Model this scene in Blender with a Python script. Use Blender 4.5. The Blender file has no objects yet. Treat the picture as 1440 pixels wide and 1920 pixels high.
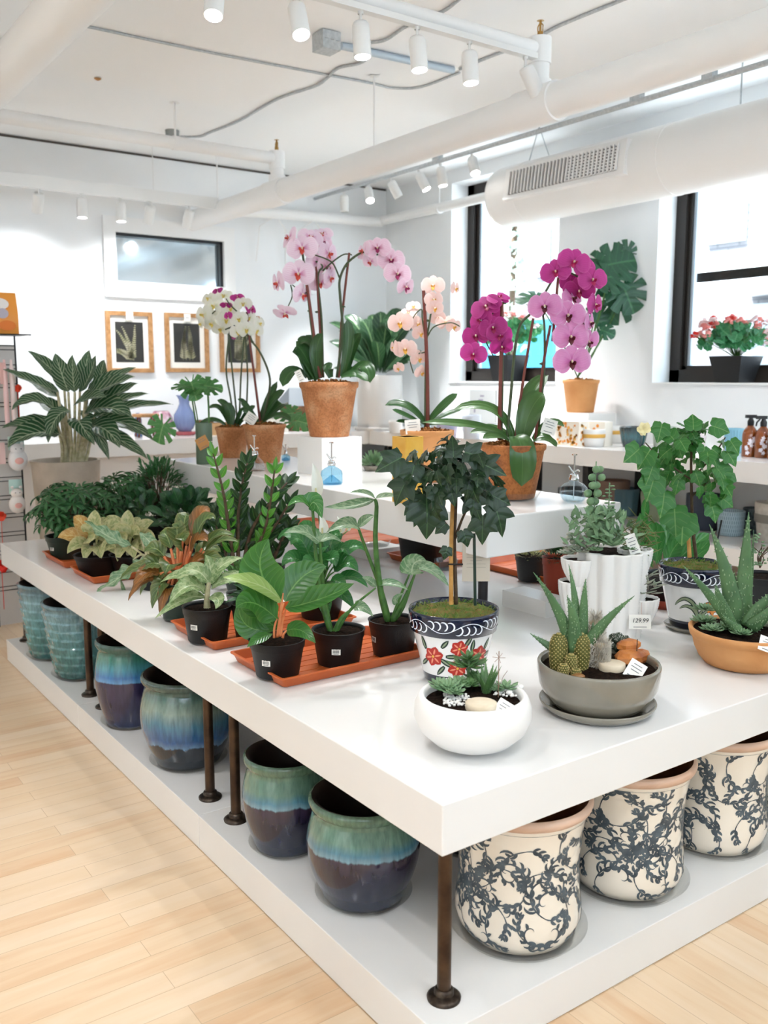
import bpy, math, random
from mathutils import Vector, Matrix, noise
V=Vector; pi=math.pi
sc=bpy.context.scene; COL=sc.collection
# ---------------------------------------------------------------- camera model (used to place things at their real distances)
FP=1724.0; TH=math.radians(8.35); AZ=math.radians(54.46)
CAM=V((-1.184,-1.441,1.58))
F=V((math.cos(AZ),math.sin(AZ),0)); R=V((math.sin(AZ),-math.cos(AZ),0)); Z=V((0,0,1))
FW=F*math.cos(TH)-Z*math.sin(TH); UP=F*math.sin(TH)+Z*math.cos(TH)
def ray(x,y): return FW+R*((x-720)/FP)-UP*((y-960)/FP)
def onZ(x,y,z): d=ray(x,y); return CAM+d*((z-CAM.z)/d.z)
def onX(x,y,X): d=ray(x,y); return CAM+d*((X-CAM.x)/d.x)
def onY(x,y,Y): d=ray(x,y); return CAM+d*((Y-CAM.y)/d.y)
def pl(x,y,P,d=0.0):
    r=ray(x,y); return CAM+r*(((P-CAM).dot(F)+d)/r.dot(F))
def scl(P): return (P-CAM).dot(FW)/FP
def spot(x,yf,z,wb):
    Q=onZ(x,yf,z); P=Q
    h=Q-CAM; h.z=0; h.normalize()
    for _ in range(3): P=Q+h*(wb/2*scl(P))
    P.z=z; return P
# levels
T=.671; PLT=.121; U=1.10; CT=1.10; SH=.58; CEIL=3.39; XW=4.25; YW=6.13
# ---------------------------------------------------------------- materials
def mk(name):
    m=bpy.data.materials.new(name); m.use_nodes=True
    nt=m.node_tree; b=nt.nodes['Principled BSDF']; return m,nt,b
def N(nt,t,**k):
    n=nt.nodes.new(t)
    for a,v in k.items(): setattr(n,a,v)
    return n
def c4(c): return (c[0],c[1],c[2],1)
def hx(s):
    s=s.lstrip('#'); o=[]
    for i in (0,2,4):
        v=int(s[i:i+2],16)/255; o.append(v/12.92 if v<=.04045 else ((v+.055)/1.055)**2.4)
    return tuple(o)
def mat(name,col,rough=.5,metal=0,var=None,vscale=8,bump=0,bscale=40,spec=.5,coat=0,trans=0,alpha=1,emit=None,es=0,sheen=0,ior=1.45):
    m,nt,b=mk(name)
    if isinstance(col,str): col=hx(col)
    b.inputs['Base Color'].default_value=c4(col); b.inputs['Roughness'].default_value=rough
    b.inputs['Metallic'].default_value=metal; b.inputs['Specular IOR Level'].default_value=spec
    b.inputs['Coat Weight'].default_value=coat; b.inputs['Transmission Weight'].default_value=trans
    b.inputs['Alpha'].default_value=alpha; b.inputs['IOR'].default_value=ior
    if emit is not None:
        b.inputs['Emission Color'].default_value=c4(emit); b.inputs['Emission Strength'].default_value=es
    tc=N(nt,'ShaderNodeTexCoord')
    if var:
        if isinstance(var,str): var=hx(var)
        n=N(nt,'ShaderNodeTexNoise'); n.inputs['Scale'].default_value=vscale; n.inputs['Detail'].default_value=6
        nt.links.new(tc.outputs['Object'],n.inputs['Vector'])
        r=N(nt,'ShaderNodeValToRGB'); r.color_ramp.elements[0].position=.35; r.color_ramp.elements[1].position=.65
        r.color_ramp.elements[0].color=c4(col); r.color_ramp.elements[1].color=c4(var)
        nt.links.new(n.outputs['Fac'],r.inputs['Fac']); nt.links.new(r.outputs['Color'],b.inputs['Base Color'])
    if bump:
        n=N(nt,'ShaderNodeTexNoise'); n.inputs['Scale'].default_value=bscale; n.inputs['Detail'].default_value=4
        nt.links.new(tc.outputs['Object'],n.inputs['Vector'])
        u=N(nt,'ShaderNodeBump'); u.inputs['Strength'].default_value=bump; u.inputs['Distance'].default_value=.01
        nt.links.new(n.outputs['Fac'],u.inputs['Height']); nt.links.new(u.outputs['Normal'],b.inputs['Normal'])
    return m
def ramp(nt,stops,inp,interp='LINEAR'):
    r=N(nt,'ShaderNodeValToRGB'); cr=r.color_ramp; cr.interpolation=interp
    while len(cr.elements)<len(stops): cr.elements.new(.5)
    for e,(p,c) in zip(cr.elements,stops):
        e.position=p; e.color=c4(hx(c) if isinstance(c,str) else c)
    nt.links.new(inp,r.inputs['Fac']); return r
def mth(nt,op,a,b=None,c=None):
    n=N(nt,'ShaderNodeMath',operation=op)
    for i,v in enumerate((a,b,c)):
        if v is None: continue
        if isinstance(v,(int,float)): n.inputs[i].default_value=v
        else: nt.links.new(v,n.inputs[i])
    return n.outputs[0]
def leafmat(name,base,vein,edge=None,nv=9,vw=.25,slant=.9,mid=.06,rough=.38,transl=.25,blotch=0,vs=.38):
    """leaf with midrib and side veins drawn from the leaf's own UVs"""
    m,nt,b=mk(name); base,vein=hx(base),hx(vein)
    edge=hx(edge) if edge else base
    uv=N(nt,'ShaderNodeUVMap'); sp=N(nt,'ShaderNodeSeparateXYZ'); nt.links.new(uv.outputs[0],sp.inputs[0])
    a=mth(nt,'MULTIPLY',mth(nt,'ABSOLUTE',mth(nt,'SUBTRACT',sp.outputs[0],.5)),2.0)
    tc=N(nt,'ShaderNodeTexCoord'); no=N(nt,'ShaderNodeTexNoise'); no.inputs['Scale'].default_value=25
    nt.links.new(tc.outputs['Object'],no.inputs['Vector'])
    w=mth(nt,'SINE',mth(nt,'MULTIPLY',mth(nt,'ADD',mth(nt,'SUBTRACT',mth(nt,'MULTIPLY',sp.outputs[1],float(nv)),mth(nt,'MULTIPLY',a,slant*2.2)),mth(nt,'MULTIPLY',no.outputs['Fac'],.35)),2*pi))
    vm=mth(nt,'MULTIPLY',mth(nt,'SMOOTH_MIN',mth(nt,'MAXIMUM',mth(nt,'MULTIPLY',mth(nt,'SUBTRACT',w,1-2.6*vw),1/(2.6*vw+.001)),0.0),1.0,.1),vs)
    mm=mth(nt,'MULTIPLY',mth(nt,'LESS_THAN',a,mid),.75)
    fac=mth(nt,'MAXIMUM',vm,mm)
    mx=N(nt,'ShaderNodeMix',data_type='RGBA'); mx.inputs[6].default_value=c4(base); mx.inputs[7].default_value=c4(edge)
    nt.links.new(mth(nt,'POWER',a,3.0),mx.inputs[0])
    src=mx.outputs[2]
    if blotch:
        n2=N(nt,'ShaderNodeTexNoise'); n2.inputs['Scale'].default_value=60; n2.inputs['Detail'].default_value=5
        nt.links.new(tc.outputs['Object'],n2.inputs['Vector'])
        mb=N(nt,'ShaderNodeMix',data_type='RGBA'); nt.links.new(src,mb.inputs[6]); mb.inputs[7].default_value=c4(vein)
        nt.links.new(mth(nt,'MULTIPLY',mth(nt,'GREATER_THAN',n2.outputs['Fac'],.5),blotch),mb.inputs[0]); src=mb.outputs[2]
    m2=N(nt,'ShaderNodeMix',data_type='RGBA'); nt.links.new(src,m2.inputs[6]); m2.inputs[7].default_value=c4(vein)
    nt.links.new(fac,m2.inputs[0])
    nt.links.new(m2.outputs[2],b.inputs['Base Color']); b.inputs['Roughness'].default_value=rough
    bu=N(nt,'ShaderNodeBump'); bu.inputs['Strength'].default_value=.14; bu.inputs['Distance'].default_value=.004
    nt.links.new(w,bu.inputs['Height']); nt.links.new(bu.outputs['Normal'],b.inputs['Normal'])
    tr=N(nt,'ShaderNodeBsdfTranslucent'); nt.links.new(m2.outputs[2],tr.inputs['Color'])
    ms=N(nt,'ShaderNodeMixShader'); ms.inputs[0].default_value=transl
    out=nt.nodes['Material Output']
    nt.links.new(b.outputs[0],ms.inputs[1]); nt.links.new(tr.outputs[0],ms.inputs[2]); nt.links.new(ms.outputs[0],out.inputs[0])
    return m
def petalmat(name,cen,mid,edge,speck=None):
    m,nt,b=mk(name)
    uv=N(nt,'ShaderNodeUVMap'); sp=N(nt,'ShaderNodeSeparateXYZ'); nt.links.new(uv.outputs[0],sp.inputs[0])
    a=mth(nt,'MULTIPLY',mth(nt,'ABSOLUTE',mth(nt,'SUBTRACT',sp.outputs[0],.5)),2.0)
    d=mth(nt,'MAXIMUM',sp.outputs[1],mth(nt,'MULTIPLY',a,.95))
    r=ramp(nt,[(0,cen),(.45,mid),(.8,mid),(1,edge)],d); src=r.outputs[0]
    w=mth(nt,'SINE',mth(nt,'MULTIPLY',sp.outputs[0],60.0))
    if speck:
        tc=N(nt,'ShaderNodeTexCoord'); v=N(nt,'ShaderNodeTexVoronoi'); v.inputs['Scale'].default_value=420
        nt.links.new(tc.outputs['Object'],v.inputs['Vector'])
        mx=N(nt,'ShaderNodeMix',data_type='RGBA'); nt.links.new(src,mx.inputs[6]); mx.inputs[7].default_value=c4(hx(speck))
        nt.links.new(mth(nt,'MULTIPLY',mth(nt,'LESS_THAN',v.outputs['Distance'],.36),.75),mx.inputs[0]); src=mx.outputs[2]
    mv=N(nt,'ShaderNodeMix',data_type='RGBA'); nt.links.new(src,mv.inputs[6]); mv.inputs[7].default_value=c4(hx(cen))
    nt.links.new(mth(nt,'MULTIPLY',mth(nt,'GREATER_THAN',w,.8),.22),mv.inputs[0])
    nt.links.new(mv.outputs[2],b.inputs['Base Color']); b.inputs['Roughness'].default_value=.55
    tr=N(nt,'ShaderNodeBsdfTranslucent'); nt.links.new(mv.outputs[2],tr.inputs['Color'])
    ms=N(nt,'ShaderNodeMixShader'); ms.inputs[0].default_value=.35
    nt.links.new(b.outputs[0],ms.inputs[1]); nt.links.new(tr.outputs[0],ms.inputs[2]); nt.links.new(ms.outputs[0],nt.nodes['Material Output'].inputs[0])
    return m
def glass(name,col,rough=.02,mixf=.82):
    """thin clear glass / plastic: mostly see-through with a glossy coat"""
    m,nt,b=mk(name); nt.nodes.remove(b)
    t=N(nt,'ShaderNodeBsdfTransparent'); t.inputs[0].default_value=c4(hx(col) if isinstance(col,str) else col)
    g=N(nt,'ShaderNodeBsdfGlossy'); g.inputs['Roughness'].default_value=rough
    fr=N(nt,'ShaderNodeLayerWeight'); fr.inputs[0].default_value=.5
    f=mth(nt,'MULTIPLY',mth(nt,'POWER',fr.outputs['Facing'],2.5),1.15-mixf); f=mth(nt,'ADD',f,.03)
    ms=N(nt,'ShaderNodeMixShader'); nt.links.new(f,ms.inputs[0])
    nt.links.new(t.outputs[0],ms.inputs[1]); nt.links.new(g.outputs[0],ms.inputs[2]); nt.links.new(ms.outputs[0],nt.nodes['Material Output'].inputs[0])
    return m
def glaze(name,stops,zh,rough=.12,jag=.05,streak=1.0,bump=.15):
    """dripping glaze: colour bands by height with ragged edges"""
    m,nt,b=mk(name); tc=N(nt,'ShaderNodeTexCoord'); sp=N(nt,'ShaderNodeSeparateXYZ'); nt.links.new(tc.outputs['Object'],sp.inputs[0])
    mp=N(nt,'ShaderNodeMapping'); mp.inputs['Scale'].default_value=(14,14,1.6); nt.links.new(tc.outputs['Object'],mp.inputs[0])
    n=N(nt,'ShaderNodeTexNoise'); n.inputs['Scale'].default_value=1.3; n.inputs['Detail'].default_value=5; nt.links.new(mp.outputs[0],n.inputs['Vector'])
    mp2=N(nt,'ShaderNodeMapping'); mp2.inputs['Scale'].default_value=(60,60,7); nt.links.new(tc.outputs['Object'],mp2.inputs[0])
    n2=N(nt,'ShaderNodeTexNoise'); n2.inputs['Scale'].default_value=1.5; n2.inputs['Detail'].default_value=4; nt.links.new(mp2.outputs[0],n2.inputs['Vector'])
    h=mth(nt,'DIVIDE',sp.outputs[2],zh)
    h=mth(nt,'ADD',h,mth(nt,'MULTIPLY',mth(nt,'SUBTRACT',n.outputs['Fac'],.5),jag*6))
    h=mth(nt,'ADD',h,mth(nt,'MULTIPLY',mth(nt,'SUBTRACT',n2.outputs['Fac'],.5),jag*1.6))
    r=ramp(nt,stops,h)
    mx=N(nt,'ShaderNodeMix',data_type='RGBA',blend_type='MULTIPLY'); nt.links.new(r.outputs[0],mx.inputs[6])
    r2=ramp(nt,[(.3,(.62,.62,.62)),(.7,(1.25,1.25,1.25))],n2.outputs['Fac']); nt.links.new(r2.outputs[0],mx.inputs[7]); mx.inputs[0].default_value=.8*streak
    nt.links.new(mx.outputs[2],b.inputs['Base Color']); b.inputs['Roughness'].default_value=rough; b.inputs['Coat Weight'].default_value=.5
    bu=N(nt,'ShaderNodeBump'); bu.inputs['Strength'].default_value=bump; bu.inputs['Distance'].default_value=.006
    nt.links.new(n2.outputs['Fac'],bu.inputs['Height']); nt.links.new(bu.outputs['Normal'],b.inputs['Normal'])
    return m
def terracotta(name,c1,c2,c3):
    m,nt,b=mk(name); tc=N(nt,'ShaderNodeTexCoord')
    n=N(nt,'ShaderNodeTexNoise'); n.inputs['Scale'].default_value=9; n.inputs['Detail'].default_value=8; nt.links.new(tc.outputs['Object'],n.inputs['Vector'])
    n2=N(nt,'ShaderNodeTexNoise'); n2.inputs['Scale'].default_value=120; n2.inputs['Detail'].default_value=3; nt.links.new(tc.outputs['Object'],n2.inputs['Vector'])
    r=ramp(nt,[(.3,c1),(.5,c2),(.68,c3)],n.outputs['Fac'])
    mx=N(nt,'ShaderNodeMix',data_type='RGBA',blend_type='MULTIPLY'); nt.links.new(r.outputs[0],mx.inputs[6]); mx.inputs[0].default_value=.6
    r2=ramp(nt,[(.35,(.55,.5,.45)),(.55,(1,1,1))],n2.outputs['Fac']); nt.links.new(r2.outputs[0],mx.inputs[7])
    nt.links.new(mx.outputs[2],b.inputs['Base Color']); b.inputs['Roughness'].default_value=.8
    bu=N(nt,'ShaderNodeBump'); bu.inputs['Strength'].default_value=.2; bu.inputs['Distance'].default_value=.003
    nt.links.new(n2.outputs['Fac'],bu.inputs['Height']); nt.links.new(bu.outputs['Normal'],b.inputs['Normal'])
    return m
def planks(name,along):
    m,nt,b=mk(name); tc=N(nt,'ShaderNodeTexCoord'); mp=N(nt,'ShaderNodeMapping'); nt.links.new(tc.outputs['Object'],mp.inputs[0])
    if along=='Y': mp.inputs['Rotation'].default_value=(0,0,pi/2)
    br=N(nt,'ShaderNodeTexBrick'); br.offset=.37; br.inputs['Scale'].default_value=1; br.inputs['Brick Width'].default_value=.95; br.inputs['Row Height'].default_value=.083
    br.inputs['Mortar Size'].default_value=.0011; br.inputs['Mortar Smooth'].default_value=.3; br.inputs['Bias'].default_value=0
    br.inputs['Color1'].default_value=(0,0,0,1); br.inputs['Color2'].default_value=(1,1,1,1); br.inputs['Mortar'].default_value=(.5,.5,.5,1)
    nt.links.new(mp.outputs[0],br.inputs['Vector'])
    m2=N(nt,'ShaderNodeMapping'); m2.inputs['Scale'].default_value=(2.2,22,1); nt.links.new(mp.outputs[0],m2.inputs[0])
    n=N(nt,'ShaderNodeTexNoise'); n.inputs['Scale'].default_value=1.3; n.inputs['Detail'].default_value=7; n.inputs['Distortion'].default_value=.6; nt.links.new(m2.outputs[0],n.inputs['Vector'])
    f=mth(nt,'ADD',mth(nt,'MULTIPLY',br.outputs['Color'],.38),mth(nt,'MULTIPLY',n.outputs['Fac'],.62))
    r=ramp(nt,[(.1,'#ecd5bb'),(.5,'#e4c7a4'),(.78,'#d9b088'),(1.0,'#bf8d61')],f)
    mx=N(nt,'ShaderNodeMix',data_type='RGBA'); nt.links.new(r.outputs[0],mx.inputs[6]); mx.inputs[7].default_value=c4(hx('#8a5a2c'))
    nt.links.new(mth(nt,'MULTIPLY',br.outputs['Fac'],.4),mx.inputs[0])
    nt.links.new(mx.outputs[2],b.inputs['Base Color']); b.inputs['Roughness'].default_value=.34
    return m
WHITE=mat('white_wall_paint','#f1f2f2',.7,var='#edeff0',vscale=2)
CEILM=mat('white_ceiling_paint','#fafbfb',.75)
LAM=mat('white_laminate','#eae7e4',.16,spec=.5,var='#e6e3df',vscale=1.5)
LAMD=mat('white_laminate_edge','#ece5de',.3)
PIPEW=mat('white_painted_pipe','#f0efed',.45)
TRACKW=mat('white_fixture_enamel','#e9e9e7',.35)
GALV=mat('galvanised_steel','#c6cbcd',.45,.3,var='#b2b8bb',vscale=60)
BRONZE=mat('dark_bronze_frame','#2b2521',.35,.2)
STEEL=mat('brown_steel_pipe','#5a4636',.36,.75,var='#3c2e25',vscale=14)
IRON=mat('blackened_iron','#352c26',.35,.8,var='#544940',vscale=60)
BLACKP=mat('black_nursery_plastic','#141517',.5,bump=.1,bscale=300)
BLACKW=mat('black_wire','#1d1d1f',.4,.3)
GREENP=mat('dark_green_plastic','#2c3a33',.4)
REDP=mat('red_brown_plastic','#9c3a22',.45)
TRAYM=mat('orange_tray_plastic','#c4622e',.4,var='#b95526',vscale=9)
SOIL=mat('dark_soil','#2a1d15',.95,spec=.08,var='#140e0a',vscale=90,bump=.9,bscale=160)
BARK=mat('orchid_bark','#a9713f',.9,spec=.08,var='#6d4122',vscale=90,bump=1,bscale=120)
MOSS=mat('green_moss','#3f6a1f',.95,var='#8a6a34',vscale=30,bump=1,bscale=260)
MOSSB=mat('green_moss_blade','#4c7f26',.8,var='#7f7a3a',vscale=40)
PAPER=mat('white_label_paper','#eeeae2',.7)
KRAFT=mat('kraft_card','#c28b52',.8)
INK=mat('black_ink','#1a1a1c',.7)
INKG=mat('grey_ink','#77777a',.7)
WOODF=mat('oak_frame','#b98b5c',.5,var='#9a6d3f',vscale=25)
BAMBOO=mat('bamboo_stake','#cf9d58',.5,var='#b5803d',vscale=30)
STAKE=mat('red_brown_stake','#6e2f22',.45)
STAKEG=mat('dark_green_stake','#21352a',.4)
STEM=mat('green_stem','#4d7a33',.45,var='#3a5e29',vscale=40)
STEMD=mat('dark_flower_stem','#3f4a2c',.5)
STEMB=mat('brown_bark_stem','#5b4632',.7,var='#42311f',vscale=60)
STEMO=mat('orange_leaf_stalk','#d98a5a',.45,var='#c96a3c',vscale=30)
STEMP=mat('pale_leaf_stalk','#c9bf9f',.5,var='#a89f76',vscale=40)
TERRA=terracotta('weathered_terracotta','#a8683c','#c58353','#d3a077')
TERRAO=terracotta('aged_orange_terracotta','#9a5a2a','#b8713a','#8d5430')
TERRAP=mat('smooth_terracotta','#d59a63',.75,var='#c98a52',vscale=8,bump=.08,bscale=100)
CEM=mat('pale_cement','#b8aa9b',.85,var='#a79a8b',vscale=7,bump=.2,bscale=60)
CERW=mat('matt_white_ceramic','#efece8',.42,coat=.1)
CERG=mat('grey_glazed_ceramic','#8b8578',.14,coat=.6,var='#7c7669',vscale=6)
SAUC=glass('clear_plastic',(.96,.96,.95),.08,.86)
GLC=glass('clear_glass',(.93,.95,.96),.02,.55)
GLB=glass('blue_glass',(.58,.79,.9),.02,.7)
GLR=glass('pale_blue_glass',(.84,.92,.96),.02,.5)
GLV=glass('violet_blue_glass',(.5,.56,.72),.03,.84)
PANE=glass('window_glass',(.97,.985,1.0),.0,.93)
CHROME=mat('chrome','#cfcfcf',.12,1)
LAMPE=mat('lamp_lens','#ffffff',.3,emit=(1,.96,.9),es=14)
LAMPO=mat('lamp_recess','#d8d8d6',.5)
# leaves
L_DARK=leafmat('dark_glossy_leaf','#2a5530','#4b7a48','#23482a',nv=7,vw=.06,rough=.28)
L_ZZ=leafmat('waxy_dark_leaf','#24401f','#4f7a3a',nv=1,vw=.0,rough=.25)
L_ZZN=leafmat('waxy_new_leaf','#4f8f2c','#8bbd5a',nv=1,vw=.0,rough=.3)
L_SCH=leafmat('umbrella_leaf','#2f6233','#5a8a50',nv=5,vw=.05,rough=.32)
L_ORC=leafmat('orchid_leaf','#2f5528','#4b7440','#2a4c25',nv=1,vw=0,mid=.05,rough=.28,transl=.15)
L_PHI=leafmat('philodendron_leaf','#35692a','#6f9c52','#41772f',nv=9,vw=.04,mid=.04,rough=.28,vs=.35)
L_PHL=leafmat('pale_philodendron_leaf','#9fb96a','#c3d09a','#8cab58',nv=8,vw=.05,mid=.05,rough=.35,vs=.6)
L_AGL=leafmat('silver_veined_leaf','#2b5130','#c2cfae','#24482b',nv=9,vw=.15,slant=1.2,mid=.05,rough=.35,vs=.7)
L_VAR=leafmat('cream_variegated_leaf','#8f9a62','#ccc596','#b9b27c',nv=6,vw=.2,mid=.05,blotch=.5,rough=.4)
L_VAY=leafmat('yellow_tinged_leaf','#b98e45','#d6c48a','#a57f43',nv=6,vw=.1,mid=.05,blotch=.3,rough=.4)
L_DIE=leafmat('soft_grey_green_leaf','#7c9560','#c6d0a4','#5f7f4a',nv=7,vw=.06,mid=.07,blotch=.35,rough=.4)
L_FIR=leafmat('bronze_green_leaf','#4b6232','#93a365','#6b6b3a',nv=7,vw=.07,mid=.05,rough=.32)
L_FIO=leafmat('orange_brown_leaf','#8a5a2c','#c98a4c','#5d4a26',nv=7,vw=.07,mid=.05,rough=.32)
L_SYN=leafmat('arrowhead_leaf','#6f8f6a','#b9c8a6','#4f7a4c',nv=7,vw=.2,mid=.06,blotch=.3,rough=.3)
L_ALO=leafmat('alocasia_leaf','#3c7a34','#8fb875','#35702f',nv=6,vw=.07,mid=.05,rough=.25)
L_LIL=leafmat('lily_leaf','#2f6a33','#5d8f4f',nv=10,vw=.08,mid=.04,rough=.25)
L_IVY=leafmat('topiary_leaf','#223a22','#48683f',nv=5,vw=.04,mid=.02,rough=.36,vs=.22)
L_ABU=leafmat('bright_topiary_leaf','#3c7a35','#7fa860','#356d31',nv=5,vw=.05,mid=.025,rough=.42,transl=.35,vs=.28)
L_MON=leafmat('swiss_cheese_leaf','#28553a','#4a7d54',nv=6,vw=.07,mid=.04,rough=.3)
L_MOL=leafmat('light_swiss_cheese_leaf','#4f8a4a','#86b070',nv=6,vw=.07,mid=.04,rough=.35,transl=.4)
L_NES=leafmat('nest_leaf','#27472b','#7f9c6c',nv=8,vw=.05,mid=.07,rough=.3)
L_GER=leafmat('geranium_leaf','#2f7a48','#5c9f6a','#8fb98a',nv=5,vw=.08,rough=.5,transl=.4)
SUC1=mat('grey_green_succulent','#7d9a72',.5,var='#5f8058',vscale=30)
SUC2=mat('deep_green_succulent','#3f5f34',.4,var='#557a45',vscale=30)
SUC3=mat('bronze_green_succulent','#7c7a45',.5,var='#556b37',vscale=20)
SUC4=mat('dusty_grey_succulent','#8d9c86',.55,var='#a59c90',vscale=25)
ALOE=mat('speckled_aloe','#466641',.4,var='#56784c',vscale=12)
ALOES=mat('aloe_speck','#869f78',.6)
CACT=mat('golden_cactus','#5c5a26',.7); SPINE=mat('golden_spines','#b9a56a',.7); HAIR=mat('white_cactus_hair','#ddd5c8',.8)
ROCKO=mat('orange_brown_stone','#c57a35',.45,var='#8a4519',vscale=14,bump=.4,bscale=40)
PEB=mat('white_pebble','#e6e2dc',.6); DISC=mat('cream_clay_disc','#dccdb5',.7,var='#cdbb9f',vscale=20)
SPATH=mat('white_spathe','#e9ece2',.5)
# ---------------------------------------------------------------- mesh builder
class MB:
    def __init__(s): s.v=[];s.f=[];s.m=[];s.uv=[]
    def add(s,vs,fs,mi=0,uvs=None):
        o=len(s.v); s.v+= [tuple(v) for v in vs]; s.uv+= list(uvs) if uvs else [(0,0)]*len(vs)
        for f in fs: s.f.append(tuple(i+o for i in f)); s.m.append(mi)
    def box(s,x0,x1,y0,y1,z0,z1,mi=0):
        vs=[(x0,y0,z0),(x1,y0,z0),(x1,y1,z0),(x0,y1,z0),(x0,y0,z1),(x1,y0,z1),(x1,y1,z1),(x0,y1,z1)]
        s.add(vs,[(0,3,2,1),(4,5,6,7),(0,1,5,4),(1,2,6,5),(2,3,7,6),(3,0,4,7)],mi)
    def obox(s,c,dx,dy,dz,rz=0,mi=0,tilt=None):
        """oriented box centred at c with sizes"""
        M=Matrix.Rotation(rz,3,'Z')
        if tilt: M=M@Matrix.Rotation(tilt[0],3,'X')@Matrix.Rotation(tilt[1],3,'Y')
        vs=[V(c)+M@V((sx*dx/2,sy*dy/2,sz*dz/2)) for sx,sy,sz in ((-1,-1,-1),(1,-1,-1),(1,1,-1),(-1,1,-1),(-1,-1,1),(1,-1,1),(1,1,1),(-1,1,1))]
        s.add(vs,[(0,3,2,1),(4,5,6,7),(0,1,5,4),(1,2,6,5),(2,3,7,6),(3,0,4,7)],mi)
    def lathe(s,prof,c=(0,0,0),seg=48,mi=0,fn=None,close=False):
        c=V(c); vs=[];fs=[]
        for j,(r,z) in enumerate(prof):
            for i in range(seg):
                a=2*pi*i/seg; rr=r*(fn(a,z,j) if fn else 1)
                vs.append(c+V((rr*math.cos(a),rr*math.sin(a),z)))
        n=len(prof)
        for j in range(n-1):
            for i in range(seg):
                k=(i+1)%seg; fs.append((j*seg+i,j*seg+k,(j+1)*seg+k,(j+1)*seg+i))
        s.add(vs,fs,mi)
    def disc(s,c,r,seg=32,mi=0,dome=0,rough=0,rnd=None):
        c=V(c); vs=[c+V((0,0,dome))];fs=[];rings=5
        for j in range(1,rings+1):
            for i in range(seg):
                a=2*pi*i/seg; q=j/rings
                vs.append(c+V((r*q*math.cos(a),r*q*math.sin(a),dome*(1-q*q)+(rnd.uniform(-rough,rough) if rnd and j<rings else 0))))
        for i in range(seg): fs.append((0,1+i,1+(i+1)%seg))
        for j in range(rings-1):
            for i in range(seg):
                k=(i+1)%seg; a=1+j*seg; b=a+seg; fs.append((a+i,b+i,b+k,a+k))
        s.add(vs,fs,mi)
    def tube(s,pts,rad,seg=8,mi=0,sx=1.0,hint=None,cap=True):
        pts=[V(p) for p in pts]; n=len(pts)
        rs=rad if isinstance(rad,(list,tuple)) else [rad]*n
        vs=[];fs=[]; up=V(hint) if hint else V((0.31,0.22,.92))
        for i,p in enumerate(pts):
            t=(pts[min(i+1,n-1)]-pts[max(i-1,0)]);
            if t.length<1e-9: t=V((0,0,1))
            t.normalize(); a=t.cross(up)
            if a.length<1e-3: a=t.cross(V((1,0,0)))
            a.normalize(); b=a.cross(t).normalized()
            for k in range(seg):
                q=2*pi*k/seg; vs.append(p+a*(rs[i]*math.cos(q))+b*(rs[i]*sx*math.sin(q)))
        for i in range(n-1):
            for k in range(seg):
                l=(k+1)%seg; fs.append((i*seg+k,i*seg+l,(i+1)*seg+l,(i+1)*seg+k))
        if cap: fs.append(tuple(range(seg))[::-1]); fs.append(tuple((n-1)*seg+k for k in range(seg)))
        uvs=[(.2,i/(n-1)) for i in range(n) for k in range(seg)]
        s.add(vs,fs,mi,uvs)
    def ball(s,c,r,seg=10,rg=6,mi=0,sc3=(1,1,1)):
        c=V(c);vs=[c+V((0,0,r*sc3[2]))];fs=[]
        for j in range(1,rg):
            t=pi*j/rg
            for i in range(seg):
                a=2*pi*i/seg; vs.append(c+V((r*sc3[0]*math.sin(t)*math.cos(a),r*sc3[1]*math.sin(t)*math.sin(a),r*sc3[2]*math.cos(t))))
        vs.append(c-V((0,0,r*sc3[2])))
        for i in range(seg): fs.append((0,1+i,1+(i+1)%seg))
        for j in range(rg-2):
            for i in range(seg):
                k=(i+1)%seg;a=1+j*seg;b=a+seg; fs.append((a+i,b+i,b+k,a+k))
        e=len(vs)-1;a=1+(rg-2)*seg
        for i in range(seg): fs.append((a+i,e,a+(i+1)%seg))
        s.add(vs,fs,mi)
    def leaf(s,p0,c,p1,w,nh,shape='ovate',fold=.18,wave=0,n=10,m=3,mi=0,cup=0,tw=0,ph=0):
        p0,c,p1,nh=V(p0),V(c),V(p1),V(nh).normalized(); sh=SHAPES[shape]; vs=[];fs=[];uvs=[]
        cols=2*m+1
        for i in range(n+1):
            t=i/n; p=p0*(1-t)**2+c*2*t*(1-t)+p1*t*t; tg=((c-p0)*(1-t)+(p1-c)*t)
            if tg.length<1e-9: tg=p1-p0
            tg.normalize(); S=tg.cross(nh)
            if S.length<1e-3: S=tg.cross(V((.3,.5,.8)))
            S.normalize(); Nn=S.cross(tg).normalized()
            if tw: M=Matrix.Rotation(tw*t,3,tg); S=M@S; Nn=M@Nn
            ww=w/2*max(sh(t),.004)
            for k in range(cols):
                q=(k-m)/m
                off=S*(ww*q)+Nn*(fold*abs(q)*ww*2-cup*q*q*ww)
                if wave: off+=Nn*(wave*w*abs(q)**1.5*math.sin(t*22+ph+(0 if q>0 else 1.7)))
                vs.append(p+off); uvs.append((.5+q/2,t))
        for i in range(n):
            for k in range(cols-1):
                a=i*cols+k; fs.append((a,a+1,a+cols+1,a+cols))
        s.add(vs,fs,mi,uvs)
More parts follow.
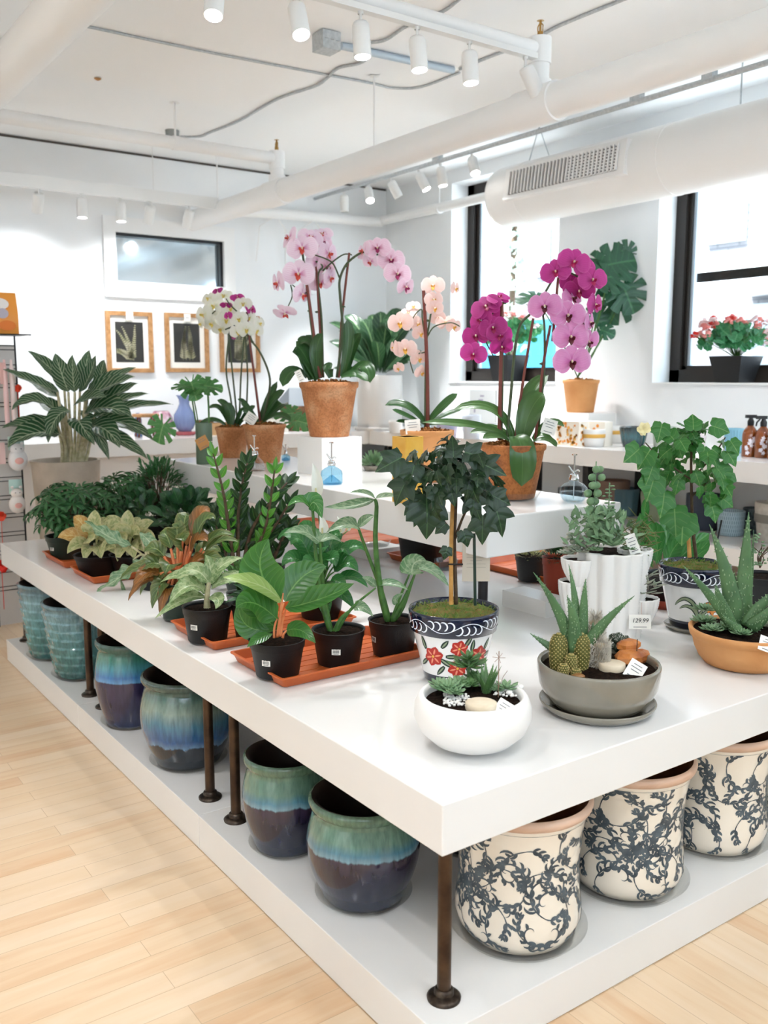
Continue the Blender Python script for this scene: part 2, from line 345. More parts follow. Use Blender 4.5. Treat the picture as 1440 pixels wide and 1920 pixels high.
    def outline(s,c,nrm,up,size,fn,mi=0,seg=44,dish=.1,rings=3):
        """leaf of free outline: fn(angle)->radius, angle 0 = tip; stalk joins at c"""
        c,nrm,up=V(c),V(nrm).normalized(),V(up); up=(up-nrm*up.dot(nrm)).normalized(); sd=up.cross(nrm)
        vs=[c];uvs=[(.5,.2)];fs=[]
        for j in range(1,rings+1):
            q=j/rings
            for i in range(seg):
                a=2*pi*i/seg; r=fn(a)*q; x=r*math.sin(a);y=r*math.cos(a)
                vs.append(c+sd*(x*size)+up*(y*size)+nrm*(size*(abs(x)*.18-dish*(x*x+y*y)))); uvs.append((.5+x*.5,.3+y*.6))
        for i in range(seg): fs.append((0,1+i,1+(i+1)%seg))
        for j in range(rings-1):
            for i in range(seg):
                k=(i+1)%seg;a=1+j*seg;b=a+seg; fs.append((a+i,b+i,b+k,a+k))
        s.add(vs,fs,mi,uvs)
SHAPES={
 'ovate':lambda t:math.sin(pi*t**.72)**.85 if 0<t<1 else 0,
 'lance':lambda t:math.sin(pi*t**.85)**1.15 if 0<t<1 else 0,
 'obov':lambda t:math.sin(pi*t**1.45)**.8 if 0<t<1 else 0,
 'strap':lambda t:min(1,(.42+t*2.2))*math.sqrt(max(0,1-t**5)),
 'orc':lambda t:(.38+.62*math.sin(pi*min(t,1)**.9*.5+.0))*math.sqrt(max(0,1-t**4.5)),
 'heart':lambda t:(math.sin(pi*t**.5)**.8 if 0<t<1 else 0),
 'petal':lambda t:(.25+.95*math.sin(pi*t**.8*.62))*math.sqrt(max(0,1-t**3.2)),
 'round':lambda t:math.sqrt(max(0,1-(2*t-1)**2)),
 'taper':lambda t:(1-t)**.8,
}
def lobed(k=5,depth=.42,tip=1.0):
    def fn(a):
        b=(a+pi)%(2*pi)-pi
        r=0
        for i,(ang,L) in enumerate(((0,1.0),(.95,.82),(-.95,.82),(2.0,.55),(-2.0,.55))):
            d=abs(((b-ang+pi)%(2*pi))-pi); r=max(r,L*(1-depth*min(1,(d/.48)**.8)) if d<1.2 else 0)
        if abs(b)>2.7: r=min(r,.18+ (pi-abs(b))*.4)
        return max(r,.15)
    return fn
def monst(seed=0,k=4.2):
    def fn(a):
        b=(a+pi)%(2*pi)-pi; r=.62+.38*math.cos(b*.5)**1.0
        r*= (1 if abs(b)<.0 else 1)
        if abs(b)>.35:
            ph=abs(b)*k/ pi*1.15+seed*.13
            if (ph%1)<.2: r*=.5
        if abs(b)>2.85: r*=.3
        return r
    return fn
def roundl(a):
    b=(a+pi)%(2*pi)-pi
    return (.55+.05*math.cos(8*b))*(.35 if abs(b)>2.9 else 1)
def obj(name,mb,mats,parent=None,origin=(0,0,0),smooth=True,label=None):
    o3=V(origin); me=bpy.data.meshes.new(name)
    me.from_pydata([(x-o3.x,y-o3.y,z-o3.z) for x,y,z in mb.v],[],mb.f)
    if not isinstance(mats,(list,tuple)): mats=[mats]
    for m in mats: me.materials.append(m)
    me.polygons.foreach_set('material_index',mb.m)
    if smooth: me.polygons.foreach_set('use_smooth',[True]*len(mb.f))
    ul=me.uv_layers.new(name='UVMap'); li=[0]*len(me.loops); me.loops.foreach_get('vertex_index',li)
    fl=[]
    for i in li: fl+=mb.uv[i]
    ul.data.foreach_set('uv',fl); me.update()
    o=bpy.data.objects.new(name,me); COL.objects.link(o)
    if parent: o.parent=parent
    else: o.location=o3
    if label: o['label']=label
    if smooth and len(mb.f)<=400: autosm(o,65)
    return o
def autosm(o,ang=35):
    """flat across sharp corners"""
    me=o.data; import bmesh
    bm=bmesh.new(); bm.from_mesh(me); A=math.radians(ang)
    for e in bm.edges:
        if len(e.link_faces)==2 and e.calc_face_angle(0)>A: e.smooth=False
    bm.to_mesh(me); bm.free(); return o
def bevel(o,w=.003,seg=2):
    m=o.modifiers.new('bevel','BEVEL'); m.width=w; m.segments=seg; m.limit_method='ANGLE'; return o
class Thing:
    def __init__(s,name,label,cat,P,group=None):
        s.P=V(P); e=bpy.data.objects.new(name,None); COL.objects.link(e); e.location=s.P; e.empty_display_size=.05
        e['label']=label; e['category']=cat
        if group: e['group']=group
        s.e=e
    def part(s,name,mb,mats,parent=None,label=None,sharp=None,smooth=True):
        o=obj(name,mb,mats,parent or s.e,s.P,smooth=smooth,label=label)
        if sharp: autosm(o,sharp)
        return o
def solo(name,mb,mats,label,cat,P=(0,0,0),group=None,sharp=None,smooth=True):
    o=obj(name,mb,mats,None,P,smooth); o['label']=label; o['category']=cat
    if group: o['group']=group
    if sharp: autosm(o,sharp)
    return o
def struct(name,mb,mats,P=(0,0,0),smooth=False):
    o=obj(name,mb,mats,None,P,smooth); o['kind']='structure'; return o
def dup(e,loc,rz=0,label=None,scale=1,parent=None):
    def cp(o,p):
        c=o.copy(); COL.objects.link(c)
        if p: c.parent=p
        for ch in o.children: cp(ch,c)
        return c
    r=cp(e,None); r.location=loc; r.rotation_euler=(0,0,rz); r.scale=(scale,)*3
    if label: r['label']=label
    return r
# ================================================================ the room
b=MB(); b.box(-7,-.0,-6,YW,-.05,0); struct('floor',b,planks('maple_planks','X'))
b=MB(); b.box(0,XW,-6,YW,-.05,0); struct('floor',b,planks('maple_planks_turned','Y'))
b=MB(); b.box(-7,XW+.3,-6,YW+.1,CEIL,CEIL+.1); struct('ceiling',b,CEILM)
# far wall with a high internal window
WX0,WX1,WZ0,WZ1=onY(215,450,YW).x,onY(418,464,YW).x,2.36,2.75
b=MB()
b.box(-7,WX0,YW,YW+.15,0,CEIL); b.box(WX1,XW+.3,YW,YW+.15,0,CEIL); b.box(WX0,WX1,YW,YW+.15,0,WZ0); b.box(WX0,WX1,YW,YW+.15,WZ1,CEIL)
struct('wall_far',b,WHITE)
b=MB(); w=.10
for x0,x1,z0,z1 in ((WX0-w,WX1+w,WZ1,WZ1+.12),(WX0-w,WX1+w,WZ0-.13,WZ0),(WX0-w,WX0,WZ0,WZ1),(WX1,WX1+w,WZ0,WZ1)): b.box(x0,x1,YW-.03,YW,z0,z1)
win=struct('window_1',b,mat('white_trim','#f2f1ef',.4))
b=MB()
for x0,x1,z0,z1 in ((WX0,WX1,WZ1-.025,WZ1),(WX1-.025,WX1,WZ0,WZ1)): b.box(x0,x1,YW+.01,YW+.05,z0,z1)
o=obj('window_frame',b,mat('black_frame','#15161a',.3)); o.parent=win
b=MB(); b.box(WX0,WX1,YW+.06,YW+.07,WZ0,WZ1); 
o=obj('window_pane',b,mat('grey_mirror_pane','#d5e2ea',.08,.9)); o.parent=win
b=MB(); b.box(WX0-.5,WX1+.5,YW+1.2,YW+1.25,1.6,3.3); struct('wall_back_room',b,mat('grey_blue_back_room','#8496a3',.8))
# window wall (daylight side), deep reveals
W=[(-1.2,.6),(1.42,2.86),(3.81,5.13)]; SL,ST=1.53,3.28; RD=.30
b=MB(); ys=[-6]+[v for w_ in W for v in w_]+[YW+.15]
for i in range(0,len(ys),2): b.box(XW,XW+RD,ys[i],ys[i+1],0,CEIL)
for y0,y1 in W: b.box(XW,XW+RD,y0,y1,0,SL); b.box(XW,XW+RD,y0,y1,ST,CEIL)
struct('wall_window_side',b,WHITE)
for n,(y0,y1) in enumerate(W):
    b=MB(); xf=XW+RD-.05; fw=.085
    for a in ((y0,y0+fw,SL,ST),(y1-fw,y1,SL,ST),(y0,y1,SL,SL+.1),(y0,y1,ST-.1,ST)): b.box(xf-.06,xf+.03,*a)
    for a in ((y0+fw,y0+fw+.035,SL+.1,ST-.1),(y1-fw-.035,y1-fw,SL+.1,ST-.1),(y0+fw,y1-fw,SL+.1,SL+.13)): b.box(xf-.03,xf+.02,*a)
    w_=struct('window_%d'%(n+2),b,BRONZE)
    b=MB(); 
    for a in ((y0+fw+.035,y0+fw+.06),(y1-fw-.06,y1-fw-.035)): b.box(xf-.02,xf+.01,a[0],a[1],SL+.13,ST-.1)
    o=obj('inner_track',b,mat('pale_aluminium','#a9b4bd',.4,.4)); o.parent=w_
    b=MB(); b.box(xf-.004,xf,y0+fw,y1-fw,SL+.1,ST-.1); o=obj('window_pane',b,PANE); o.parent=w_
    b=MB(); b.box(XW-.015,XW+RD-.11,y0+.002,y1-.002,SL,SL+.012); o=obj('window_sill',b,mat('white_sill','#f4f4f2',.35)); o.parent=w_
KN=mat('warm_oak_panelling','#b98f68',.6,var='#a87c54',vscale=6)
b=MB(); b.box(-4.6,-4.5,-4.1,YW,0,CEIL); struct('wall_left',b,WHITE)
b=MB(); b.box(-4.6,XW,-4.1,-4.0,0,2.0); b.box(-4.6,XW,-4.1,-4.0,3.2,CEIL)
for x_ in (-4.6,-1.6,1.4,4.1): b.box(x_,x_+.15,-4.1,-4.0,2.0,3.2)
struct('wall_back',b,WHITE)
b=MB(); b.box(-4.5,XW-.01,YW-.012,YW-.001,CEIL-.018,CEIL-.004); struct('shadow_gap_strip',b,mat('painted_shadow_gap','#4f4740',.7))  # dark strip painted in for the shade line between far wall and ceiling
b=MB(); b.box(-1.0,WX0+2,YW-.015,YW,0,.12); struct('baseboard_far',b,CERW)
# ---------------------------------------------------------------- outside the windows
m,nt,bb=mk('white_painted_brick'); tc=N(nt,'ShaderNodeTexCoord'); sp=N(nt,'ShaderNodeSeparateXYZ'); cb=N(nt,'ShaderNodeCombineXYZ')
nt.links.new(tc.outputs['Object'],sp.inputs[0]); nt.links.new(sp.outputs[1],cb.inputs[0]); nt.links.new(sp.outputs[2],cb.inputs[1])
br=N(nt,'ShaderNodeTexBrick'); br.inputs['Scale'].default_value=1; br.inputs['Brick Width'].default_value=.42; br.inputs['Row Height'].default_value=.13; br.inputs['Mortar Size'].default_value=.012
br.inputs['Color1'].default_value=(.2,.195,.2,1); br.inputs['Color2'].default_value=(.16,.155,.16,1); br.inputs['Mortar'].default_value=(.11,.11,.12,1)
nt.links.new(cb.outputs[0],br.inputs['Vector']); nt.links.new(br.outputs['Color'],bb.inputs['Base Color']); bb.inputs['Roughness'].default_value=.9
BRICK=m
XB=13.0
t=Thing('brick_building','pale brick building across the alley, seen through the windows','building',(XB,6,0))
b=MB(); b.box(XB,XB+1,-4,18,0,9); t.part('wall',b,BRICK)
GW=mat('grey_window_surround','#b9c3c9',.5); GP=mat('grey_window_glass','#8fa3b0',.1)
for px,py,pw,ph in ((1020,470,26,90),(1365,415,60,70)):
    P=onX(px,py,XB); s_=(P-CAM).length/FP; b=MB(); b.box(XB-.08,XB,P.y-pw*s_*.6,P.y+pw*s_*.6,P.z-ph*s_/2,P.z+ph*s_/2); f_=t.part('window',b,GW)
    b=MB(); b.box(XB-.1,XB-.06,P.y-pw*s_*.48,P.y+pw*s_*.48,P.z-ph*s_*.43,P.z+ph*s_*.43); t.part('pane',b,GP,f_)
P0=onX(1300,522,XB-2); b=MB(); b.box(XB-2.2,XB,-3,P0.y+.3,P0.z-.15,P0.z+.05); b.box(XB-2.2,XB-2.1,-3,P0.y+.3,P0.z-.1,P0.z+.15); t.part('awning',b,mat('pale_canopy','#f2f4f6',.6))
b=MB(); b.box(XB-.3,XB-.02,-3,P0.y+.2,0,P0.z-.3); t.part('shopfront',b,mat('grey_shopfront','#98a1a8',.5))
b=MB(); b.box(XB-9+1.0,XB+1,-8,20,-.1,0); struct('ground_outside',b,mat('pale_concrete','#d5d5d2',.9))
P=onX(1000,600,8.5); b=MB(); b.box(8.5,10.2,P.y-.9,P.y+2.2,0,P.z)
solo('blue_container',b,mat('teal_blue_paint','#175f7d',.5),'teal blue container standing outside behind the middle window','container',(9,P.y,0))
b=MB(); rn=random.Random(5); P=onX(955,470,7.0)
for i in range(420):
    c=V((7+rn.uniform(-.1,.2),P.y+rn.gauss(0,.13),rn.uniform(.4,4.6))); d=V((rn.uniform(-1,0),rn.uniform(-1,1),rn.uniform(-1,.3)))*.11
    b.leaf(c,c+d*.5+V((-.02,0,.02)),c+d,.1,(-1,0,.3),'heart',n=4,m=1,mi=0)
b.tube([(7.1,P.y,0),(7.1,P.y+.05,2),(7.1,P.y,4.4)],.04,6,1)
solo('climbing_vine',b,[mat('pale_vine_leaf','#aebdab',.6),STEMB],'pale climbing vine outside the middle window, beside its left frame','vine',(7,P.y,0))
# ================================================================ main display: platform modules, slab tables, pipe legs
MODY=[0,1.29,2.585,3.87]; LX=2.25
for i in range(3):
    b=MB(); b.box(0.0,LX,MODY[i]+.001,MODY[i+1]-.001,0.002,PLT)
    o=solo('display_platform',b,LAM,['front section of the low white platform under the table, with the damask pots','middle section of the low white platform, below the two close-set pipe legs','far section of the low white platform, under the scaled teal pots'][i],'platform',(LX/2,(MODY[i]+MODY[i+1])/2,0),'sections of the low white platform',smooth=False); bevel(o,.002)
tab=Thing('display_table','long low white slab table on brown steel pipe legs, covered in potted plants','table',(LX/2,1.93,PLT))
b=MB(); b.box(0,LX,0,3.87,T-.12,T); o=tab.part('table_slab',b,LAM,smooth=False); bevel(o,.003)
def pipeleg(x,y,z0,z1,r=.0168,mats=(STEEL,IRON)):
    b=MB(); b.lathe([(r,z0+.012),(r,z1)],(x,y,0),20); l=tab.part('leg',b,mats[0])
    b=MB(); b.lathe([(.0,z0),(.040,z0),(.041,z0+.006),(.036,z0+.010),(.024,z0+.013),(.0235,z0+.024),(.019,z0+.028),(.0172,z0+.028)],(x,y,0),28)
    for a in range(4): b.ball((x+.031*math.cos(a*pi/2+.5),y+.031*math.sin(a*pi/2+.5),z0+.009),.004,8,4,sc3=(1,1,.5))
    tab.part('floor_flange',b,mats[1],l)
for y in (.098,1.19,1.39,2.49,2.685,3.78):
    for x in (.09,LX-.09): pipeleg(x,y,PLT,T-.12)
UX0,UX1,UY0,UY1=.925,1.62,.9,3.73
up=Thing('upper_display_shelf','raised white slab shelf on dark legs standing on the long table','shelf',(1.27,2.3,T))
b=MB(); b.box(UX0,UX1,UY0,UY1,U-.143,U); o=up.part('shelf_slab',b,LAM,smooth=False); bevel(o,.006,3)
for x in (1.0,1.54):
    for y in (1.0,3.6):
        b=MB(); b.lathe([(.028,T),(.028,T+.006),(.018,T+.01),(.018,U-.143)],(x,y,0),16); up.part('leg',b,BLACKW)
P=pl(893,1045,V((1.0,1.0,.9)),-.035); b=MB(); sz=.0019
b.obox(P,52*sz,.002,92*sz,math.atan2(R.y,R.x)); 
for q in range(9): b.obox(P-F*.0016+Z*(.06-q*.012),36*sz*(1 if q%3 else .6),.0006,.0016,math.atan2(R.y,R.x),1)
solo('instruction_sheet',b,[mat('beige_card','#cbbfae',.8),mat('faded_print','#a79d90',.8)],'beige printed sheet fixed to the dark leg under the raised shelf','sign',P,smooth=False)
# ================================================================ L-shaped wall counter
CX,CY,CD=3.56,5.43,XW
cn=Thing('wall_counter','long white L-shaped counter running under the windows and along the far wall','counter',(3.9,4,0))
b=MB(); b.box(CX,XW-.002,-3,YW-.002,CT-.12,CT); b.box(-.2,CX,CY,YW-.002,CT-.12,CT); o=cn.part('counter_top',b,LAM,smooth=False); 
b=MB(); b.box(CX+.02,XW-.002,-3,YW-.002,SH-.1,SH); cn.part('lower_shelf',b,LAM,smooth=False)
for y in (-2,-.2,onX(1103,880,CX+.04).y,onX(1008,870,CX+.04).y,5.2):
    b=MB(); b.box(CX+.04,CX+.09,y,y+.05,0,CT-.12); b.box(XW-.1,XW-.05,y,y+.05,0,CT-.12); cn.part('support_post',b,BLACKW,smooth=False)
b=MB(); b.box(-.2,CX,CY+.12,YW-.004,0,CT-.12); cn.part('base_cabinet',b,mat('white_cabinet','#dcd5cf',.6),smooth=False)
b=MB(); b.box(CX+.35,XW-.004,-3,CY,0,SH-.1); cn.part('base_cabinet',b,mat('taupe_cabinet','#8b8079',.6),smooth=False)
# ================================================================ pipes, ducts, conduits
def cyl(b,a,c,r,seg=32,mi=0): b.tube([a,c],r,seg,mi,hint=(.1,.3,.9) if abs((V(c)-V(a)).z)<.5 else (1,0,0))
MP=(2.2,2.895)
b=MB(); cyl(b,(2.2,-3,MP[1]),(2.2,6.12,MP[1]),.083)
t=Thing('overhead_main_pipe','thick white insulated pipe running overhead from the right towards the far wall','pipe',(2.2,2,MP[1]))
t.part('pipe',b,PIPEW)
for y,zt in ((1.99,3.16),(4.62,3.13)):
    b=MB(); cyl(b,(2.2,y-.13,MP[1]),(2.2,y+.13,MP[1]),.093); cyl(b,(2.2,y,MP[1]),(2.2,y,zt+.03),.048); cyl(b,(2.2,y,MP[1]+.06),(2.2,y,MP[1]+.12),.06); cyl(b,(2.2,y,zt-.07),(2.2,y,zt+.05),.056); t.part('tee_fitting',b,PIPEW)
    b=MB(); cyl(b,(2.2,y,zt+.05),(2.2,y,zt+.08),.014,12); cyl(b,(2.2,y,zt+.08),(2.2,y,zt+.13),.006,8)
    for a in (-1,1): b.tube([(2.2,y+a*.016,zt+.08),(2.2,y+a*.018,zt+.105),(2.2,y,zt+.125)],.003,6)
    b.disc((2.2,y,zt+.13),.018,12); t.part('sprinkler_head',b,mat('brass','#b08a4e',.3,.9))
for y in (3.4,5.6,.4):
    b=MB(); cyl(b,(2.2,y,MP[1]+.08),(2.2,y,CEIL-.001),.006,8); b.disc((2.2,y,CEIL-.004),.03,16); t.part('hanger_rod',b,PIPEW)
def branch(y,z,r,x0,label):
    t=Thing('branch_pipe',label,'pipe',(1,y,z)); b=MB(); cyl(b,(x0,y,z),(2.17,y,z),r); t.part('pipe',b,PIPEW)
    for x in ([1.43,.2] if y>3 else [.55]):
        b=MB(); cyl(b,(x,y,z+r),(x,y,CEIL-.001),.007,8); b.disc((x,y,CEIL-.004),.035,16); cyl(b,(x-.02,y,z),(x+.02,y,z),r*1.12,24); t.part('hanger_rod',b,PIPEW)
branch(1.99,3.155,.036,-4,'white branch pipe above the near row of spotlights')
branch(4.62,3.13,.042,-4,'white branch pipe crossing the ceiling at upper left, farther than the near row')
t=Thing('overhead_side_pipe','thick white pipe crossing the top left corner overhead','pipe',(.03,1,3.0)); b=MB(); cyl(b,(.03,-3,3.0),(.03,6.12,3.0),.098); t.part('pipe',b,PIPEW)
b=MB(); cyl(b,(-.32,-3,3.035),(-.32,5.5,3.035),.045)
for y_ in (-1,1.2,3.4,5.2): cyl(b,(-.32,y_,3.09),(-.32,y_,CEIL),.005,8)
solo('side_conduit_pipe',b,mat('cream_pipe','#e8dcc8',.5),'slim cream pipe at the very top left corner','pipe',(-.32,1,3.05))
DX,DZ,DR=3.75,2.915,.215
t=Thing('air_duct','large round white air duct with a louvred grille, hanging by the windows','duct',(DX,1,DZ))
b=MB(); Y0=3.86
b.tube([(DX,-3,DZ)]+[(DX,y,DZ) for y in (-1,1,Y0-.06)]+[(DX,Y0,DZ),(DX,Y0+.035,DZ),(DX,Y0+.05,DZ)],[DR]*4+[DR,DR*.96,DR*.86],56,hint=(0,0,1)); t.part('duct_body',b,PIPEW)
for y in (2.35,Y0-.25):
    b=MB(); cyl(b,(DX,y-.012,DZ),(DX,y+.012,DZ),DR*1.015,56); t.part('seam_band',b,PIPEW)
# grille box on the room-facing side
gm=Matrix.Rotation(math.radians(8),3,'Y'); gx=DX-DR*.93; gy0,gy1=2.62,3.6
def gb(b,x0,x1,y0,y1,z0,z1,mi=0):
    o=len(b.v); b.box(x0,x1,y0,y1,z0,z1,mi); c=V((DX,0,DZ))
    for i in range(o,len(b.v)): p=gm@(V(b.v[i])-c)+c; b.v[i]=tuple(p)
b=MB(); gb(b,gx-.03,gx+.12,gy0-.06,gy1+.06,DZ-.11,DZ+.11); gr=t.part('grille_box',b,PIPEW,smooth=False)
b=MB(); gb(b,gx-.032,gx-.031,gy0,gy1,DZ-.082,DZ+.082); t.part('grille_opening',b,mat('painted_grille_shade','#4a4038',.6),gr,smooth=False)  # dark sheet stands in for the shade behind the louvres
b=MB(); n=30
for i in range(n+1):
    y=gy0+(gy1-gy0)*i/n; gb(b,gx-.046,gx-.033,y-.006,y+.006,DZ-.082,DZ+.082)
for k in range(9): gb(b,gx-.040,gx-.034,gy0,gy0+.42,DZ-.082+k*.0195,DZ-.075+k*.0195)
t.part('louvre_blades',b,PIPEW,gr,smooth=False)
for y in (1.92,.2,3.55):
    b=MB(); cyl(b,(DX,y,DZ+DR),(DX,y,CEIL-.001),.005,8); 
    if y>3: b=MB(); b.tube([(DX-.02,y-.13,DZ+DR-.01),(DX,y,CEIL-.03),(DX+.02,y+.13,DZ+DR-.02)],.004,6)
    t.part('hanger_wire',b,GALV)
b=MB(); cyl(b,(4.1,-1,3.03),(4.1,6.6-.5,3.06),.04); t=Thing('window_wall_pipe','white pipe along the window wall, passing in front of the middle window','pipe',(4.1,3,3.03)); t.part('pipe',b,PIPEW)
b=MB(); cyl(b,(4.1,5.1,3.05),(4.1,5.14,3.05),.045); cyl(b,(4.1,5.12,3.07),(4.1,5.12,CEIL),.006,8); t.part('hanger_rod',b,PIPEW)
b=MB(); cyl(b,(2.5,6.0,3.0),(4.1,6.0,3.05),.045); 
for x in (2.95,3.35): b.tube([(x,6.0,3.0),(x-.13,6.06,2.9),(x-.15,6.1,2.6)],.008,6); b.tube([(x,6.0,3.0),(x+.13,6.06,2.9),(x+.15,6.1,2.6)],.008,6)
solo('far_wall_pipe',b,PIPEW,'white pipe with drooping wire arches high in the far corner','pipe',(3.3,6,3))
# ceiling conduits
def cond(pts,r,label,P=None,m=GALV):
    w=[onZ(x,y,CEIL-r-.001) for x,y in pts]; b=MB(); b.tube(w,r,8); solo('ceiling_conduit',b,m,label,'conduit',w[0])
def smoothpts(pts,n=6):
    out=[]
    for i in range(len(pts)-1):
        p0=pts[max(i-1,0)];p1=pts[i];p2=pts[i+1];p3=pts[min(i+2,len(pts)-1)]
        for k in range(n):
            t=k/n; out.append(tuple(.5*((2*p1[j])+(-p0[j]+p2[j])*t+(2*p0[j]-5*p1[j]+4*p2[j]-p3[j])*t*t+(-p0[j]+3*p1[j]-3*p2[j]+p3[j])*t**3) for j in (range(len(p1)))))
    out.append(tuple(pts[-1])); return out
cond(smoothpts([(136,44),(400,100),(680,153),(735,165),(790,163),(862,136)]),.007,'thin grey conduit crossing the ceiling from the left and curving up to the grey rail')
cond(smoothpts([(335,257),(375,256),(395,248),(450,226),(520,186),(590,162),(612,148),(634,128),(670,120),(686,112),(684,104)]),.008,'thicker wavy grey cable from the round ceiling box to the steel junction box')
cond(smoothpts([(696,80),(725,74),(765,48),(830,22),(872,-10)]),.008,'short grey cable leaving the steel junction box behind the spotlights')
cond(smoothpts([(862,130),(905,112),(1000,75),(1050,48),(1180,-5)]),.008,'grey conduit rising across the ceiling towards the upper right')
b=MB(); p0,p1=onZ(640,86,CEIL-.02),onZ(850,132,CEIL-.02); b.tube([p0,p1],.02,8); solo('steel_rail',b,mat('pale_steel_rail','#b9c7d2',.4,.3),'flat pale steel rail on the ceiling behind the near spotlights','rail',p0)
P=onZ(612,80,CEIL-.05); b=MB(); b.obox(P,.11,.11,.09,0); 
for a in range(3): b.lathe([(.0,0),(.012,0),(.012,.002)],P+V((-.035+a*.035,-.056,.0)),12)
solo('junction_box',b,GALV,'square galvanised steel junction box on the ceiling','box',P,sharp=30)
P=onZ(323,250,CEIL-.02); b=MB(); b.lathe([(0,-.02),(.05,-.02),(.052,.02)],P,24); solo('round_ceiling_box',b,mat('grey_box','#8f9391',.5),'round grey electrical box on the ceiling above the far branch pipe','box',P,sharp=30)
P=onZ(183,146,CEIL); b=MB(); b.disc(P-Z*.004,.022,12,dome=-.012); solo('ceiling_anchor',b,mat('rust_stain','#b98a5a',.8),'small rusty anchor stub in the bare ceiling','anchor',P)
b=MB(); cyl(b,(3.42,-2,3.21),(3.42,6.1,3.21),.017,8)
for y in (2.4,1.9,4.3,.9): b.obox((3.42,y,3.235),.05,.07,.05)
solo('track_rail',b,GALV,'long grey rail by the windows carrying the far spotlights','rail',(3.42,2,3.21))
# ---------------------------------------------------------------- spotlights
HEAD=[(0,.0),(.030,.0),(.036,-.012),(.037,-.03),(.037,-.135),(.034,-.14)]
LID=0
def head(P,aim,label,group,on=True,stem=.05,power=0,size=1.0,blend=.6,ang=70,lit=None,track=None):
    """cylinder head hanging on a stem from P"""
    global LID
    t=Thing('spotlight',label,'spotlight',P,group); P=V(P)
    d=(V(aim)-P); d.normalize(); q=d.to_track_quat('-Z','Y').to_matrix()
    b=MB(); cyl(b,P+Z*.001,P-Z*stem,.006*size,8); b.lathe([(.012,0),(.012,-.012)],P,10); t.part('stem',b,TRACKW)
    B=P-Z*stem; b=MB(); b.lathe([(r*size,z*size) for r,z in HEAD],(0,0,0),28)
    b.v=[tuple(B+q@V(v)) for v in b.v]; t.part('lamp_housing',b,TRACKW)
    b=MB(); b.disc((0,0,-.132*size),.034*size,20); b.v=[tuple(B+q@V(v)) for v in b.v]; b.f=[f[::-1] for f in b.f]
    t.part('lamp_lens',b,LAMPE if on else LAMPO)
    if power:
        l=bpy.data.lights.new('lamp_light','SPOT'); l.energy=power; l.spot_size=math.radians(ang); l.spot_blend=blend; l.shadow_soft_size=.03; l.color=(.955,.98,1.0)
        lo=bpy.data.objects.new('lamp_light',l); COL.objects.link(lo); lo.parent=t.e; lo.location=(B+d*(.15*size))-P; lo.rotation_euler=d.to_track_quat('-Z','Y').to_euler()
    return t
b=MB(); b.box(-1.5,2.12,1.92,1.96,3.085,3.11); solo('near_lighting_track',b,TRACKW,'white lighting track just below the near branch pipe','track',(.5,1.95,3.1),smooth=False)
# ================================================================ spotlights
NG='spotlights on the near track'
SP=30
for px,py,aim,lab in ((405,0,(-.3,1.0,0),'leftmost near spotlight, glaring at the top edge'),(555,12,(.55,.6,0),'near spotlight tilted left, beside the steel junction box'),
   (676,40,(1.1,1.6,0),'near spotlight hanging straight in front of the pale steel rail'),(782,62,(1.4,1.5,0),'near spotlight in the middle of the row, right of the brass sprinkler fitting'),
   (880,90,(1.7,1.6,0),'near spotlight at the right end of the pale steel rail'),(985,116,(2.9,.9,1.0),'tilted near spotlight next to the pipe tee, pointing down to the right')):
    x=onY(px,py,1.94).x; P_=V((x,1.94,3.085)); head(P_,P_+R*.5-Z*.85+F*.25 if px==985 else aim,lab,NG,px!=985,power=SP,stem=.045)
FG='spotlights along the window-side rail'
for px,py,on,aim,lab in ((645,347,False,(3.3,5.4,0),'dull-lensed white spotlight at the far end of the window-side row'),(690,350,True,(2.9,3.9,1.2),'glaring round spotlight, second from the far end of the window-side row'),
   (733,332,False,(4.1,4.3,1.5),'white spotlight turned towards the window wall, right of the glaring one'),(785,310,True,(4.0,3.6,1.2),'spotlight over the orchids tilted right, third from the near end of the window-side row'),
   (826,296,True,(3.6,3.7,0),'spotlight pointing straight down, second from the near end of the window-side row'),(885,280,True,(3.0,2.6,.9),'nearest glaring spotlight of the window-side row, by the dark window frame')):
    y=onX(px,py,3.42).y; head((3.42,y,3.19),aim,lab,FG,on,power=SP*1.6 if on else 120,stem=.03)  # dull-lensed heads still emit, a light added to brighten the room
b=MB(); b.box(.1,2.15,5.48,5.52,2.90,2.985)
for x in (.45,1.62): b.tube([(x,5.5,2.97),(x,5.5,CEIL)],.004,6)
solo('far_lighting_track',b,TRACKW,'deep white lighting track hanging in front of the far wall','track',(1,5.5,2.93),smooth=False)
for px,on,lab in ((73,False,'leftmost spotlight of the far track, dull-lensed'),(152,True,'first glaring spotlight of the far track, counted from the left'),(225,True,'second glaring spotlight of the far track, right of its glaring neighbour'),
    (282,False,'dull-lensed spotlight of the far track, right of the two glaring ones'),(355,False,'dull-lensed spotlight at the right end of the far track')):
    x=onY(px,365,5.5).x; head((x,5.5,2.90),(x,5.42,0.6) if on else (x,6.1,1.9),lab,'spotlights on the far track',on,power=SP*.5 if on else 12,ang=120,stem=.03)  # dull-lensed heads carry an added light that washes the far wall
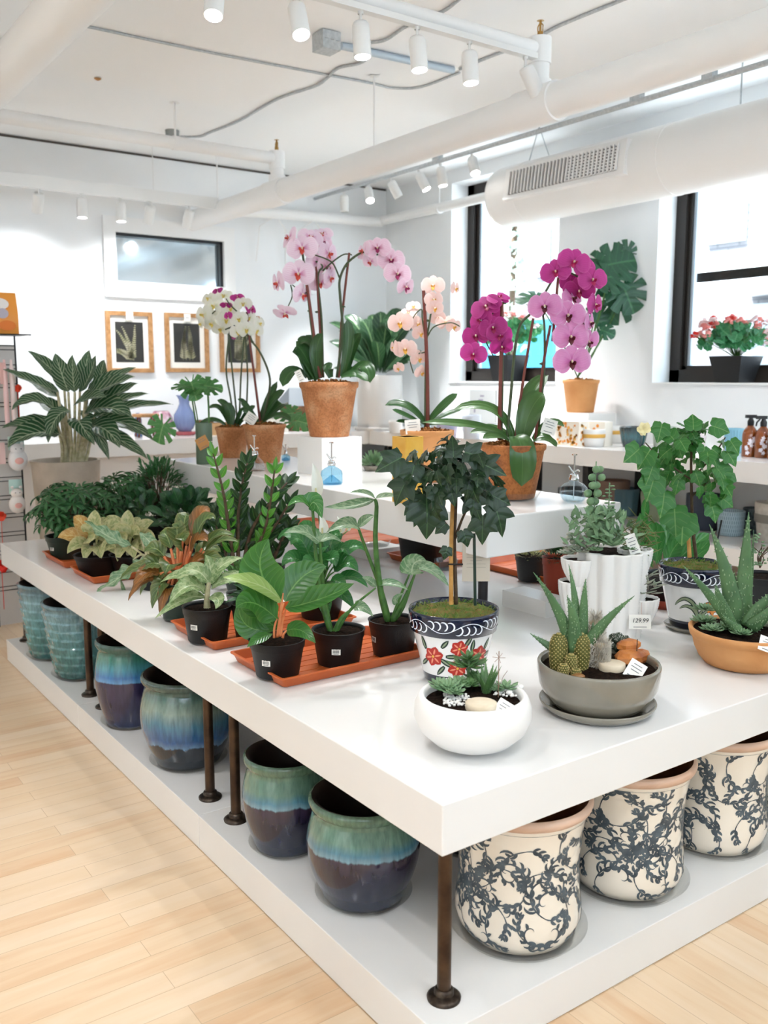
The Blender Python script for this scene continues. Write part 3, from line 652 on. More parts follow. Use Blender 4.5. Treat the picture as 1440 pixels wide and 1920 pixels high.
# ================================================================ pots on the platform
def saucer(P,r,label,cat='saucer',h=.022,m=SAUC,group=None,name='clear_saucer'):
    b=MB(); b.lathe([(0,0),(r*.82,0),(r*.86,.004),(r,h),(r*1.0,h+.002),(r*.84,.006),(0,.004)],P,40)
    return solo(name,b,m,label,cat,P,group)
GL1=glaze('green_over_navy_drip_glaze',[(0,'#1a2740'),(.30,'#1f2036'),(.47,'#33283a'),(.485,'#7399a8'),(.53,'#4f7f92'),(.60,'#64887a'),(.78,'#5c7a63'),(.88,'#3c574a'),(1,'#2c453f')],.36,jag=.016)
GL2=glaze('blue_over_violet_drip_glaze',[(0,'#1d2c52'),(.3,'#2a2747'),(.57,'#352c4a'),(.585,'#5f96c4'),(.64,'#3e74ac'),(.74,'#4b8f9c'),(.84,'#3f7a6c'),(1,'#2f5049')],.36,jag=.010)
GL3=glaze('streaked_green_blue_glaze',[(0,'#1b2530'),(.27,'#1c2530'),(.29,'#5f83a8'),(.36,'#2f5a8c'),(.42,'#35618c'),(.52,'#4a7a92'),(.66,'#80958a'),(.8,'#47655d'),(1,'#3c4b44')],.36,jag=.03)
TEAL=glaze('mottled_teal_glaze',[(0,'#2f5a57'),(.3,'#4b7f7d'),(.6,'#5f9094'),(.85,'#7ba0a8'),(1,'#55737c')],.36,rough=.18,jag=.05,bump=.3)
DARKIN=mat('dark_brown_glaze_inside','#1c100b',.5)
def bigjar(px,pyf,wb,wbelly,pyrim,mt,label,tex=False,rimw=None,kind=0,h=None):
    P=spot(px,pyf,PLT,wb) if not isinstance(px,tuple) else V((px[0],px[1],PLT)); s_=scl(P)
    Rb=wbelly/2*s_; rb=wb/2*s_; rr=(rimw or wbelly*.93)/2*s_
    H=h or pl(720,pyrim,P).z-PLT
    H=min(H,.405)
    saucer(P,rb*1.22,'clear plastic saucer under the '+label,group='clear saucers under the big pots')
    P2=P+Z*.006
    t=Thing('glazed_pot','empty '+label,'pot',P2,'big glazed pots on the platform' if not tex else 'scaled teal pots on the platform')
    b=MB()
    if tex:
        prof=[(0,0),(rb*.9,0),(rb,.008)]+[(rb+(rr-rb)*(q/96)**.75,.01+(H-.03)*q/96) for q in range(1,97)]+[(rr*1.03,H-.015),(rr*1.04,H),(rr*.97,H+.003)]
        rows=8
        def fn(a,z,j):
            if z<.02 or z>H-.035: return 1
            u=z/(H-.035)*rows; k=int(u); f=u-k; sh_=(k%2)*.5
            c=abs(((a/(2*pi)*15+sh_)%1)-.5)*2
            return 1+.075*max(0,((1-f)**1.0)*0+min(1,(1-f)*1.0)*0+ (f if f<.82 else (1-f)*4.5)*(1-c**1.6))-.008*(1 if c>.9 else 0)
        b.lathe(prof,P2,112,fn=fn)
    else:
        prof=[(0,0),(rb*.93,0),(rb,.006)]
        for q in range(1,25):
            u=q/24; 
            r=rb+(Rb-rb)*math.sin(min(u/.62,1)*pi/2)
            if u>.62: r=Rb-(Rb-rr*.93)*((u-.62)/.38)**1.6
            prof.append((r,.006+(H-.045)*u))
        prof+=[(rr*.95,H-.034),(rr*1.0,H-.028),(rr*1.035,H-.014),(rr*1.02,H-.003),(rr*.97,H)]
        b.lathe(prof,P2,64)
    body=t.part('pot_body',b,mt)
    b=MB(); ri=rr*.97; b.lathe([(ri,H+(.003 if tex else 0)),(ri*.93,H-.004),(ri*.88,H-.03),(ri*.9,H*.5),(rb*.8,.02),(0,.02)],P2,48); t.part('pot_inside',b,DARKIN,body)
    return t
bigjar(682,1720,150,212,1490,GL1,'green-over-navy dripped pot nearest the table corner')
bigjar(539,1614,118,163,1412,GL1,'green-over-navy dripped pot, second from the table corner')
bigjar(355,1450,118,172,1262,GL3,'wide streaky green-blue pot left of the paired legs')
bigjar(248,1370,92,126,1198,GL2,'violet and bright blue banded pot')
bigjar(156,1278,92,140,1127,TEAL,'scaled teal pot next to the violet and blue pot',tex=True)
bigjar(101,1240,78,118,1092,TEAL,'farthest scaled teal pot at the left end',tex=True)
bigjar((.62,.62),0,118,165,0,GL1,'dark green pot in the second row behind the nearest pot',h=.39)
bigjar((.62,1.62),0,118,165,0,GL3,'green-blue second-row pot behind the paired legs',h=.39)
bigjar((.60,2.28),0,92,130,0,GL2,'blue second-row pot behind the violet-blue banded pot',h=.37)
bigjar((.58,3.0),0,80,112,0,TEAL,'scaled teal pot in the second row',tex=True,h=.36)
# ---- damask pots: scroll ornament strokes laid on the pot surface
CREAM=mat('cream_glazed_ceramic','#efe4d4',.25,coat=.4); SCROLL=mat('blue_grey_scroll_paint','#59656d',.4,var='#3a444c',vscale=26); PINKC=mat('pinkish_clay_rim','#d9b79f',.4,var='#cfa88e',vscale=10); TERIN=mat('brown_clay_inside','#8a5638',.8,var='#6b3f28',vscale=6)
def stroke(fn,pts,w,out,mi=1,taper=True):
    """flat painted stroke through 2-D points; fn maps (u,z)->3-D"""
    n=len(pts); L=[];
    for i,p in enumerate(pts):
        a=pts[max(i-1,0)];c=pts[min(i+1,n-1)]; dx,dy=c[0]-a[0],c[1]-a[1]; l=math.hypot(dx,dy) or 1
        t=i/(n-1); ww=w*(math.sin(pi*(.12+.88*t))**.7 if taper else 1)+.0002
        nx,ny=-dy/l*ww/2,dx/l*ww/2; L.append((p[0]+nx,p[1]+ny)); L.append((p[0]-nx,p[1]-ny))
    vs=[fn(u,z) for u,z in L]; fs=[(2*i,2*i+1,2*i+3,2*i+2) for i in range(n-1)]
    out.add(vs,fs,mi)
def leafstroke(fn,x,y,a,l,bend,w,out,mi=1):
    pts=[];cx,cy=x,y
    for i in range(6):
        pts.append((cx,cy)); aa=a+bend*i/5; cx+=math.cos(aa)*l/5; cy+=math.sin(aa)*l/5
    stroke(fn,pts,w,out,mi)
def scrollmotif(fn,x,y,a0,s,mir,out,rn,mi=1):
    """acanthus scroll: a curling stalk ending in a volute, with nested comma-shaped plumes"""
    pts=[];cx,cy=x,y;a=a0;n=26
    for i in range(n):
        pts.append((cx,cy)); a+=mir*(.10+.42*(i/n)**2.2); st=s*.125*(1-.72*i/n); cx+=math.cos(a)*st; cy+=math.sin(a)*st
        if i in (2,5,8,11,14):
            l=s*(.62-.03*i); leafstroke(fn,cx,cy,a-mir*1.15,l,mir*1.9,s*.095,out,mi)
        if i in (3,7,11,15,18): leafstroke(fn,cx,cy,a-mir*.7,s*.22,-mir*.9,s*.11,out,mi)
        if i in (1,4,7): leafstroke(fn,cx,cy,a+mir*.9,s*.36,-mir*1.4,s*.11,out,mi)
    stroke(fn,pts,s*.065,out,mi)
    pts=[];cx,cy=x,y;a=a0+pi+.2*mir
    for i in range(8):
        pts.append((cx,cy)); a-=mir*.16; cx+=math.cos(a)*s*.1; cy+=math.sin(a)*s*.1
        if i in (2,4,6):
            for sg in (-1,1): leafstroke(fn,cx,cy,a+sg*.9,s*.28,-sg*1.1,s*.11,out,mi)
    stroke(fn,pts,s*.045,out,mi)
    for d in (-.6,0,.6): leafstroke(fn,cx,cy,a+d,s*.2,d*.8,s*.07,out,mi)
def profr(prof,z):
    for i in range(len(prof)-1):
        (r0,z0),(r1,z1)=prof[i],prof[i+1]
        if z0<=z<=z1 and z1>z0: return r0+(r1-r0)*(z-z0)/(z1-z0)
    return prof[-1][0] if z>prof[-1][1] else prof[0][0]
DR0,DH=.182,.375
def damask_pot(P):
    t=Thing('damask_pot','x','pot',P,'cream damask pots on the platform')
    prof=[(0,0),(.125,0),(.140,.004),(.158,.03),(.166,.055),(.1655,.085),(.160,.13),(.1575,.18),(.159,.23),(.163,.28),(.171,.325),(.180,.352)]
    rim=[(.180,.352),(.187,.358),(.190,.368),(.186,.378),(.178,.38)]
    b=MB(); b.lathe(prof,P,72,0)
    def fn(u,z):
        z=max(.008,min(.342,z)); r=profr(prof,z)+.0009; a=u/.162; return (P[0]+r*math.cos(a),P[1]+r*math.sin(a),P[2]+z)
    rn=random.Random(4); C=2*pi*.162
    nx,nz=11,5
    for j in range(nz):
        for i in range(nx):
            x=(i+.5*(j%2)+rn.uniform(-.12,.12))*C/nx; z=.035+(j+.5)*.285/nz+rn.uniform(-.008,.008)
            scrollmotif(fn,x,max(.05,min(.31,z)),rn.uniform(0,2*pi),.074,1 if (i+j)%2 else -1,b,rn)
    # keep the ornament inside the painted field
    stroke(fn,[(q*C/80,.343) for q in range(81)],.0035,b,1,False)
    body=t.part('pot_body',b,[CREAM,SCROLL])
    b=MB(); b.lathe(rim,P,72); t.part('rim',b,PINKC)
    b=MB(); b.lathe([(.178,.38),(.170,.37),(.160,.33),(.148,.2),(.13,.03),(0,.03)],P,56); t.part('pot_inside',b,TERIN)
    return t
dm=damask_pot((0,0,0))
DL=['cream damask-scroll pot nearest the front table leg','cream damask-scroll pot, second along the front','cream damask-scroll pot, third along the front','cream damask-scroll pot cut by the right edge','cream damask-scroll pot in the second row at the right']
DPOS=[(.43,.205),(.855,.20),(1.275,.20),(1.70,.19),(1.62,.62)]
for i,(x,y) in enumerate(DPOS):
    P=V((x,y,PLT)); saucer(P,.185,'wide clear plastic saucer under the '+DL[i],h=.03,group='clear saucers under the damask pots')
    r=dm.e if i==0 else dup(dm.e,P)
    r.location=P+Z*.008; r.rotation_euler=(0,0,i*1.1); r['label']='empty '+DL[i]
# ================================================================ small plant kit
def tray(x0,x1,y0,y1,label,z=T,h=.034):
    b=MB(); e=.016; zz=z+.001
    def ring(d,z_): 
        x_0,x_1,y_0,y_1=x0+d,x1-d,y0+d,y1-d; c=.012; pts=[]
        for cx_,cy_,a0 in ((x_1-c,y_1-c,0),(x_0+c,y_1-c,pi/2),(x_0+c,y_0+c,pi),(x_1-c,y_0+c,1.5*pi)):
            for q in range(4): a=a0+q*pi/6; pts.append((cx_+c*math.cos(a),cy_+c*math.sin(a),z_))
        return pts
    rs=[ring(e+.004,zz),ring(e,zz+.004),ring(.006,zz+h-.004),ring(0,zz+h-.004),ring(0,zz+h),ring(.008,zz+h),ring(e+.003,zz+.006)]
    n=16; vs=[p for r_ in rs for p in r_]; fs=[]
    for j in range(len(rs)-1):
        for i in range(n): k=(i+1)%n; fs.append((j*n+i,j*n+k,(j+1)*n+k,(j+1)*n+i))
    fs.append(tuple(range((len(rs)-1)*n,len(rs)*n))); fs.append(tuple(range(n))[::-1])
    b.add(vs,fs)
    for k in range(1,7):
        y=y0+e+(y1-y0-2*e)*k/7; b.box(x0+e+.01,x1-e-.01,y-.002,y+.002,zz+.005,zz+.0075)
    return solo('plant_tray',b,TRAYM,label,'tray',((x0+x1)/2,(y0+y1)/2,z),'orange plant trays',sharp=40)
def barcode(t,P,r,h,ang,par,w=.028,hh=.018):
    """small white price label wrapped on the pot side"""
    b=MB(); rr=r+.0012
    def q(u0,u1,z0,z1,mi,e=0):
        n=4; vs=[];fs=[]
        for i in range(n+1):
            a=ang+(u0+(u1-u0)*i/n)/rr
            for z_ in (z0,z1): vs.append((P[0]+(rr+e)*math.cos(a),P[1]+(rr+e)*math.sin(a),P[2]+h+z_))
        b.add(vs,[(2*i,2*i+2,2*i+3,2*i+1) for i in range(n)],mi)
    q(-w/2,w/2,-hh/2,hh/2,0)
    u=-w*.36; rn=random.Random(int(h*1e4))
    while u<w*.34:
        ww=rn.choice((.0006,.001,.0014)); q(u,u+ww,-hh*.18,hh*.34,1,.0004); u+=ww+rn.choice((.0006,.001))
    q(-w*.3,w*.3,-hh*.38,-hh*.3,1,.0004)
    t.part('price_label',b,[PAPER,INK],par,label='white barcode label')
CAMANG=math.atan2(-F.y,-F.x)
def npot(t,P,rb,rt,H,m=BLACKP,lab=None,soil=SOIL,rim='nursery',fill=.93,name='pot'):
    b=MB()
    if rim=='nursery': prof=[(0,0),(rb*.96,0),(rb,.003),(rb+(rt-rb)*.78,H*.78),(rt*.985,H*.8),(rt*1.0,H*.985),(rt*1.03,H*.99),(rt*1.03,H),(rt*.97,H),(rt*.95,H*fill)]
    elif rim=='terra': prof=[(0,0),(rb*.96,0),(rb,.004),(rb+(rt*.94-rb)*.82,H*.80),(rt*.945,H*.82),(rt*.985,H*.83),(rt*1.0,H*.985),(rt*.985,H),(rt*.93,H),(rt*.91,H*fill)]
    elif rim=='orchid': prof=[(0,0),(rb*.96,0),(rb,.004),(rb+(rt*.97-rb)*.9,H*.88),(rt*.97,H*.89),(rt*1.0,H*.91),(rt*1.01,H*.99),(rt*.99,H),(rt*.94,H),(rt*.92,H*fill)]
    else: prof=[(0,0),(rb*.96,0),(rb,.003),(rt,H-.002),(rt*.99,H),(rt*.95,H),(rt*.93,H*fill)]
    b.lathe(prof,P,48); p=t.part(name,b,m)
    b=MB(); b.disc((P[0],P[1],P[2]+H*fill-.004),rt*.95,28,dome=.004,rough=.002,rnd=random.Random(3)); t.part('soil',b,soil)
    if lab is not None: barcode(t,P,rb+(rt-rb)*.5,H*.5,CAMANG+lab,p)
    return p
class Pl:
    """plant author: pixel drawing turned into curves at the plant's real distance"""
    def __init__(s,t,P): s.t=t; s.P=V(P); s.s=scl(P)
    def p(s,x,y,d=0): return pl(x,y,s.P,d)
    def leaf(s,b,a,c,e,w,d=(0,0,0),nh=None,mi=0,**k):
        nh=nh or (-F*.8+Z*.6)
        b.leaf(s.p(*a,d[0]),s.p(*c,d[1]),s.p(*e,d[2]),w*s.s,nh,mi=mi,**k)
    def stem(s,b,pts,r,d=None,mi=0,seg=7,n=5):
        d=d or [0]*len(pts); q=smoothpts([tuple(s.p(x,y,dd)) for (x,y),dd in zip(pts,d)],n)
        if isinstance(r,(tuple,list)): r=[(r[0]+(r[1]-r[0])*i/(len(q)-1))*s.s for i in range(len(q))]
        else: r=r*s.s
        b.tube(q,r,seg,mi)
def tagcard(t,P,w,h,rot=0,name='price_tag',m=None,lines=3,text=None,par=None,label=None,face=None,nrm=None):
    """hanging card facing the aisle, turned in its own plane by rot"""
    m=m or PAPER; P=V(P); nrm=V(nrm) if nrm else -F+Z*.15; nrm.normalize(); x=V((nrm.y,-nrm.x,0)).normalized()*-1; y=nrm.cross(x)*1
    if y.z<0: y=-y
    x,y=x*math.cos(rot)+y*math.sin(rot),-x*math.sin(rot)+y*math.cos(rot)
    if x.dot(R)<0 and abs(rot)<1.5: x=-x
    b=MB()
    def q(a0,a1,b0,b1,e,mi):
        vs=[P+x*a+y*bb+nrm*ee for ee in (e,e-.0008) for a,bb in ((a0,b0),(a1,b0),(a1,b1),(a0,b1))]
        b.add(vs,[(0,1,2,3),(7,6,5,4),(0,4,5,1),(1,5,6,2),(2,6,7,3),(3,7,4,0)],mi)
    q(-w/2,w/2,-h/2,h/2,0,0)
    for i in range(lines):
        yy=h*.28-i*h*.17; ww=w*(.34 if i%2 else .26); q(-ww,ww,yy,yy+h*.035,.0009,1)
    q(-w*.3,w*.3,-h*.38,-h*.34,.0009,1)
    o=t.part(name,b,[m,INKG],par,label=label,smooth=False)
    if text:
        cu=bpy.data.curves.new('price_text','FONT'); cu.body=text; cu.size=h*.42; cu.align_x='CENTER'; cu.align_y='CENTER'; cu.extrude=.0002; cu.shear=.2
        to=bpy.data.objects.new('tmp',cu); COL.objects.link(to); bpy.context.view_layer.update()
        me=bpy.data.meshes.new_from_object(to.evaluated_get(bpy.context.evaluated_depsgraph_get())); bpy.data.objects.remove(to)
        me.materials.clear(); me.materials.append(INK)
        M=Matrix((x,y,nrm)).transposed().to_4x4(); M.translation=P+nrm*.0015+y*h*.08-t.P
        me.transform(M); po=bpy.data.objects.new('price_text',me); COL.objects.link(po); po.parent=o
    return o
def rosette(b,c,r,n,mi=0,up=.5,rn=None,wid=.42,thick=.3,tip=.2):
    rn=rn or random.Random(1); c=V(c)
    for i in range(n):
        a=i*2.39996; q=1-i/n; el=.15+up*(1-q)*1.6; l=r*(.45+.55*q)
        d=V((math.cos(a)*math.cos(el),math.sin(a)*math.cos(el),math.sin(el)))
        p1=c+d*l; mid=c+d*l*.5-V((0,0,l*.05)); w=l*wid
        pts=[c,c+(mid-c)*.6,mid+(p1-mid)*.25,mid+(p1-mid)*.65,p1+V((0,0,l*.06))]
        b.tube(pts,[w*.25,w*.38,w*.5,w*.42,w*.05],7,mi,sx=thick,hint=(d.x*.1,d.y*.1,1))
def aloe(b,p0,c,p1,w,mi=0,nh=(0,0,1),specks=True,rn=None,teeth=True):
    p0,c,p1=V(p0),V(c),V(p1); n=12; pts=[p0*(1-t)**2+c*2*t*(1-t)+p1*t*t for t in [i/n for i in range(n+1)]]
    rad=[w/2*max(.03,(1-(i/n)**1.7))*(.8+.2*min(1,i/2)) for i in range(n+1)]
    b.tube(pts,rad,10,mi,sx=.38,hint=nh)
    rn=rn or random.Random(2); hint=V(nh)
    for i in range(1,n):
        t=(pts[i+1]-pts[i-1]).normalized(); a=t.cross(hint).normalized(); nn=a.cross(t)
        for sgn in (-1,1):
            q=pts[i]+a*sgn*rad[i]*.97; L=w*.1
            b.add([q-t*L*.4,q+t*L*.4,q+a*sgn*L+t*L*.2],[(0,1,2)],mi+1)
        if specks:
            for k in range(5):
                u=rn.uniform(-.7,.7); q=pts[i]+a*u*rad[i]+nn*rad[i]*.40*math.sqrt(1-u*u)*rn.choice((-1,1)); L=w*.035
                b.ball(q+t*rn.uniform(-.01,.01),L,5,3,mi+1,sc3=(1,1,1.6))
def moss(b,c,r,rn,n=260,hh=.014,mi=0):
    c=V(c)
    for i in range(n):
        a=rn.uniform(0,2*pi); q=r*math.sqrt(rn.random()); p=c+V((q*math.cos(a),q*math.sin(a),0)); d=V((rn.uniform(-1,1),rn.uniform(-1,1),rn.uniform(.3,1.2))).normalized()*hh*rn.uniform(.5,1.2)
        s_=d.cross(V((rn.uniform(-1,1),rn.uniform(-1,1),.1))).normalized()*.0016
        b.add([p-s_,p+s_,p+d*.6+s_*.6,p+d],[(0,1,2,3)],mi)
def rdir(rn,el0,el1): a=rn.uniform(0,2*pi); e=rn.uniform(el0,el1); return V((math.cos(a)*math.cos(e),math.sin(a)*math.cos(e),math.sin(e)))
# ================================================================ plants on the long table
TA=tray(.075,.62,.835,1.18,'orange tray nearest the corner, carrying three black pots')
TB=tray(.07,.655,1.30,1.655,'orange tray behind the nearest one, in front of the green pot')
TD=tray(.07,.62,2.53,2.85,'orange tray holding the yellow-green variegated plants')
TC=tray(.07,.60,2.95,3.31,'farthest orange tray at the left end of the table')
TF=tray(1.47,1.9,1.9,2.26,'short orange tray under the raised shelf holding a large black pot')
TF2=tray(1.45,1.95,2.55,3.5,'long orange tray far under the raised shelf, left of the clear saucer')
TG=tray(1.70,2.15,1.31,1.86,'orange tray at right beyond the shelf leg, with a black and a red pot')
ZT=T+.007
def plant(label,px,pyf,wb,wr,pyr,z=ZT,name='potted_plant',cat='plant',group=None,m=BLACKP,lab=None,soil=SOIL,rim='nursery',potname='pot',fill=.93):
    P=spot(px,pyf,z,wb); s_=scl(P); H=pl(px,pyr,P).z-z
    t=Thing(name,label,cat,P,group); npot(t,P,wb/2*s_,wr/2*s_,H,m,lab,soil,rim,fill,potname)
    k=Pl(t,P); k.H=H; k.top=P+Z*H*fill; k.r=wr/2*s_; return t,k
NP='plants in black nursery pots'
# --- front tray: young banana-leaved philodendron
t,k=plant('broad-leaved plant with one pale leaf and orange stalks, nearest the front tray corner',521,1277,80,104,1197,group=NP,lab=-.35)
b=MB(); st=MB()
k.leaf(b,(526,1125),(462,1068),(504,1010),84,(0,.00,.0),mi=0,fold=.1,shape='ovate',nh=-F+Z*.15)
k.leaf(b,(528,1128),(500,1090),(418,1082),58,(0,-.03,-.05),mi=1,fold=.12,nh=-F*.5+Z,shape='ovate')
k.leaf(b,(534,1128),(560,1070),(612,1062),66,(.01,.05,.06),mi=0,fold=.12,nh=-F+Z*.3,shape='ovate')
k.leaf(b,(534,1140),(600,1130),(664,1094),62,(0,-.02,-.01),mi=0,fold=.16,nh=-F*.6+Z,shape='ovate')
k.leaf(b,(520,1162),(470,1110),(442,1140),62,(0,-.06,-.10),mi=0,fold=.1,nh=-F*.8+Z*.6,shape='ovate')
k.leaf(b,(505,1180),(450,1190),(446,1130),46,(.02,.01,.02),mi=0,fold=.1,nh=-F+Z*.3+R*-.3,shape='ovate')
k.leaf(b,(536,1184),(562,1168),(592,1206),34,(0,-.03,-.06),mi=0,fold=.1,shape='ovate')
k.leaf(b,(512,1188),(480,1196),(463,1214),22,(0,-.06,-.08),mi=0,fold=.1,shape='lance')
k.leaf(b,(524,1180),(475,1150),(450,1118),50,(.03,.05,.07),mi=0,fold=.1,shape='ovate')
t.part('foliage',b,[L_PHI,L_PHL])
for e,tp in (((525,1193),(528,1126)),((520,1195),(532,1130)),((527,1193),(536,1140)),((514,1196),(519,1160)),((530,1196),(538,1182))): k.stem(st,[e,((e[0]+tp[0])/2-2,(e[1]+tp[1])/2),tp],(2.8,1.8))
k.stem(st,[(524,1193),(526,1160),(531,1112)],(3.2,1.2))
t.part('leaf_stalks',st,STEMO)
# --- front tray: alocasia in the middle pot
t,k=plant('tall-stalked plant with hooded glossy leaves in the middle black pot of the front tray',635,1254,78,98,1178,group=NP,lab=-.05)
b=MB(); st=MB()
k.leaf(b,(586,958),(565,925),(539,950),34,(0,-.02,-.04),nh=Z-F*.5,shape='heart',mi=0)
k.leaf(b,(580,952),(590,925),(604,972),40,(0,.0,-.02),nh=Z*.6-F,shape='heart',mi=0)
k.leaf(b,(600,1018),(570,985),(532,1000),34,(0,-.02,-.04),nh=Z-F*.7,shape='heart',mi=1)
k.leaf(b,(598,1016),(620,1000),(642,1018),24,(0,.02,.03),nh=Z-F*.5,shape='heart',mi=1)
k.leaf(b,(664,1138),(680,1132),(700,1156),22,(0,-.02,-.03),shape='heart',mi=1)
t.part('foliage',b,[L_ALO,L_SYN])
k.stem(st,[(620,1185),(604,1130),(594,1060),(586,954)],(6,2.6),[0,0,0,0]); k.stem(st,[(622,1188),(608,1120),(602,1060),(600,1016)],(5,2.6),[.02,.02,.01,0])
k.stem(st,[(628,1186),(640,1160),(662,1140)],(6,2)); k.stem(st,[(630,1186),(660,1140),(705,1102)],(4,1.5)); t.part('leaf_stalks',st,STEM)
# --- front tray: arrowhead plant in right pot
t,k=plant('arrowhead plant with long bare stalks in the right black pot of the front tray',737,1236,74,92,1160,group=NP,lab=-1.05)
b=MB(); st=MB()
k.leaf(b,(704,935),(680,920),(656,924),24,(0,-.02,-.03),nh=Z-F*.35,shape='heart',mi=0); k.leaf(b,(702,936),(660,955),(607,951),26,(0,-.05,-.08),nh=Z-F*.7,shape='ovate',mi=0)
k.leaf(b,(704,935),(735,925),(770,941),22,(0,.03,.05),nh=Z-F*.3,shape='ovate',mi=0)
k.leaf(b,(672,990),(650,975),(612,999),36,(0,-.03,-.06),nh=Z-F*.7,shape='heart',mi=0); k.leaf(b,(672,990),(690,968),(702,967),22,(0,.02,.03),nh=Z-F*.5,mi=0)
k.leaf(b,(706,1100),(690,1085),(679,1083),16,(0,-.01,-.02),mi=0); k.leaf(b,(706,1098),(735,1088),(765,1106),22,(0,0,-.02),nh=Z-F*.5,mi=0)
k.leaf(b,(772,1078),(770,1045),(800,1052),46,(0,-.01,-.02),nh=-F+Z*.4,shape='heart',mi=0); k.leaf(b,(780,1065),(810,1060),(842,1100),34,(0,.02,.03),nh=-F*.6+Z,shape='ovate',mi=0)
k.leaf(b,(742,1135),(736,1120),(758,1112),12,(0,-.02,-.02),mi=0)
t.part('foliage',b,[L_SYN])
k.stem(st,[(728,1165),(714,1110),(704,1020),(706,950),(702,936)],(7,2.8)); k.stem(st,[(730,1165),(716,1110),(690,1040),(672,990)],(5,2.4),[.01,.01,.01,0])
k.stem(st,[(736,1165),(760,1120),(778,1076)],(6,2)); k.stem(st,[(734,1165),(750,1120),(768,1076)],(4,1.6)); k.stem(st,[(738,1165),(756,1140),(774,1090)],(4,1.4)); t.part('leaf_stalks',st,STEM)
# --- second tray
t,k=plant('soft pale-leaved plant in the left black pot of the second tray',390,1209,72,90,1135,group=NP,lab=-.45)
b=MB(); st=MB()
for (a,c,e,w,d) in [((385,1112),(355,1075),(316,1133),40,(0,-.05,-.09)),((392,1095),(370,1050),(328,1082),34,(0,0,-.02)),((390,1100),(408,1050),(455,1046),30,(0,.03,.06)),((394,1118),(420,1120),(404,1142),26,(0,-.05,-.07)),
   ((386,1105),(365,1098),(330,1120),26,(0,.02,.03)),((398,1100),(425,1080),(448,1092),24,(0,0,.0)),((380,1100),(352,1060),(300,1092),30,(.02,.05,.08)),((392,1095),(400,1060),(385,1040),26,(0,.02,.03)),((386,1120),(350,1110),(290,1160),26,(0,-.06,-.12)),((396,1105),(430,1070),(462,1076),22,(0,.04,.09))]:
    k.leaf(b,a,c,e,w,d,nh=Z-F*.8,shape='ovate')
t.part('foliage',b,[L_DIE]); k.stem(st,[(388,1142),(388,1120),(392,1092)],(7,4)); t.part('stem',st,STEMP)
t,k=plant('small bushy plant in the second black pot of the second tray, behind the pale-leaved one',478,1203,70,86,1128,group=NP)
b=MB(); rn=random.Random(8)
for i in range(26):
    d=rdir(rn,.2,1.2); l=rn.uniform(.05,.1); b.leaf(k.top+d*.02,k.top+d*l*.7+Z*.02,k.top+d*l*1.25-Z*.01,.035,Z-F*.5,'heart',mi=0)
t.part('foliage',b,[L_DARK])
t,k=plant('white-flowered peace lily behind the middle front pot, in the second tray',602,1165,72,88,1098,group=NP,lab=None,name='peace_lily')
b=MB(); st=MB(); sp_=MB(); rn=random.Random(12)
for (tx,ty,w,d) in [(545,1010,40,-.02),(528,1050,36,-.06),(560,985,34,.05),(640,1000,36,.04),(672,1060,34,-.02),(690,955+70,30,.06),(618,1000,40,.08),(648,1100,30,-.08),(664,1130,26,-.06),(540,1090,34,-.08),(600,1030,38,-.06),(575,1060,40,-.07),(630,1050,36,-.07),(655,1030,30,.0),(520,1000,30,.06),(690,1090,26,.0),(580,1000,34,.1),(612,1150,28,-.1)]:
    ax,ay=602+(tx-602)*.15,1095+(ty-1095)*.15; k.leaf(b,(602+(tx-602)*.35,1085+(ty-1085)*.5),(602+(tx-602)*.7,ty-22),(tx,ty+12),w,(d*.3,d*.8,d),nh=Z-F*.7,shape='ovate'); k.stem(st,[(602,1105),(602+(tx-602)*.2,1090+(ty-1090)*.3),(602+(tx-602)*.35,1085+(ty-1085)*.5)],(1.8,1.3),[0,0,d*.3])
t.part('foliage',b,[L_LIL]); 
for (bx,by,tx,ty,w,d) in [(594,935,586,868,22,.05),(606,1010,600,965,18,.02),(640,1000,632,968,13,.03),(652,995,646,978,9,.05)]:
    fl=MB(); k.leaf(fl,(bx,by),(bx+6,(by+ty)/2),(tx,ty),w,(d,d-.01,d),nh=-F,shape='ovate',fold=.3); q=MB()
    k.stem(q,[(bx-1,by-2),(bx-2,by-20)],(1.9,1.5),[d-.012,d-.012]); f_=t.part('flower',fl,[SPATH]); t.part('spadix',q,mat('pale_yellow_spadix','#d9d3a0',.7),f_); k.stem(st,[(602,1100),(604,1040),(bx,by)],(1.5,1.2),[0,d/2,d])
t.part('leaf_stalks',st,STEM)
# --- fire-flash plant in green pot on the table with clear saucer
P=spot(332,1168,T,52); saucer(P,29*scl(P),'clear saucer under the dark green pot with orange-stalked leaves',h=.014)
t,k=plant('orange-stalked fire-flash plant in a dark green pot with a clear saucer',332,1165,50,66,1090,z=T+.006,m=GREENP,name='fire_flash_plant')
b=MB(); st=MB()
LV=[(250,1095,40,-.05),(285,1135,34,-.09),(262,1065,44,-.02),(270,1030,36,.03),(240,1120,26,-.03),(300,1000,34,.05),(330,985,36,.0),(352,965,34,.06),(395,955,34,.04),(405,968,30,-.02),(440,1000,22,.02),(450,1012,20,-.02),(390,1010,36,-.06),(420,1050,30,-.08),(345,1010,40,-.06),(310,1070,44,-.08),(378,1062,44,-.07),(290,1095,36,-.02),(355,1130,30,-.11),(400,1090,30,-.03),(370,990,30,.08),(320,1040,40,.08),(225,1080,30,.02),(340,1090,34,-.1),(300,1150,28,-.1),(262,1110,30,.05),(415,1030,34,.08)]
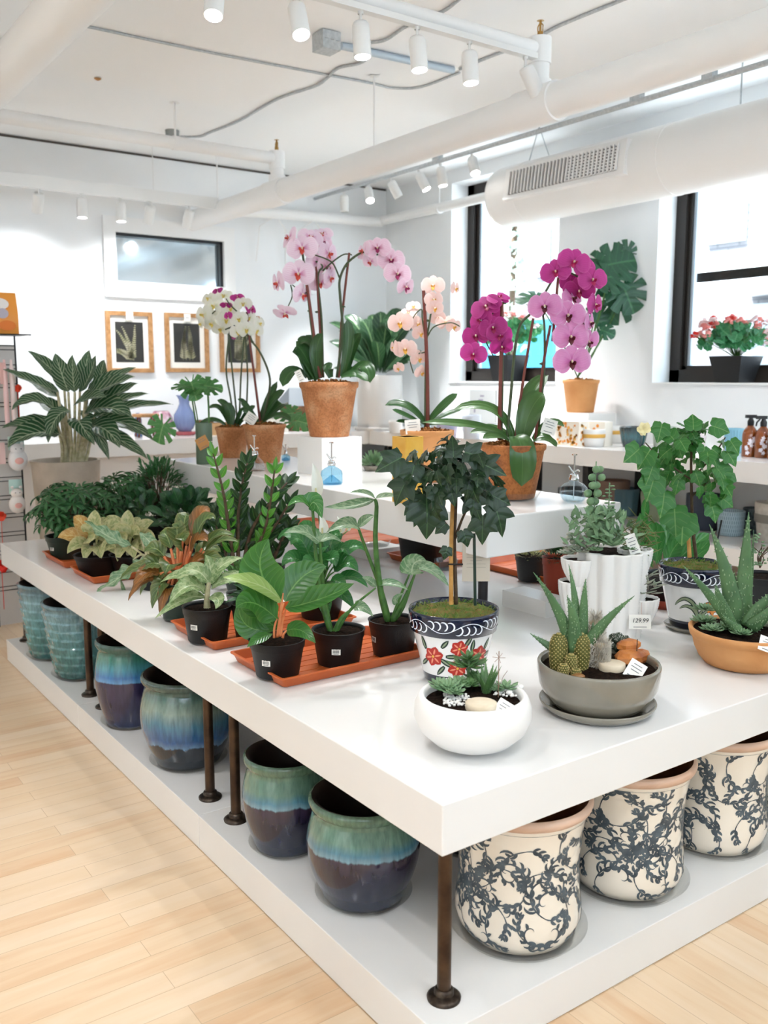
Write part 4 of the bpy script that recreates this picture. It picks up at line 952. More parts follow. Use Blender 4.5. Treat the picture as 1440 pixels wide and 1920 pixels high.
for i,(tx,ty,w,d) in enumerate(LV):
    mx,my=335+(tx-335)*.42,1085+(ty-1085)*.5-14; k.leaf(b,(mx,my),((mx+tx)/2,min(my,ty)-14),(tx,ty+6),w,(d*.35,d*.8,d),nh=Z-F*.6,shape='ovate',mi=0 if i%4 else 1,wave=.04)
    k.stem(st,[(333+i%5-2,1100),(335+(tx-335)*.15,1075),(mx,my)],(4.6,2.4),[0,d*.1,d*.35])
t.part('foliage',b,[L_FIR,L_FIO]); t.part('leaf_stalks',st,STEMO)
# sword-shaped serrated leaf plant, small pots behind
t,k=plant('small plant with toothed grey-green leaves reaching over the table, between two trays',287,1108,40,54,1060,z=T,group=NP)
b=MB(); st=MB()
for a,c,e,w in [((258,1062),(240,1072),(180,1112),32),((246,1024),(200,1010),(160,966+10),30),((262,1000),(282,1010),(300,1050),24),((226,1085),(232,1110),(238,1122),7),((250,1050),(270,1058),(285,1095),30)]:
    k.leaf(b,a,c,e,w,(0,-.03,-.06),nh=Z-F*.8,shape='lance',wave=.16,n=18)
for tp in ((258,1062),(246,1024),(262,1000),(250,1050)): k.stem(st,[(287,1065),((287+tp[0])/2,1040),tp],(2.4,1.8))
t.part('foliage',b,[L_SYN]); t.part('leaf_stalks',st,STEMP)
# --- variegated pair
for px,pyf,wb,wr,pyr,lab_,seed,cx_,cy_ in ((186,1082,66,88,1038,'yellow and cream variegated plant in the left pot of the long far tray',3,178,1018),(250,1082,62,84,1038,'cream variegated plant in the right pot of the long far tray',7,240,1018)):
    t,k=plant(lab_,px,pyf,wb,wr,pyr,group=NP)
    b=MB(); rn=random.Random(seed); st=MB()
    L5=[(-70,-10,32,-.02),(-52,20,30,-.08),(-40,-50,30,.04),(0,-62,26,.02),(22,-48,26,.06),(48,-40,28,.0),(52,-5,34,-.05),(12,30,32,-.1),(-20,35,26,-.1),(-22,-20,40,-.08),(20,-15,36,-.07),(40,22,26,-.08),(-5,-40,34,.08)]
    for i,(dx,dy,w,d) in enumerate(L5):
        k.leaf(b,(cx_+dx*.2,cy_+dy*.2),(cx_+dx*.65,cy_+dy*.55-16),(cx_+dx,cy_+dy),w,(0,d*.6,d),nh=Z*.8-F,shape='ovate',mi=1 if (i in (0,2) and seed==3) else 0)
    k.stem(st,[(cx_,1045),(cx_,cy_)],(4,3)); t.part('foliage',b,[L_VAR,L_VAY]); t.part('stem',st,STEMP)
# --- umbrella plants
def umbrella(lab_,px,pyf,wb,wr,pyr,top,rad,seed,n=46,lb=None,mt=None,z=ZT,pot=GREENP):
    t,k=plant(lab_,px,pyf,wb,wr,pyr,z=z,group='bushy umbrella plants at the far left of the table',m=pot,lab=lb,name='umbrella_plant')
    b=MB(); st=MB(); rn=random.Random(seed); Ht=k.p(px,top).z-k.top.z; rr=rad*k.s
    for i in range(n):
        u=rn.uniform(.12,1)**.8; a=rn.uniform(0,2*pi); q=rr*(.35+.65*math.sin(pi*min(1,u*.85)))*math.sqrt(rn.uniform(.1,1))
        c=k.top+V((q*math.cos(a),q*math.sin(a),u*Ht)); ax=(V((math.cos(a),math.sin(a),0))*.6+Z*rn.uniform(.5,1.1)).normalized()
        st.tube([k.top+V((q*.12*math.cos(a),q*.12*math.sin(a),0)),k.top+V((q*.5*math.cos(a),q*.5*math.sin(a),u*Ht*.55)),c],.0022,5)
        e1=ax.cross(V((.2,.4,1))).normalized(); e2=ax.cross(e1); L=rn.uniform(.055,.08)
        for j in range(7):
            g=2*pi*j/7+rn.uniform(-.1,.1); d=(e1*math.cos(g)+e2*math.sin(g))
            b.leaf(c,c+d*L*.55+ax*L*.12,c+d*L-ax*L*.25,L*.30,ax,'obov',n=5,m=1,fold=.25)
    t.part('foliage',b,[mt or L_SCH]); t.part('stems',st,STEMB)
umbrella('umbrella plant in a dark green pot at the far left end of the table',128,1050,58,78,1003,915,62,2,60,lb=-.6)
umbrella('umbrella plant behind the variegated pair, second from the far left end',185,1030,56,72,985,905,60,5,50)
umbrella('umbrella plant in front of the cement planter, third from the far left end',236,1015,56,72,968,895,58,6,50,z=T)
def bush(lab_,px,pyf,wb,wr,pyr,cx_,cy_,rx,ry,seed,n,mt,L=.06,wd=.35,shape='ovate',group=None,up=.5,name='potted_plant',z=T,pot=BLACKP,droop=.3,stm=STEM):
    t,k=plant(lab_,px,pyf,wb,wr,pyr,z=z,group=group,m=pot,name=name); b=MB(); st=MB(); rn=random.Random(seed); C=k.p(cx_,cy_)
    for i in range(n):
        d=rdir(rn,-.5,1.4); q=rn.uniform(.35,1); c=C+V((d.x*rx*k.s*q,d.y*rx*k.s*q,d.z*ry*k.s*q)); dd=(d+Z*up+V((rn.uniform(-.5,.5),rn.uniform(-.5,.5),rn.uniform(-.3,.3)))).normalized(); l=L*rn.uniform(.7,1.2)
        b.leaf(c,c+dd*l*.55+Z*l*.08,c+dd*l-Z*l*droop,l*wd,Z-F*.4+V((rn.uniform(-.4,.4),rn.uniform(-.4,.4),0)),shape,n=6,m=2)
        if i%3==0: st.tube([k.top,(k.top+c)/2+Z*.02+V((rn.uniform(-.01,.01),rn.uniform(-.01,.01),0)),c],.0018,5)
    t.part('foliage',b,[mt]); t.part('stems',st,stm); return t,k
bush('dense dark narrow-leaved bush below the left end of the raised shelf',300,1012,60,76,972,300,912,52,48,21,330,L_SCH,.075,.2,'lance',up=.5,stm=STEMB)
bush('grassy grey-green plant right of the dense dark bush',345,1030,46,60,995,352,968,34,40,22,90,leafmat('grassy_leaf','#3d5636','#8a9a72',nv=4,vw=.05),.10,.09,'lance',up=.9)
bush('dark heart-leaved plant behind the fire-flash plant, under the shelf edge',345,1050,56,72,1008,345,975,62,44,23,60,L_DARK,.11,.48,'ovate',up=.6)
bush('striped dark-leaved plant between the heart-leaved plant and the tall waxy plant',405,1060,46,60,1020,400,990,42,40,24,60,L_AGL,.085,.42,'ovate',up=.5)
bush('dark-leaved young plant left of the umbrella plants row, behind the variegated pair',268,1035,50,66,1000,275,965,50,36,25,46,L_DARK,.10,.5,'ovate',up=.6)
t_,k_=bush('dark red-spotted plant at the foot of the tall waxy plant',395,1098,40,52,1062,395,1050,40,28,26,50,L_DARK,.06,.5,'ovate',up=.4,z=T)
# --- ZZ plants
def zz(b,st,k,pts,ls,seed,mi=0,wl=.5):
    d=[x[2] if len(x)>2 else 0 for x in pts]; q=smoothpts([tuple(k.p(x[0],x[1],dd)) for x,dd in zip(pts,d)],8); n=len(q)
    st.tube(q,[(4.6-(3*i/(n-1)))*k.s for i in range(n)],8); rn=random.Random(seed)
    for i in range(int(n*.22),n,2):
        p=V(q[i]); tg=(V(q[min(i+1,n-1)])-V(q[i-1])).normalized(); 
        for sg in (-1,1):
            sd=(R*sg*(.9)+F*rn.uniform(-.9,.9)); dd=(tg*1.0+sd*.75).normalized(); l=ls*(1.0-.2*(i/n))*rn.uniform(.9,1.1)
            b.leaf(p,p+dd*l*.5+sd*l*.1,p+dd*l,l*wl,(-F+Z*.3+sd*-.4),'ovate',mi=mi,n=7,m=2,fold=.22)
    b.leaf(q[-1],V(q[-1])+tg*ls*.4,V(q[-1])+tg*ls*.8,ls*.3,-F,'ovate',mi=mi)
t,k=plant('tall waxy plant with thick upright stems of dark oval leaves, behind the second tray',450,1112,46,60,1078,z=T,m=GREENP,name='zz_plant')
b=MB();st=MB()
zz(b,st,k,[(448,1085),(446,1000),(450,930),(464,868)],.085,1); zz(b,st,k,[(452,1085),(470,1000),(500,950),(538,905,.05)],.085,2)
zz(b,st,k,[(444,1085),(430,1000,-.03),(420,930,-.04),(400,850,-.03)],.07,3,1); zz(b,st,k,[(455,1085),(480,1030),(500,980,-.04),(515,880,-.03)],.07,5,1); zz(b,st,k,[(452,1085),(500,1010,.08),(545,940,.1)],.08,6)
zz(b,st,k,[(446,1085),(420,1030,.04),(405,985,.06)],.07,7)
t.part('foliage',b,[L_ZZ,L_ZZN]); t.part('stems',st,STEMB)
t,k=plant('lower waxy dark plant right of the tall one, behind the peace lily',505,1095,46,60,1060,z=T,name='zz_plant')
b=MB();st=MB()
zz(b,st,k,[(505,1065),(500,1010),(520,960)],.075,11); zz(b,st,k,[(505,1065),(530,1010),(545,985,.03)],.075,12); zz(b,st,k,[(505,1065),(480,1020),(470,970,.02)],.07,13)
t.part('foliage',b,[L_ZZ]); t.part('stems',st,STEMB)
t_,k_=bush('tiny fern-leaved plant in a grey pot between the tall waxy plant and the front tray',448,1150,34,46,1110,452,1082,30,26,31,110,leafmat('small_fern_leaf','#4d7a3e','#86a66a',nv=4,vw=.05),.035,.4,'ovate',up=.6,pot=mat('grey_plastic','#6f7370',.5))
# --- ivy topiary in painted pot (left), painted orange-poppy pot (right)
NAVY=mat('navy_glaze','#0f1630',.12,coat=.6); POTW=mat('glossy_white_ceramic','#efedea',.15,coat=.6); PW=mat('white_brushwork','#eef0f4',.4); PR=mat('red_brushwork','#b5281c',.35); PRL=mat('pale_red_brushwork','#e88f74',.35); PG=mat('green_brushwork','#23382c',.4); PO=mat('orange_brushwork','#e08a3c',.35); PD=mat('dark_red_brushwork','#6e2312',.35); PGY=mat('grey_green_brushwork','#8e9a7c',.4); PY=mat('yellow_brushwork','#e8b54a',.4)
TM=[POTW,NAVY,PW,PR,PRL,PG,PO,PD,PGY,PY]
def talavera(lab_,px,pyf,wb,wr,pyr,z,kind):
    P=spot(px,pyf,z,wb); s_=scl(P); H=pl(px,pyr,P).z-z; rb,rt=wb/2*s_,wr/2*s_
    t=Thing('painted_flower_pot',lab_,'plant',P)
    b=MB(); zb=H*.70; prof=[(0,0),(rb*.95,0),(rb,.004)]+[(rb+(rt*.9-rb)*q/8,.004+(zb-.004)*q/8) for q in range(1,9)]
    b.lathe([p for p in prof if p[1]<=H*.13]+[(rb+(rt*.9-rb)*.19,H*.135)],P,56,1); b.lathe([(rb+(rt*.9-rb)*.19,H*.135)]+[p for p in prof if p[1]>H*.14],P,56,0)
    def fw(u,zz): r=profr(prof,zz)+.0008; a=CAMANG+u/r; return (P.x+r*math.cos(a),P.y+r*math.sin(a),P.z+zz)
    band=[(rt*.9,zb),(rt*.955,zb+.003),(rt*1.0,H-.008),(rt*.99,H-.001),(rt*.965,H)]
    b.lathe(band,P,56,1); b.lathe([(rt*.965,H),(rt*.93,H-.004),(rt*.91,H*.88)],P,56,1)
    def fb(u,zz): r=profr(band,zz)+.0009; a=CAMANG+u/r; return (P.x+r*math.cos(a),P.y+r*math.sin(a),P.z+zz)
    zc=(zb+H)/2; A=(H-zb)
    C=2*pi*rt; n=10
    for i in range(n):
        x0=-C/2+i*C/n; sg=1 if i%2 else -1
        stroke(fb,[(x0+C/n*q/14,zc+sg*A*.22*math.sin(pi*q/14)) for q in range(15)],A*.03,b,2,False)
        for q in range(4):
            xx=x0+C/n*(.1+.24*q); scr=[];aa=.2;cx_,cy_=xx,zc+sg*A*.1
            for j in range(9): scr.append((cx_,cy_)); aa+=.42; cx_+=math.cos(aa)*A*.085; cy_-=sg*math.sin(aa)*A*.085
            stroke(fb,scr,A*.07,b,2)
    def blob(fn,x,y,rx,ry,a,mi,e=0): 
        pts=[(x+math.cos(a)*ry*(2*q/6-1),y+math.sin(a)*ry*(2*q/6-1)) for q in range(7)]; L=[]
        stroke(fn,pts,rx*2,b,mi) 
    fx=lambda e:(lambda u,zz:tuple(V(fw(u,zz))+(V(fw(u,zz))-V((P.x,P.y,P.z+zz))).normalized()*e))
    s0=rt
    if kind=='red':
        for (x,y,sz) in ((-.62,.42,.24),(.08,.56,.2),(.66,.42,.26),(.05,.27,.22)):
            x*=s0*.82; y=y*H; sz*=s0
            for q in range(6):
                a=q*pi/3+.3; blob(fx(.0004),x+math.cos(a)*sz*.55,y+math.sin(a)*sz*.55,sz*.42,sz*.46,a,3); blob(fx(.0009),x+math.cos(a)*sz*.5,y+math.sin(a)*sz*.5,sz*.09,sz*.3,a,4)
            blob(fx(.0012),x,y,sz*.13,sz*.13,0,9)
        for i,(x,y,a,l) in enumerate([(-.95,.60,2.0,.16),(-.95,.30,-2.4,.14),(-.3,.62,.9,.12),(.32,.66,1.0,.16),(.45,.60,1.4,.14),(.95,.58,1.0,.16),(1.0,.42,.2,.14),(.3,.40,.3,.16),(-.25,.34,-.6,.16),(-.4,.22,-2.2,.14),(.4,.22,-.8,.16),(-.1,.44,0,.14),(.95,.28,-.7,.13),(.33,.30,-.2,.13)]):
            x*=s0*.82; blob(fx(.0002),x,y*H,s0*.055,l*s0,a,5); blob(fx(.0006),x,y*H,s0*.018,l*s0*.8,a,8)
    else:
        x,y,sz=.28*s0,.40*H,.5*s0
        for a,l,w,mi in ((-.6,.55,.34,6),(.1,.5,.3,6),(.9,.42,.22,6),(1.45,.42,.2,6),(2.0,.42,.22,6),(2.6,.42,.2,6),(-1.3,.5,.3,6),(-2.1,.38,.2,6)):
            blob(fx(.0002),x+math.cos(a)*sz*l*.6,y+math.sin(a)*sz*l*.6,sz*(w*.5+.05),sz*l*.62,a,7); blob(fx(.0006),x+math.cos(a)*sz*l*.6,y+math.sin(a)*sz*l*.6,sz*w*.5,sz*l*.55,a,6)
        blob(fx(.001),x+.05*s0,y+.12*s0,sz*.2,sz*.24,.3,3); blob(fx(.0012),x+.05*s0,y+.10*s0,sz*.1,sz*.1,.3,7)
        for q in range(7): a=q*.9; blob(fx(.0014),x+.05*s0+math.cos(a)*sz*.2,y+.12*s0+math.sin(a)*sz*.17,sz*.02,sz*.02,0,2)
        for pts in ([(0,.02),(-.06,.2),(-.2,.36),(-.42,.42),(-.6,.36),(-.7,.28)],[(0,.02),(-.04,.16),(-.18,.27),(-.38,.3),(-.55,.24)],[(0,.02),(.05,.12),(.15,.2),(.3,.24)],[(0,.0),(.0,.14),(.1,.26)]):
            stroke(fx(.0002),[(q[0]*s0-.08*s0,q[1]*H+.1*H) for q in smoothpts(pts,4)],s0*.13,b,5); stroke(fx(.0005),[(q[0]*s0-.08*s0,q[1]*H+.1*H) for q in smoothpts(pts,4)],s0*.07,b,8)
    body=t.part('pot',b,TM)
    b=MB(); b.disc((P.x,P.y,P.z+H*.93),rt*.93,30,dome=.012,rough=.003,rnd=random.Random(3)); moss(b,(P.x,P.y,P.z+H*.93+.008),rt*.88,random.Random(9),420,.016,1); t.part('moss',b,[MOSS,MOSSB])
    k=Pl(t,P); k.top=P+Z*H*.95; k.H=H; k.r=rt; k.body=body; k.rb=rb; return t,k
t,k=talavera('painted pot with navy rim and red flowers holding a dark lobed-leaf topiary tree',849,1287,108,168,1138,T,'red')
st=MB(); k.stem(st,[(846,1133),(846,1030),(849,930)],(4.4,3.6),[-.01,-.01,-.01]); t.part('bamboo_stake',st,BAMBOO)
st=MB(); k.stem(st,[(855,1133),(853,1060),(852,1010),(855,930),(850,860)],(4,2.5)); k.stem(st,[(853,1010),(868,970),(885,940)],(3,1.6),[0,.0,.0]); k.stem(st,[(854,1000),(835,980),(825,960)],(2,1.4)); k.stem(st,[(855,930),(820,890),(790,870)],(2,1.2),[0,-.03,-.06]); k.stem(st,[(855,930),(890,890),(915,875)],(2,1.2),[0,.03,.06]); t.part('trunk',st,STEMB)
st=MB(); k.stem(st,[(891,1135),(889,1000)],(3,2.8),[.0,.0]); t.part('green_stake',st,STAKEG)
st=MB(); k.stem(st,[(840,1058),(868,1058)],(1.5,1.5),[-.02,-.02]); t.part('tie_wire',st,BLACKW)
b=MB(); rn=random.Random(77); C=k.p(842,905)
fl=[lobed(depth=.42),lobed(depth=.36),lobed(depth=.5)]
for i in range(120):
    d=rdir(rn,-.65,1.45); q=rn.uniform(.35,1); p=C+V((d.x*.15*q,d.y*.15*q,d.z*.125*q+.01)); nn=(d*.7+Z*.4-F*.2+V((rn.uniform(-.8,.8),rn.uniform(-.8,.8),rn.uniform(-.5,.5)))).normalized(); upv=(d*.5-Z*1.0+V((rn.uniform(-.6,.6),rn.uniform(-.6,.6),0)))
    b.outline(p,nn,upv,rn.uniform(.03,.05),fl[i%3],0,seg=40,dish=.35,rings=3)
for (x,y,dx,dy,sz) in ((745,862,-1,.55,44),(760,905,-.5,1,46),(800,945,0,1,62),(775,880,-.3,1,40),(930,955,.3,1,52),(905,975,0,1,44),(925,930,.8,.4,36),(832,985,-.6,.6,22),(850,850,0,-1,36),(880,850,.8,.2,44),(905,870,1,.5,46),(885,935,.4,1,42),(870,1000,.3,1,26),(838,1030,-.3,1,20),(790,960,-.5,1,30),(775,945,-.7,.9,26)):
    p=k.p(x,y,-.06); b.outline(p,-F+Z*.3+R*rn.uniform(-.4,.4),R*dx-Z*dy,sz*k.s,fl[rn.randint(0,2)],0,seg=34,dish=.3,rings=3)
t.part('foliage',b,[L_IVY])
t,k=talavera('painted pot with navy rim and a big orange poppy holding a bright green topiary tree',1297,1182,82,130,1056,T+.014,'orange')
saucer(V((k.P.x,k.P.y,T)),k.rb*1.25,'pale saucer under the orange-poppy pot',h=.016,m=CERG)
barcode(t,k.P,k.rb*1.1,k.H*.2,CAMANG-.28,k.body,.032,.026)
st=MB(); k.stem(st,[(1293,1045),(1291,1010),(1290,975)],(4,3),[-.02,-.02,-.02]); t.part('bamboo_stake',st,BAMBOO)
st=MB(); k.stem(st,[(1305,1045),(1300,1000),(1297,940),(1296,860),(1300,800)],(3.5,2)); k.stem(st,[(1297,900),(1240,860),(1210,830)],(2,1)); k.stem(st,[(1297,900),(1340,850),(1360,820)],(2,1)); k.stem(st,[(1298,930),(1330,900)],(2,1)); t.part('trunk',st,STEMB)
st=MB(); k.stem(st,[(1341,1032),(1353,975)],(1.6,1.6),[-.02,-.02]); t.part('label_stake',st,BLACKW)
b=MB(); rn=random.Random(78); C=k.p(1290,875); fl=[lobed(depth=.30),lobed(depth=.36)]
for i in range(120):
    d=rdir(rn,-.7,1.45); q=rn.uniform(.4,1); p=C+V((d.x*.165*q,d.y*.165*q,d.z*.16*q)); nn=(d*.7+Z*.4-F*.2+V((rn.uniform(-.8,.8),rn.uniform(-.8,.8),rn.uniform(-.5,.5)))).normalized()
    b.outline(p,nn,(d*.5-Z+V((rn.uniform(-.6,.6),rn.uniform(-.6,.6),0))),rn.uniform(.03,.048),fl[i%2],0,seg=36,dish=.3,rings=3)
for (x,y,dx,dy,sz) in ((1195,845,-1,.8,34),(1215,850,-.6,1,34),(1222,880,-.4,1,30),(1240,800,-.2,.9,30),(1265,960,.1,1,44),(1280,975,0,1,46),(1352,880,.6,1,36),(1365,850,.6,1,28),(1335,950,.2,1,30),(1355,935,.8,.6,26),(1300,800,0,-1,26),(1340,800,.8,.3,30),(1225,900,-.3,1,40),(1245,930,-.2,1,40),(1372,830,.6,1,24),(1260,820,-.5,-.6,26)):
    b.outline(k.p(x,y,-.07),-F+Z*.4+R*rn.uniform(-.4,.4),R*dx-Z*dy,sz*k.s,fl[rn.randint(0,1)],0,seg=30,dish=.25,rings=2)
t.part('foliage',b,[L_ABU])
b=MB()
for i in range(6):
    a=i*pi/3; c=k.p(1206,806,-.08); d=(R*math.cos(a)+(Z*.9-F*.4)*math.sin(a)); b.leaf(c,c+d*.012-F*.012,c+d*.024-F*.004+Z*.008,.024,-F,'round',n=5,m=2)
t.part('flower',b,[mat('pale_yellow_petal','#efe3ae',.5)])
# ================================================================ bowls of succulents
# white bowl
P=spot(885,1417,T,90); s_=scl(P); t=Thing('succulent_bowl','round white matt bowl of succulents nearest the table corner','bowl',P)
r=108*s_*1.02; H=.137
b=MB(); b.lathe([(0,0),(r*.36,0),(r*.42,.002),(r*.68,H*.14),(r*.90,H*.36),(r*.995,H*.6),(r*.985,H*.8),(r*.93,H*.95),(r*.90,H*.99),(r*.87,H),(r*.83,H*.985),(r*.81,H*.9),(r*.8,H*.8)],P,72); t.part('bowl',b,CERW)
b=MB(); tz=P.z+H*.84; b.disc((P.x,P.y,tz),r*.81,30,dome=.008,rough=.003,rnd=random.Random(2)); t.part('soil',b,SOIL)
k=Pl(t,P); 
def sp(x,y,z=tz): return onZ(x,y,z)
b=MB(); rn=random.Random(3)
for i in range(150):
    c=sp(rn.uniform(832,880),rn.uniform(1306,1330)) if i<95 else sp(rn.uniform(925,975),rn.uniform(1290,1312)); 
    if (c-V((P.x,P.y,tz))).length<r*.76: b.ball(c+Z*.009,rn.uniform(.0025,.006),6,4,0,sc3=(1,.8,.7))
for i in range(8): c=sp(940+i*5,1300+rn.uniform(-8,8)); b.ball(c+Z*.012,.011,7,5,0,sc3=(1,.8,.6))
t.part('white_pebbles',b,PEB)['kind']='stuff'
b=MB(); 
for x,y,rr,n in ((840,1308,.05,30),(858,1296,.036,24),(824,1298,.032,22),(868,1302,.03,20),(852,1316,.034,22)): rosette(b,sp(x,y)+Z*.022,rr,n,0,.45)
t.part('grey_green_rosette',b,SUC1)
b=MB(); 
for x,y,rr,n in ((882,1300,.034,24),(900,1290,.03,22),(888,1284,.03,18)): rosette(b,sp(x,y)+Z*.022,rr,n,0,.5,wid=.5)
q=sp(878,1284)
b.tube([q,q+Z*.07],.004,6); rosette(b,q+Z*.05,.062,18,0,.3,wid=.38); rosette(b,q+Z*.068,.045,12,0,.6,wid=.4); t.part('jade_succulent',b,SUC2)
b=MB()
for i in range(12): 
    a=i*2.4; q=sp(912,1302); d=V((math.cos(a)*.5,math.sin(a)*.5,1)).normalized(); aloe(b,q,q+d*.035,q+d*rn.uniform(.065,.085),.022,0,nh=(math.cos(a),math.sin(a),.2),specks=False)
t.part('spiky_haworthia',b,[SUC2,ALOES])
b=MB(); rosette(b,sp(948,1302)+Z*.016,.042,14,0,.4,wid=.4); rosette(b,sp(930,1304)+Z*.014,.032,12,0,.4); t.part('striped_rosette',b,SUC1)
b=MB(); c=sp(902,1334)+Z*.012; b.lathe([(0,-.008),(.036,-.008),(.038,-.004),(.038,.010),(.034,.012),(0,.011)],c,36); t.part('clay_disc',b,DISC)
b=MB(); q=sp(934,1312); b.tube([q,q+Z*.125],.0011,6); b.tube([q+Z*.03,q+Z*.06+R*.012,q+Z*.075+R*.022],.0006,5)
for a in range(6): b.tube([q+Z*.108,q+Z*.108+R*.016*math.cos(a)+Z*.014*math.sin(a)],.0006,4)
t.part('wire_pick',b,mat('brown_wire','#8a6a55',.5))
tagcard(t,sp(943,1336)+Z*.012-F*.012,.042,.046,-.6,label='white care tag',nrm=-F+Z*.9)
# grey glazed bowl on saucer
PS=spot(1118,1364,T,190); s_=scl(PS); rs=108*s_
b=MB(); b.lathe([(0,.002),(rs*.78,.0),(rs*.86,.003),(rs*.97,.018),(rs,.028),(rs*.985,.031),(rs*.96,.028),(rs*.85,.012),(0,.010)],PS,64); solo('glazed_saucer',b,CERG,'grey glazed saucer under the aloe and cactus bowl','saucer',PS)
P=V((PS.x,PS.y,T+.0105)); t=Thing('cactus_bowl','grey glazed bowl with aloe, golden cacti and an orange stone','bowl',P); r=113*s_; H=.127
b=MB(); b.lathe([(0,0),(r*.62,0),(r*.70,.004),(r*.86,H*.22),(r*.96,H*.5),(r*.995,H*.8),(r*1.0,H*.96),(r*.985,H),(r*.95,H),(r*.93,H*.95),(r*.92,H*.8)],P,72); t.part('bowl',b,CERG)
tz=P.z+H*.84; b=MB(); b.disc((P.x,P.y,tz),r*.93,30,dome=.006,rough=.003,rnd=random.Random(2)); t.part('soil',b,SOIL)
k=Pl(t,P); kk=lambda x,y,d=0:k.p(x,y,d)
b=MB()
for base,ctl,tip,w,d in (((1075,1230),(1060,1150),(1000,1073),20,(0,-.02,-.05)),((1082,1200),(1082,1120),(1066,1058),14,(.03,.04,.05)),((1078,1225),(1080,1150),(1063,1118),21,(-.02,-.03,-.03)),((1092,1200),(1094,1130),(1098,1085),16,(.02,.03,.03)),
   ((1092,1225),(1120,1170),(1190,1117),19,(0,.0,-.02)),((1070,1235),(1035,1215),(994,1188),17,(.0,-.0,.02)),((1100,1225),(1112,1190),(1112,1165),12,(.02,.03,.04))):
    aloe(b,kk(*base,d[0]),kk(*ctl,d[1]),kk(*tip,d[2]),w*k.s*1.35,0,nh=-F+Z*.3)
t.part('aloe_plant',b,[ALOE,ALOES])
def cactus(b,c,r_,h,n=13,spines=True,rn=random.Random(5)):
    prof=[]
    for q in range(13): u=q/12; prof.append((r_*(.8+.2*math.sin(u*pi))*math.sqrt(max(0,1-(max(0,u-.75)/.25)**2)),h*u))
    b.lathe(prof,c,30,0,fn=lambda a,z,j:1+.09*math.cos(a*n))
    rows=int(h/.0055)
    for j in range(rows):
        z=h*(j+.5)/rows; rr=profr(prof,z)
        for i in range(n):
            a=2*pi*(i+.5*(j%2))/n; q=c+V((rr*math.cos(a),rr*math.sin(a),z)); o=V((math.cos(a),math.sin(a),.2))
            b.ball(q,.0022,5,3,1)
            for s in range(3):
                d=(o+V((rn.uniform(-.9,.9),rn.uniform(-.9,.9),rn.uniform(-.9,.9)))).normalized()*.0065; w=d.cross(V((0,.3,1))).normalized()*.0004
                b.add([q-w,q+w,q+d],[(0,1,2)],1)
for x,y,rr,h,dd in ((1046,1256,.024,.105,-.07),(1066,1246,.018,.085,-.03),(1070,1262,.016,.055,-.08),(1088,1256,.024,.105,-.06),(1056,1268,.014,.035,-.09),(1080,1270,.013,.025,-.1)):
    c=onZ(x,y,tz); b=MB(); cactus(b,c,rr,h); t.part('golden_cactus',b,[CACT,SPINE])
def hairy(x,y,rr,h,lab_):
    c=onZ(x,y,tz); b=MB(); rn=random.Random(int(x)); b.lathe([(rr*.8,0),(rr*.9,h*.5),(rr*.75,h*.85),(0,h)],c,16,0)
    for i in range(1700):
        a=rn.uniform(0,2*pi); u=rn.random(); q=c+V((rr*.85*math.cos(a),rr*.85*math.sin(a),h*u*.96)); 
        if u>.85: q=c+V((rr*.5*math.cos(a)*rn.random(),rr*.5*math.sin(a)*rn.random(),h*.97))
        d=V((math.cos(a)*.5,math.sin(a)*.5,rn.uniform(-.6,1.0)))*rr*1.05; w=d.cross(V((rn.uniform(-1,1),rn.uniform(-1,1),.5))).normalized()*.0005
        b.add([q-w,q+w,q+d*.6+w+Z*rr*.1,q+d],[(0,1,2,3)],1)
    t.part('hairy_cactus',b,[mat('grey_brown_cactus','#9a8b74',.8),HAIR],label=lab_)
hairy(1114,1236,.024,.128,'tall white-haired cactus'); hairy(1121,1252,.026,.082,'shorter white-haired cactus')
b=MB(); rn=random.Random(6); c0=onZ(1160,1220,tz)
for i in range(60):
    d=rdir(rn,.0,1.4); c=c0+V((d.x*.042,d.y*.042,d.z*.045)); b.ball(c,.009,7,5,0); 
    for s in range(4): e=(d+rdir(rn,-1,1)*.6).normalized()*.009; b.tube([c+e*.6,c+e*1.1],.0007,4,1)
t.part('dark_cluster_cactus',b,[mat('dark_cactus','#2f3a2a',.6),PEB])
def rock(b,c,sx,sy,sz,seed,mi=0):
    rn=random.Random(seed); o=len(b.v); b.ball(c,1,8,5,mi,sc3=(sx,sy,sz))
    for i in range(o,len(b.v)):
        v=V(b.v[i])-V(c); f=1+.28*noise.noise(v*30+V((seed,0,0)))+rn.uniform(-.1,.1); b.v[i]=tuple(V(c)+v*f)
b=MB(); rock(b,onZ(1186,1242,tz)+Z*.016,.072,.036,.022,3); rock(b,onZ(1176,1230,tz)+Z*.034,.045,.03,.018,4); o=t.part('orange_stone',b,ROCKO,smooth=False)
b=MB(); rock(b,onZ(1084,1275,tz)+Z*.008,.022,.016,.011,7); t.part('brown_pebble',b,mat('brown_pebble','#8a5f33',.4),smooth=False)
b=MB(); c=onZ(1147,1258,tz)+Z*.012; b.lathe([(0,-.01),(.034,-.01),(.036,-.006),(.036,.010),(.032,.012),(0,.011)],c,36); t.part('clay_disc',b,DISC)
b=MB(); q=onZ(1193,1244,tz); b.tube([q,q+Z*.07],.0012,6); t.part('wire_pick',b,BLACKW)
tagcard(t,onZ(1187,1262,tz)+Z*.014-F*.02,.046,.056,-.62,label='white care tag',nrm=-F+Z*.8)
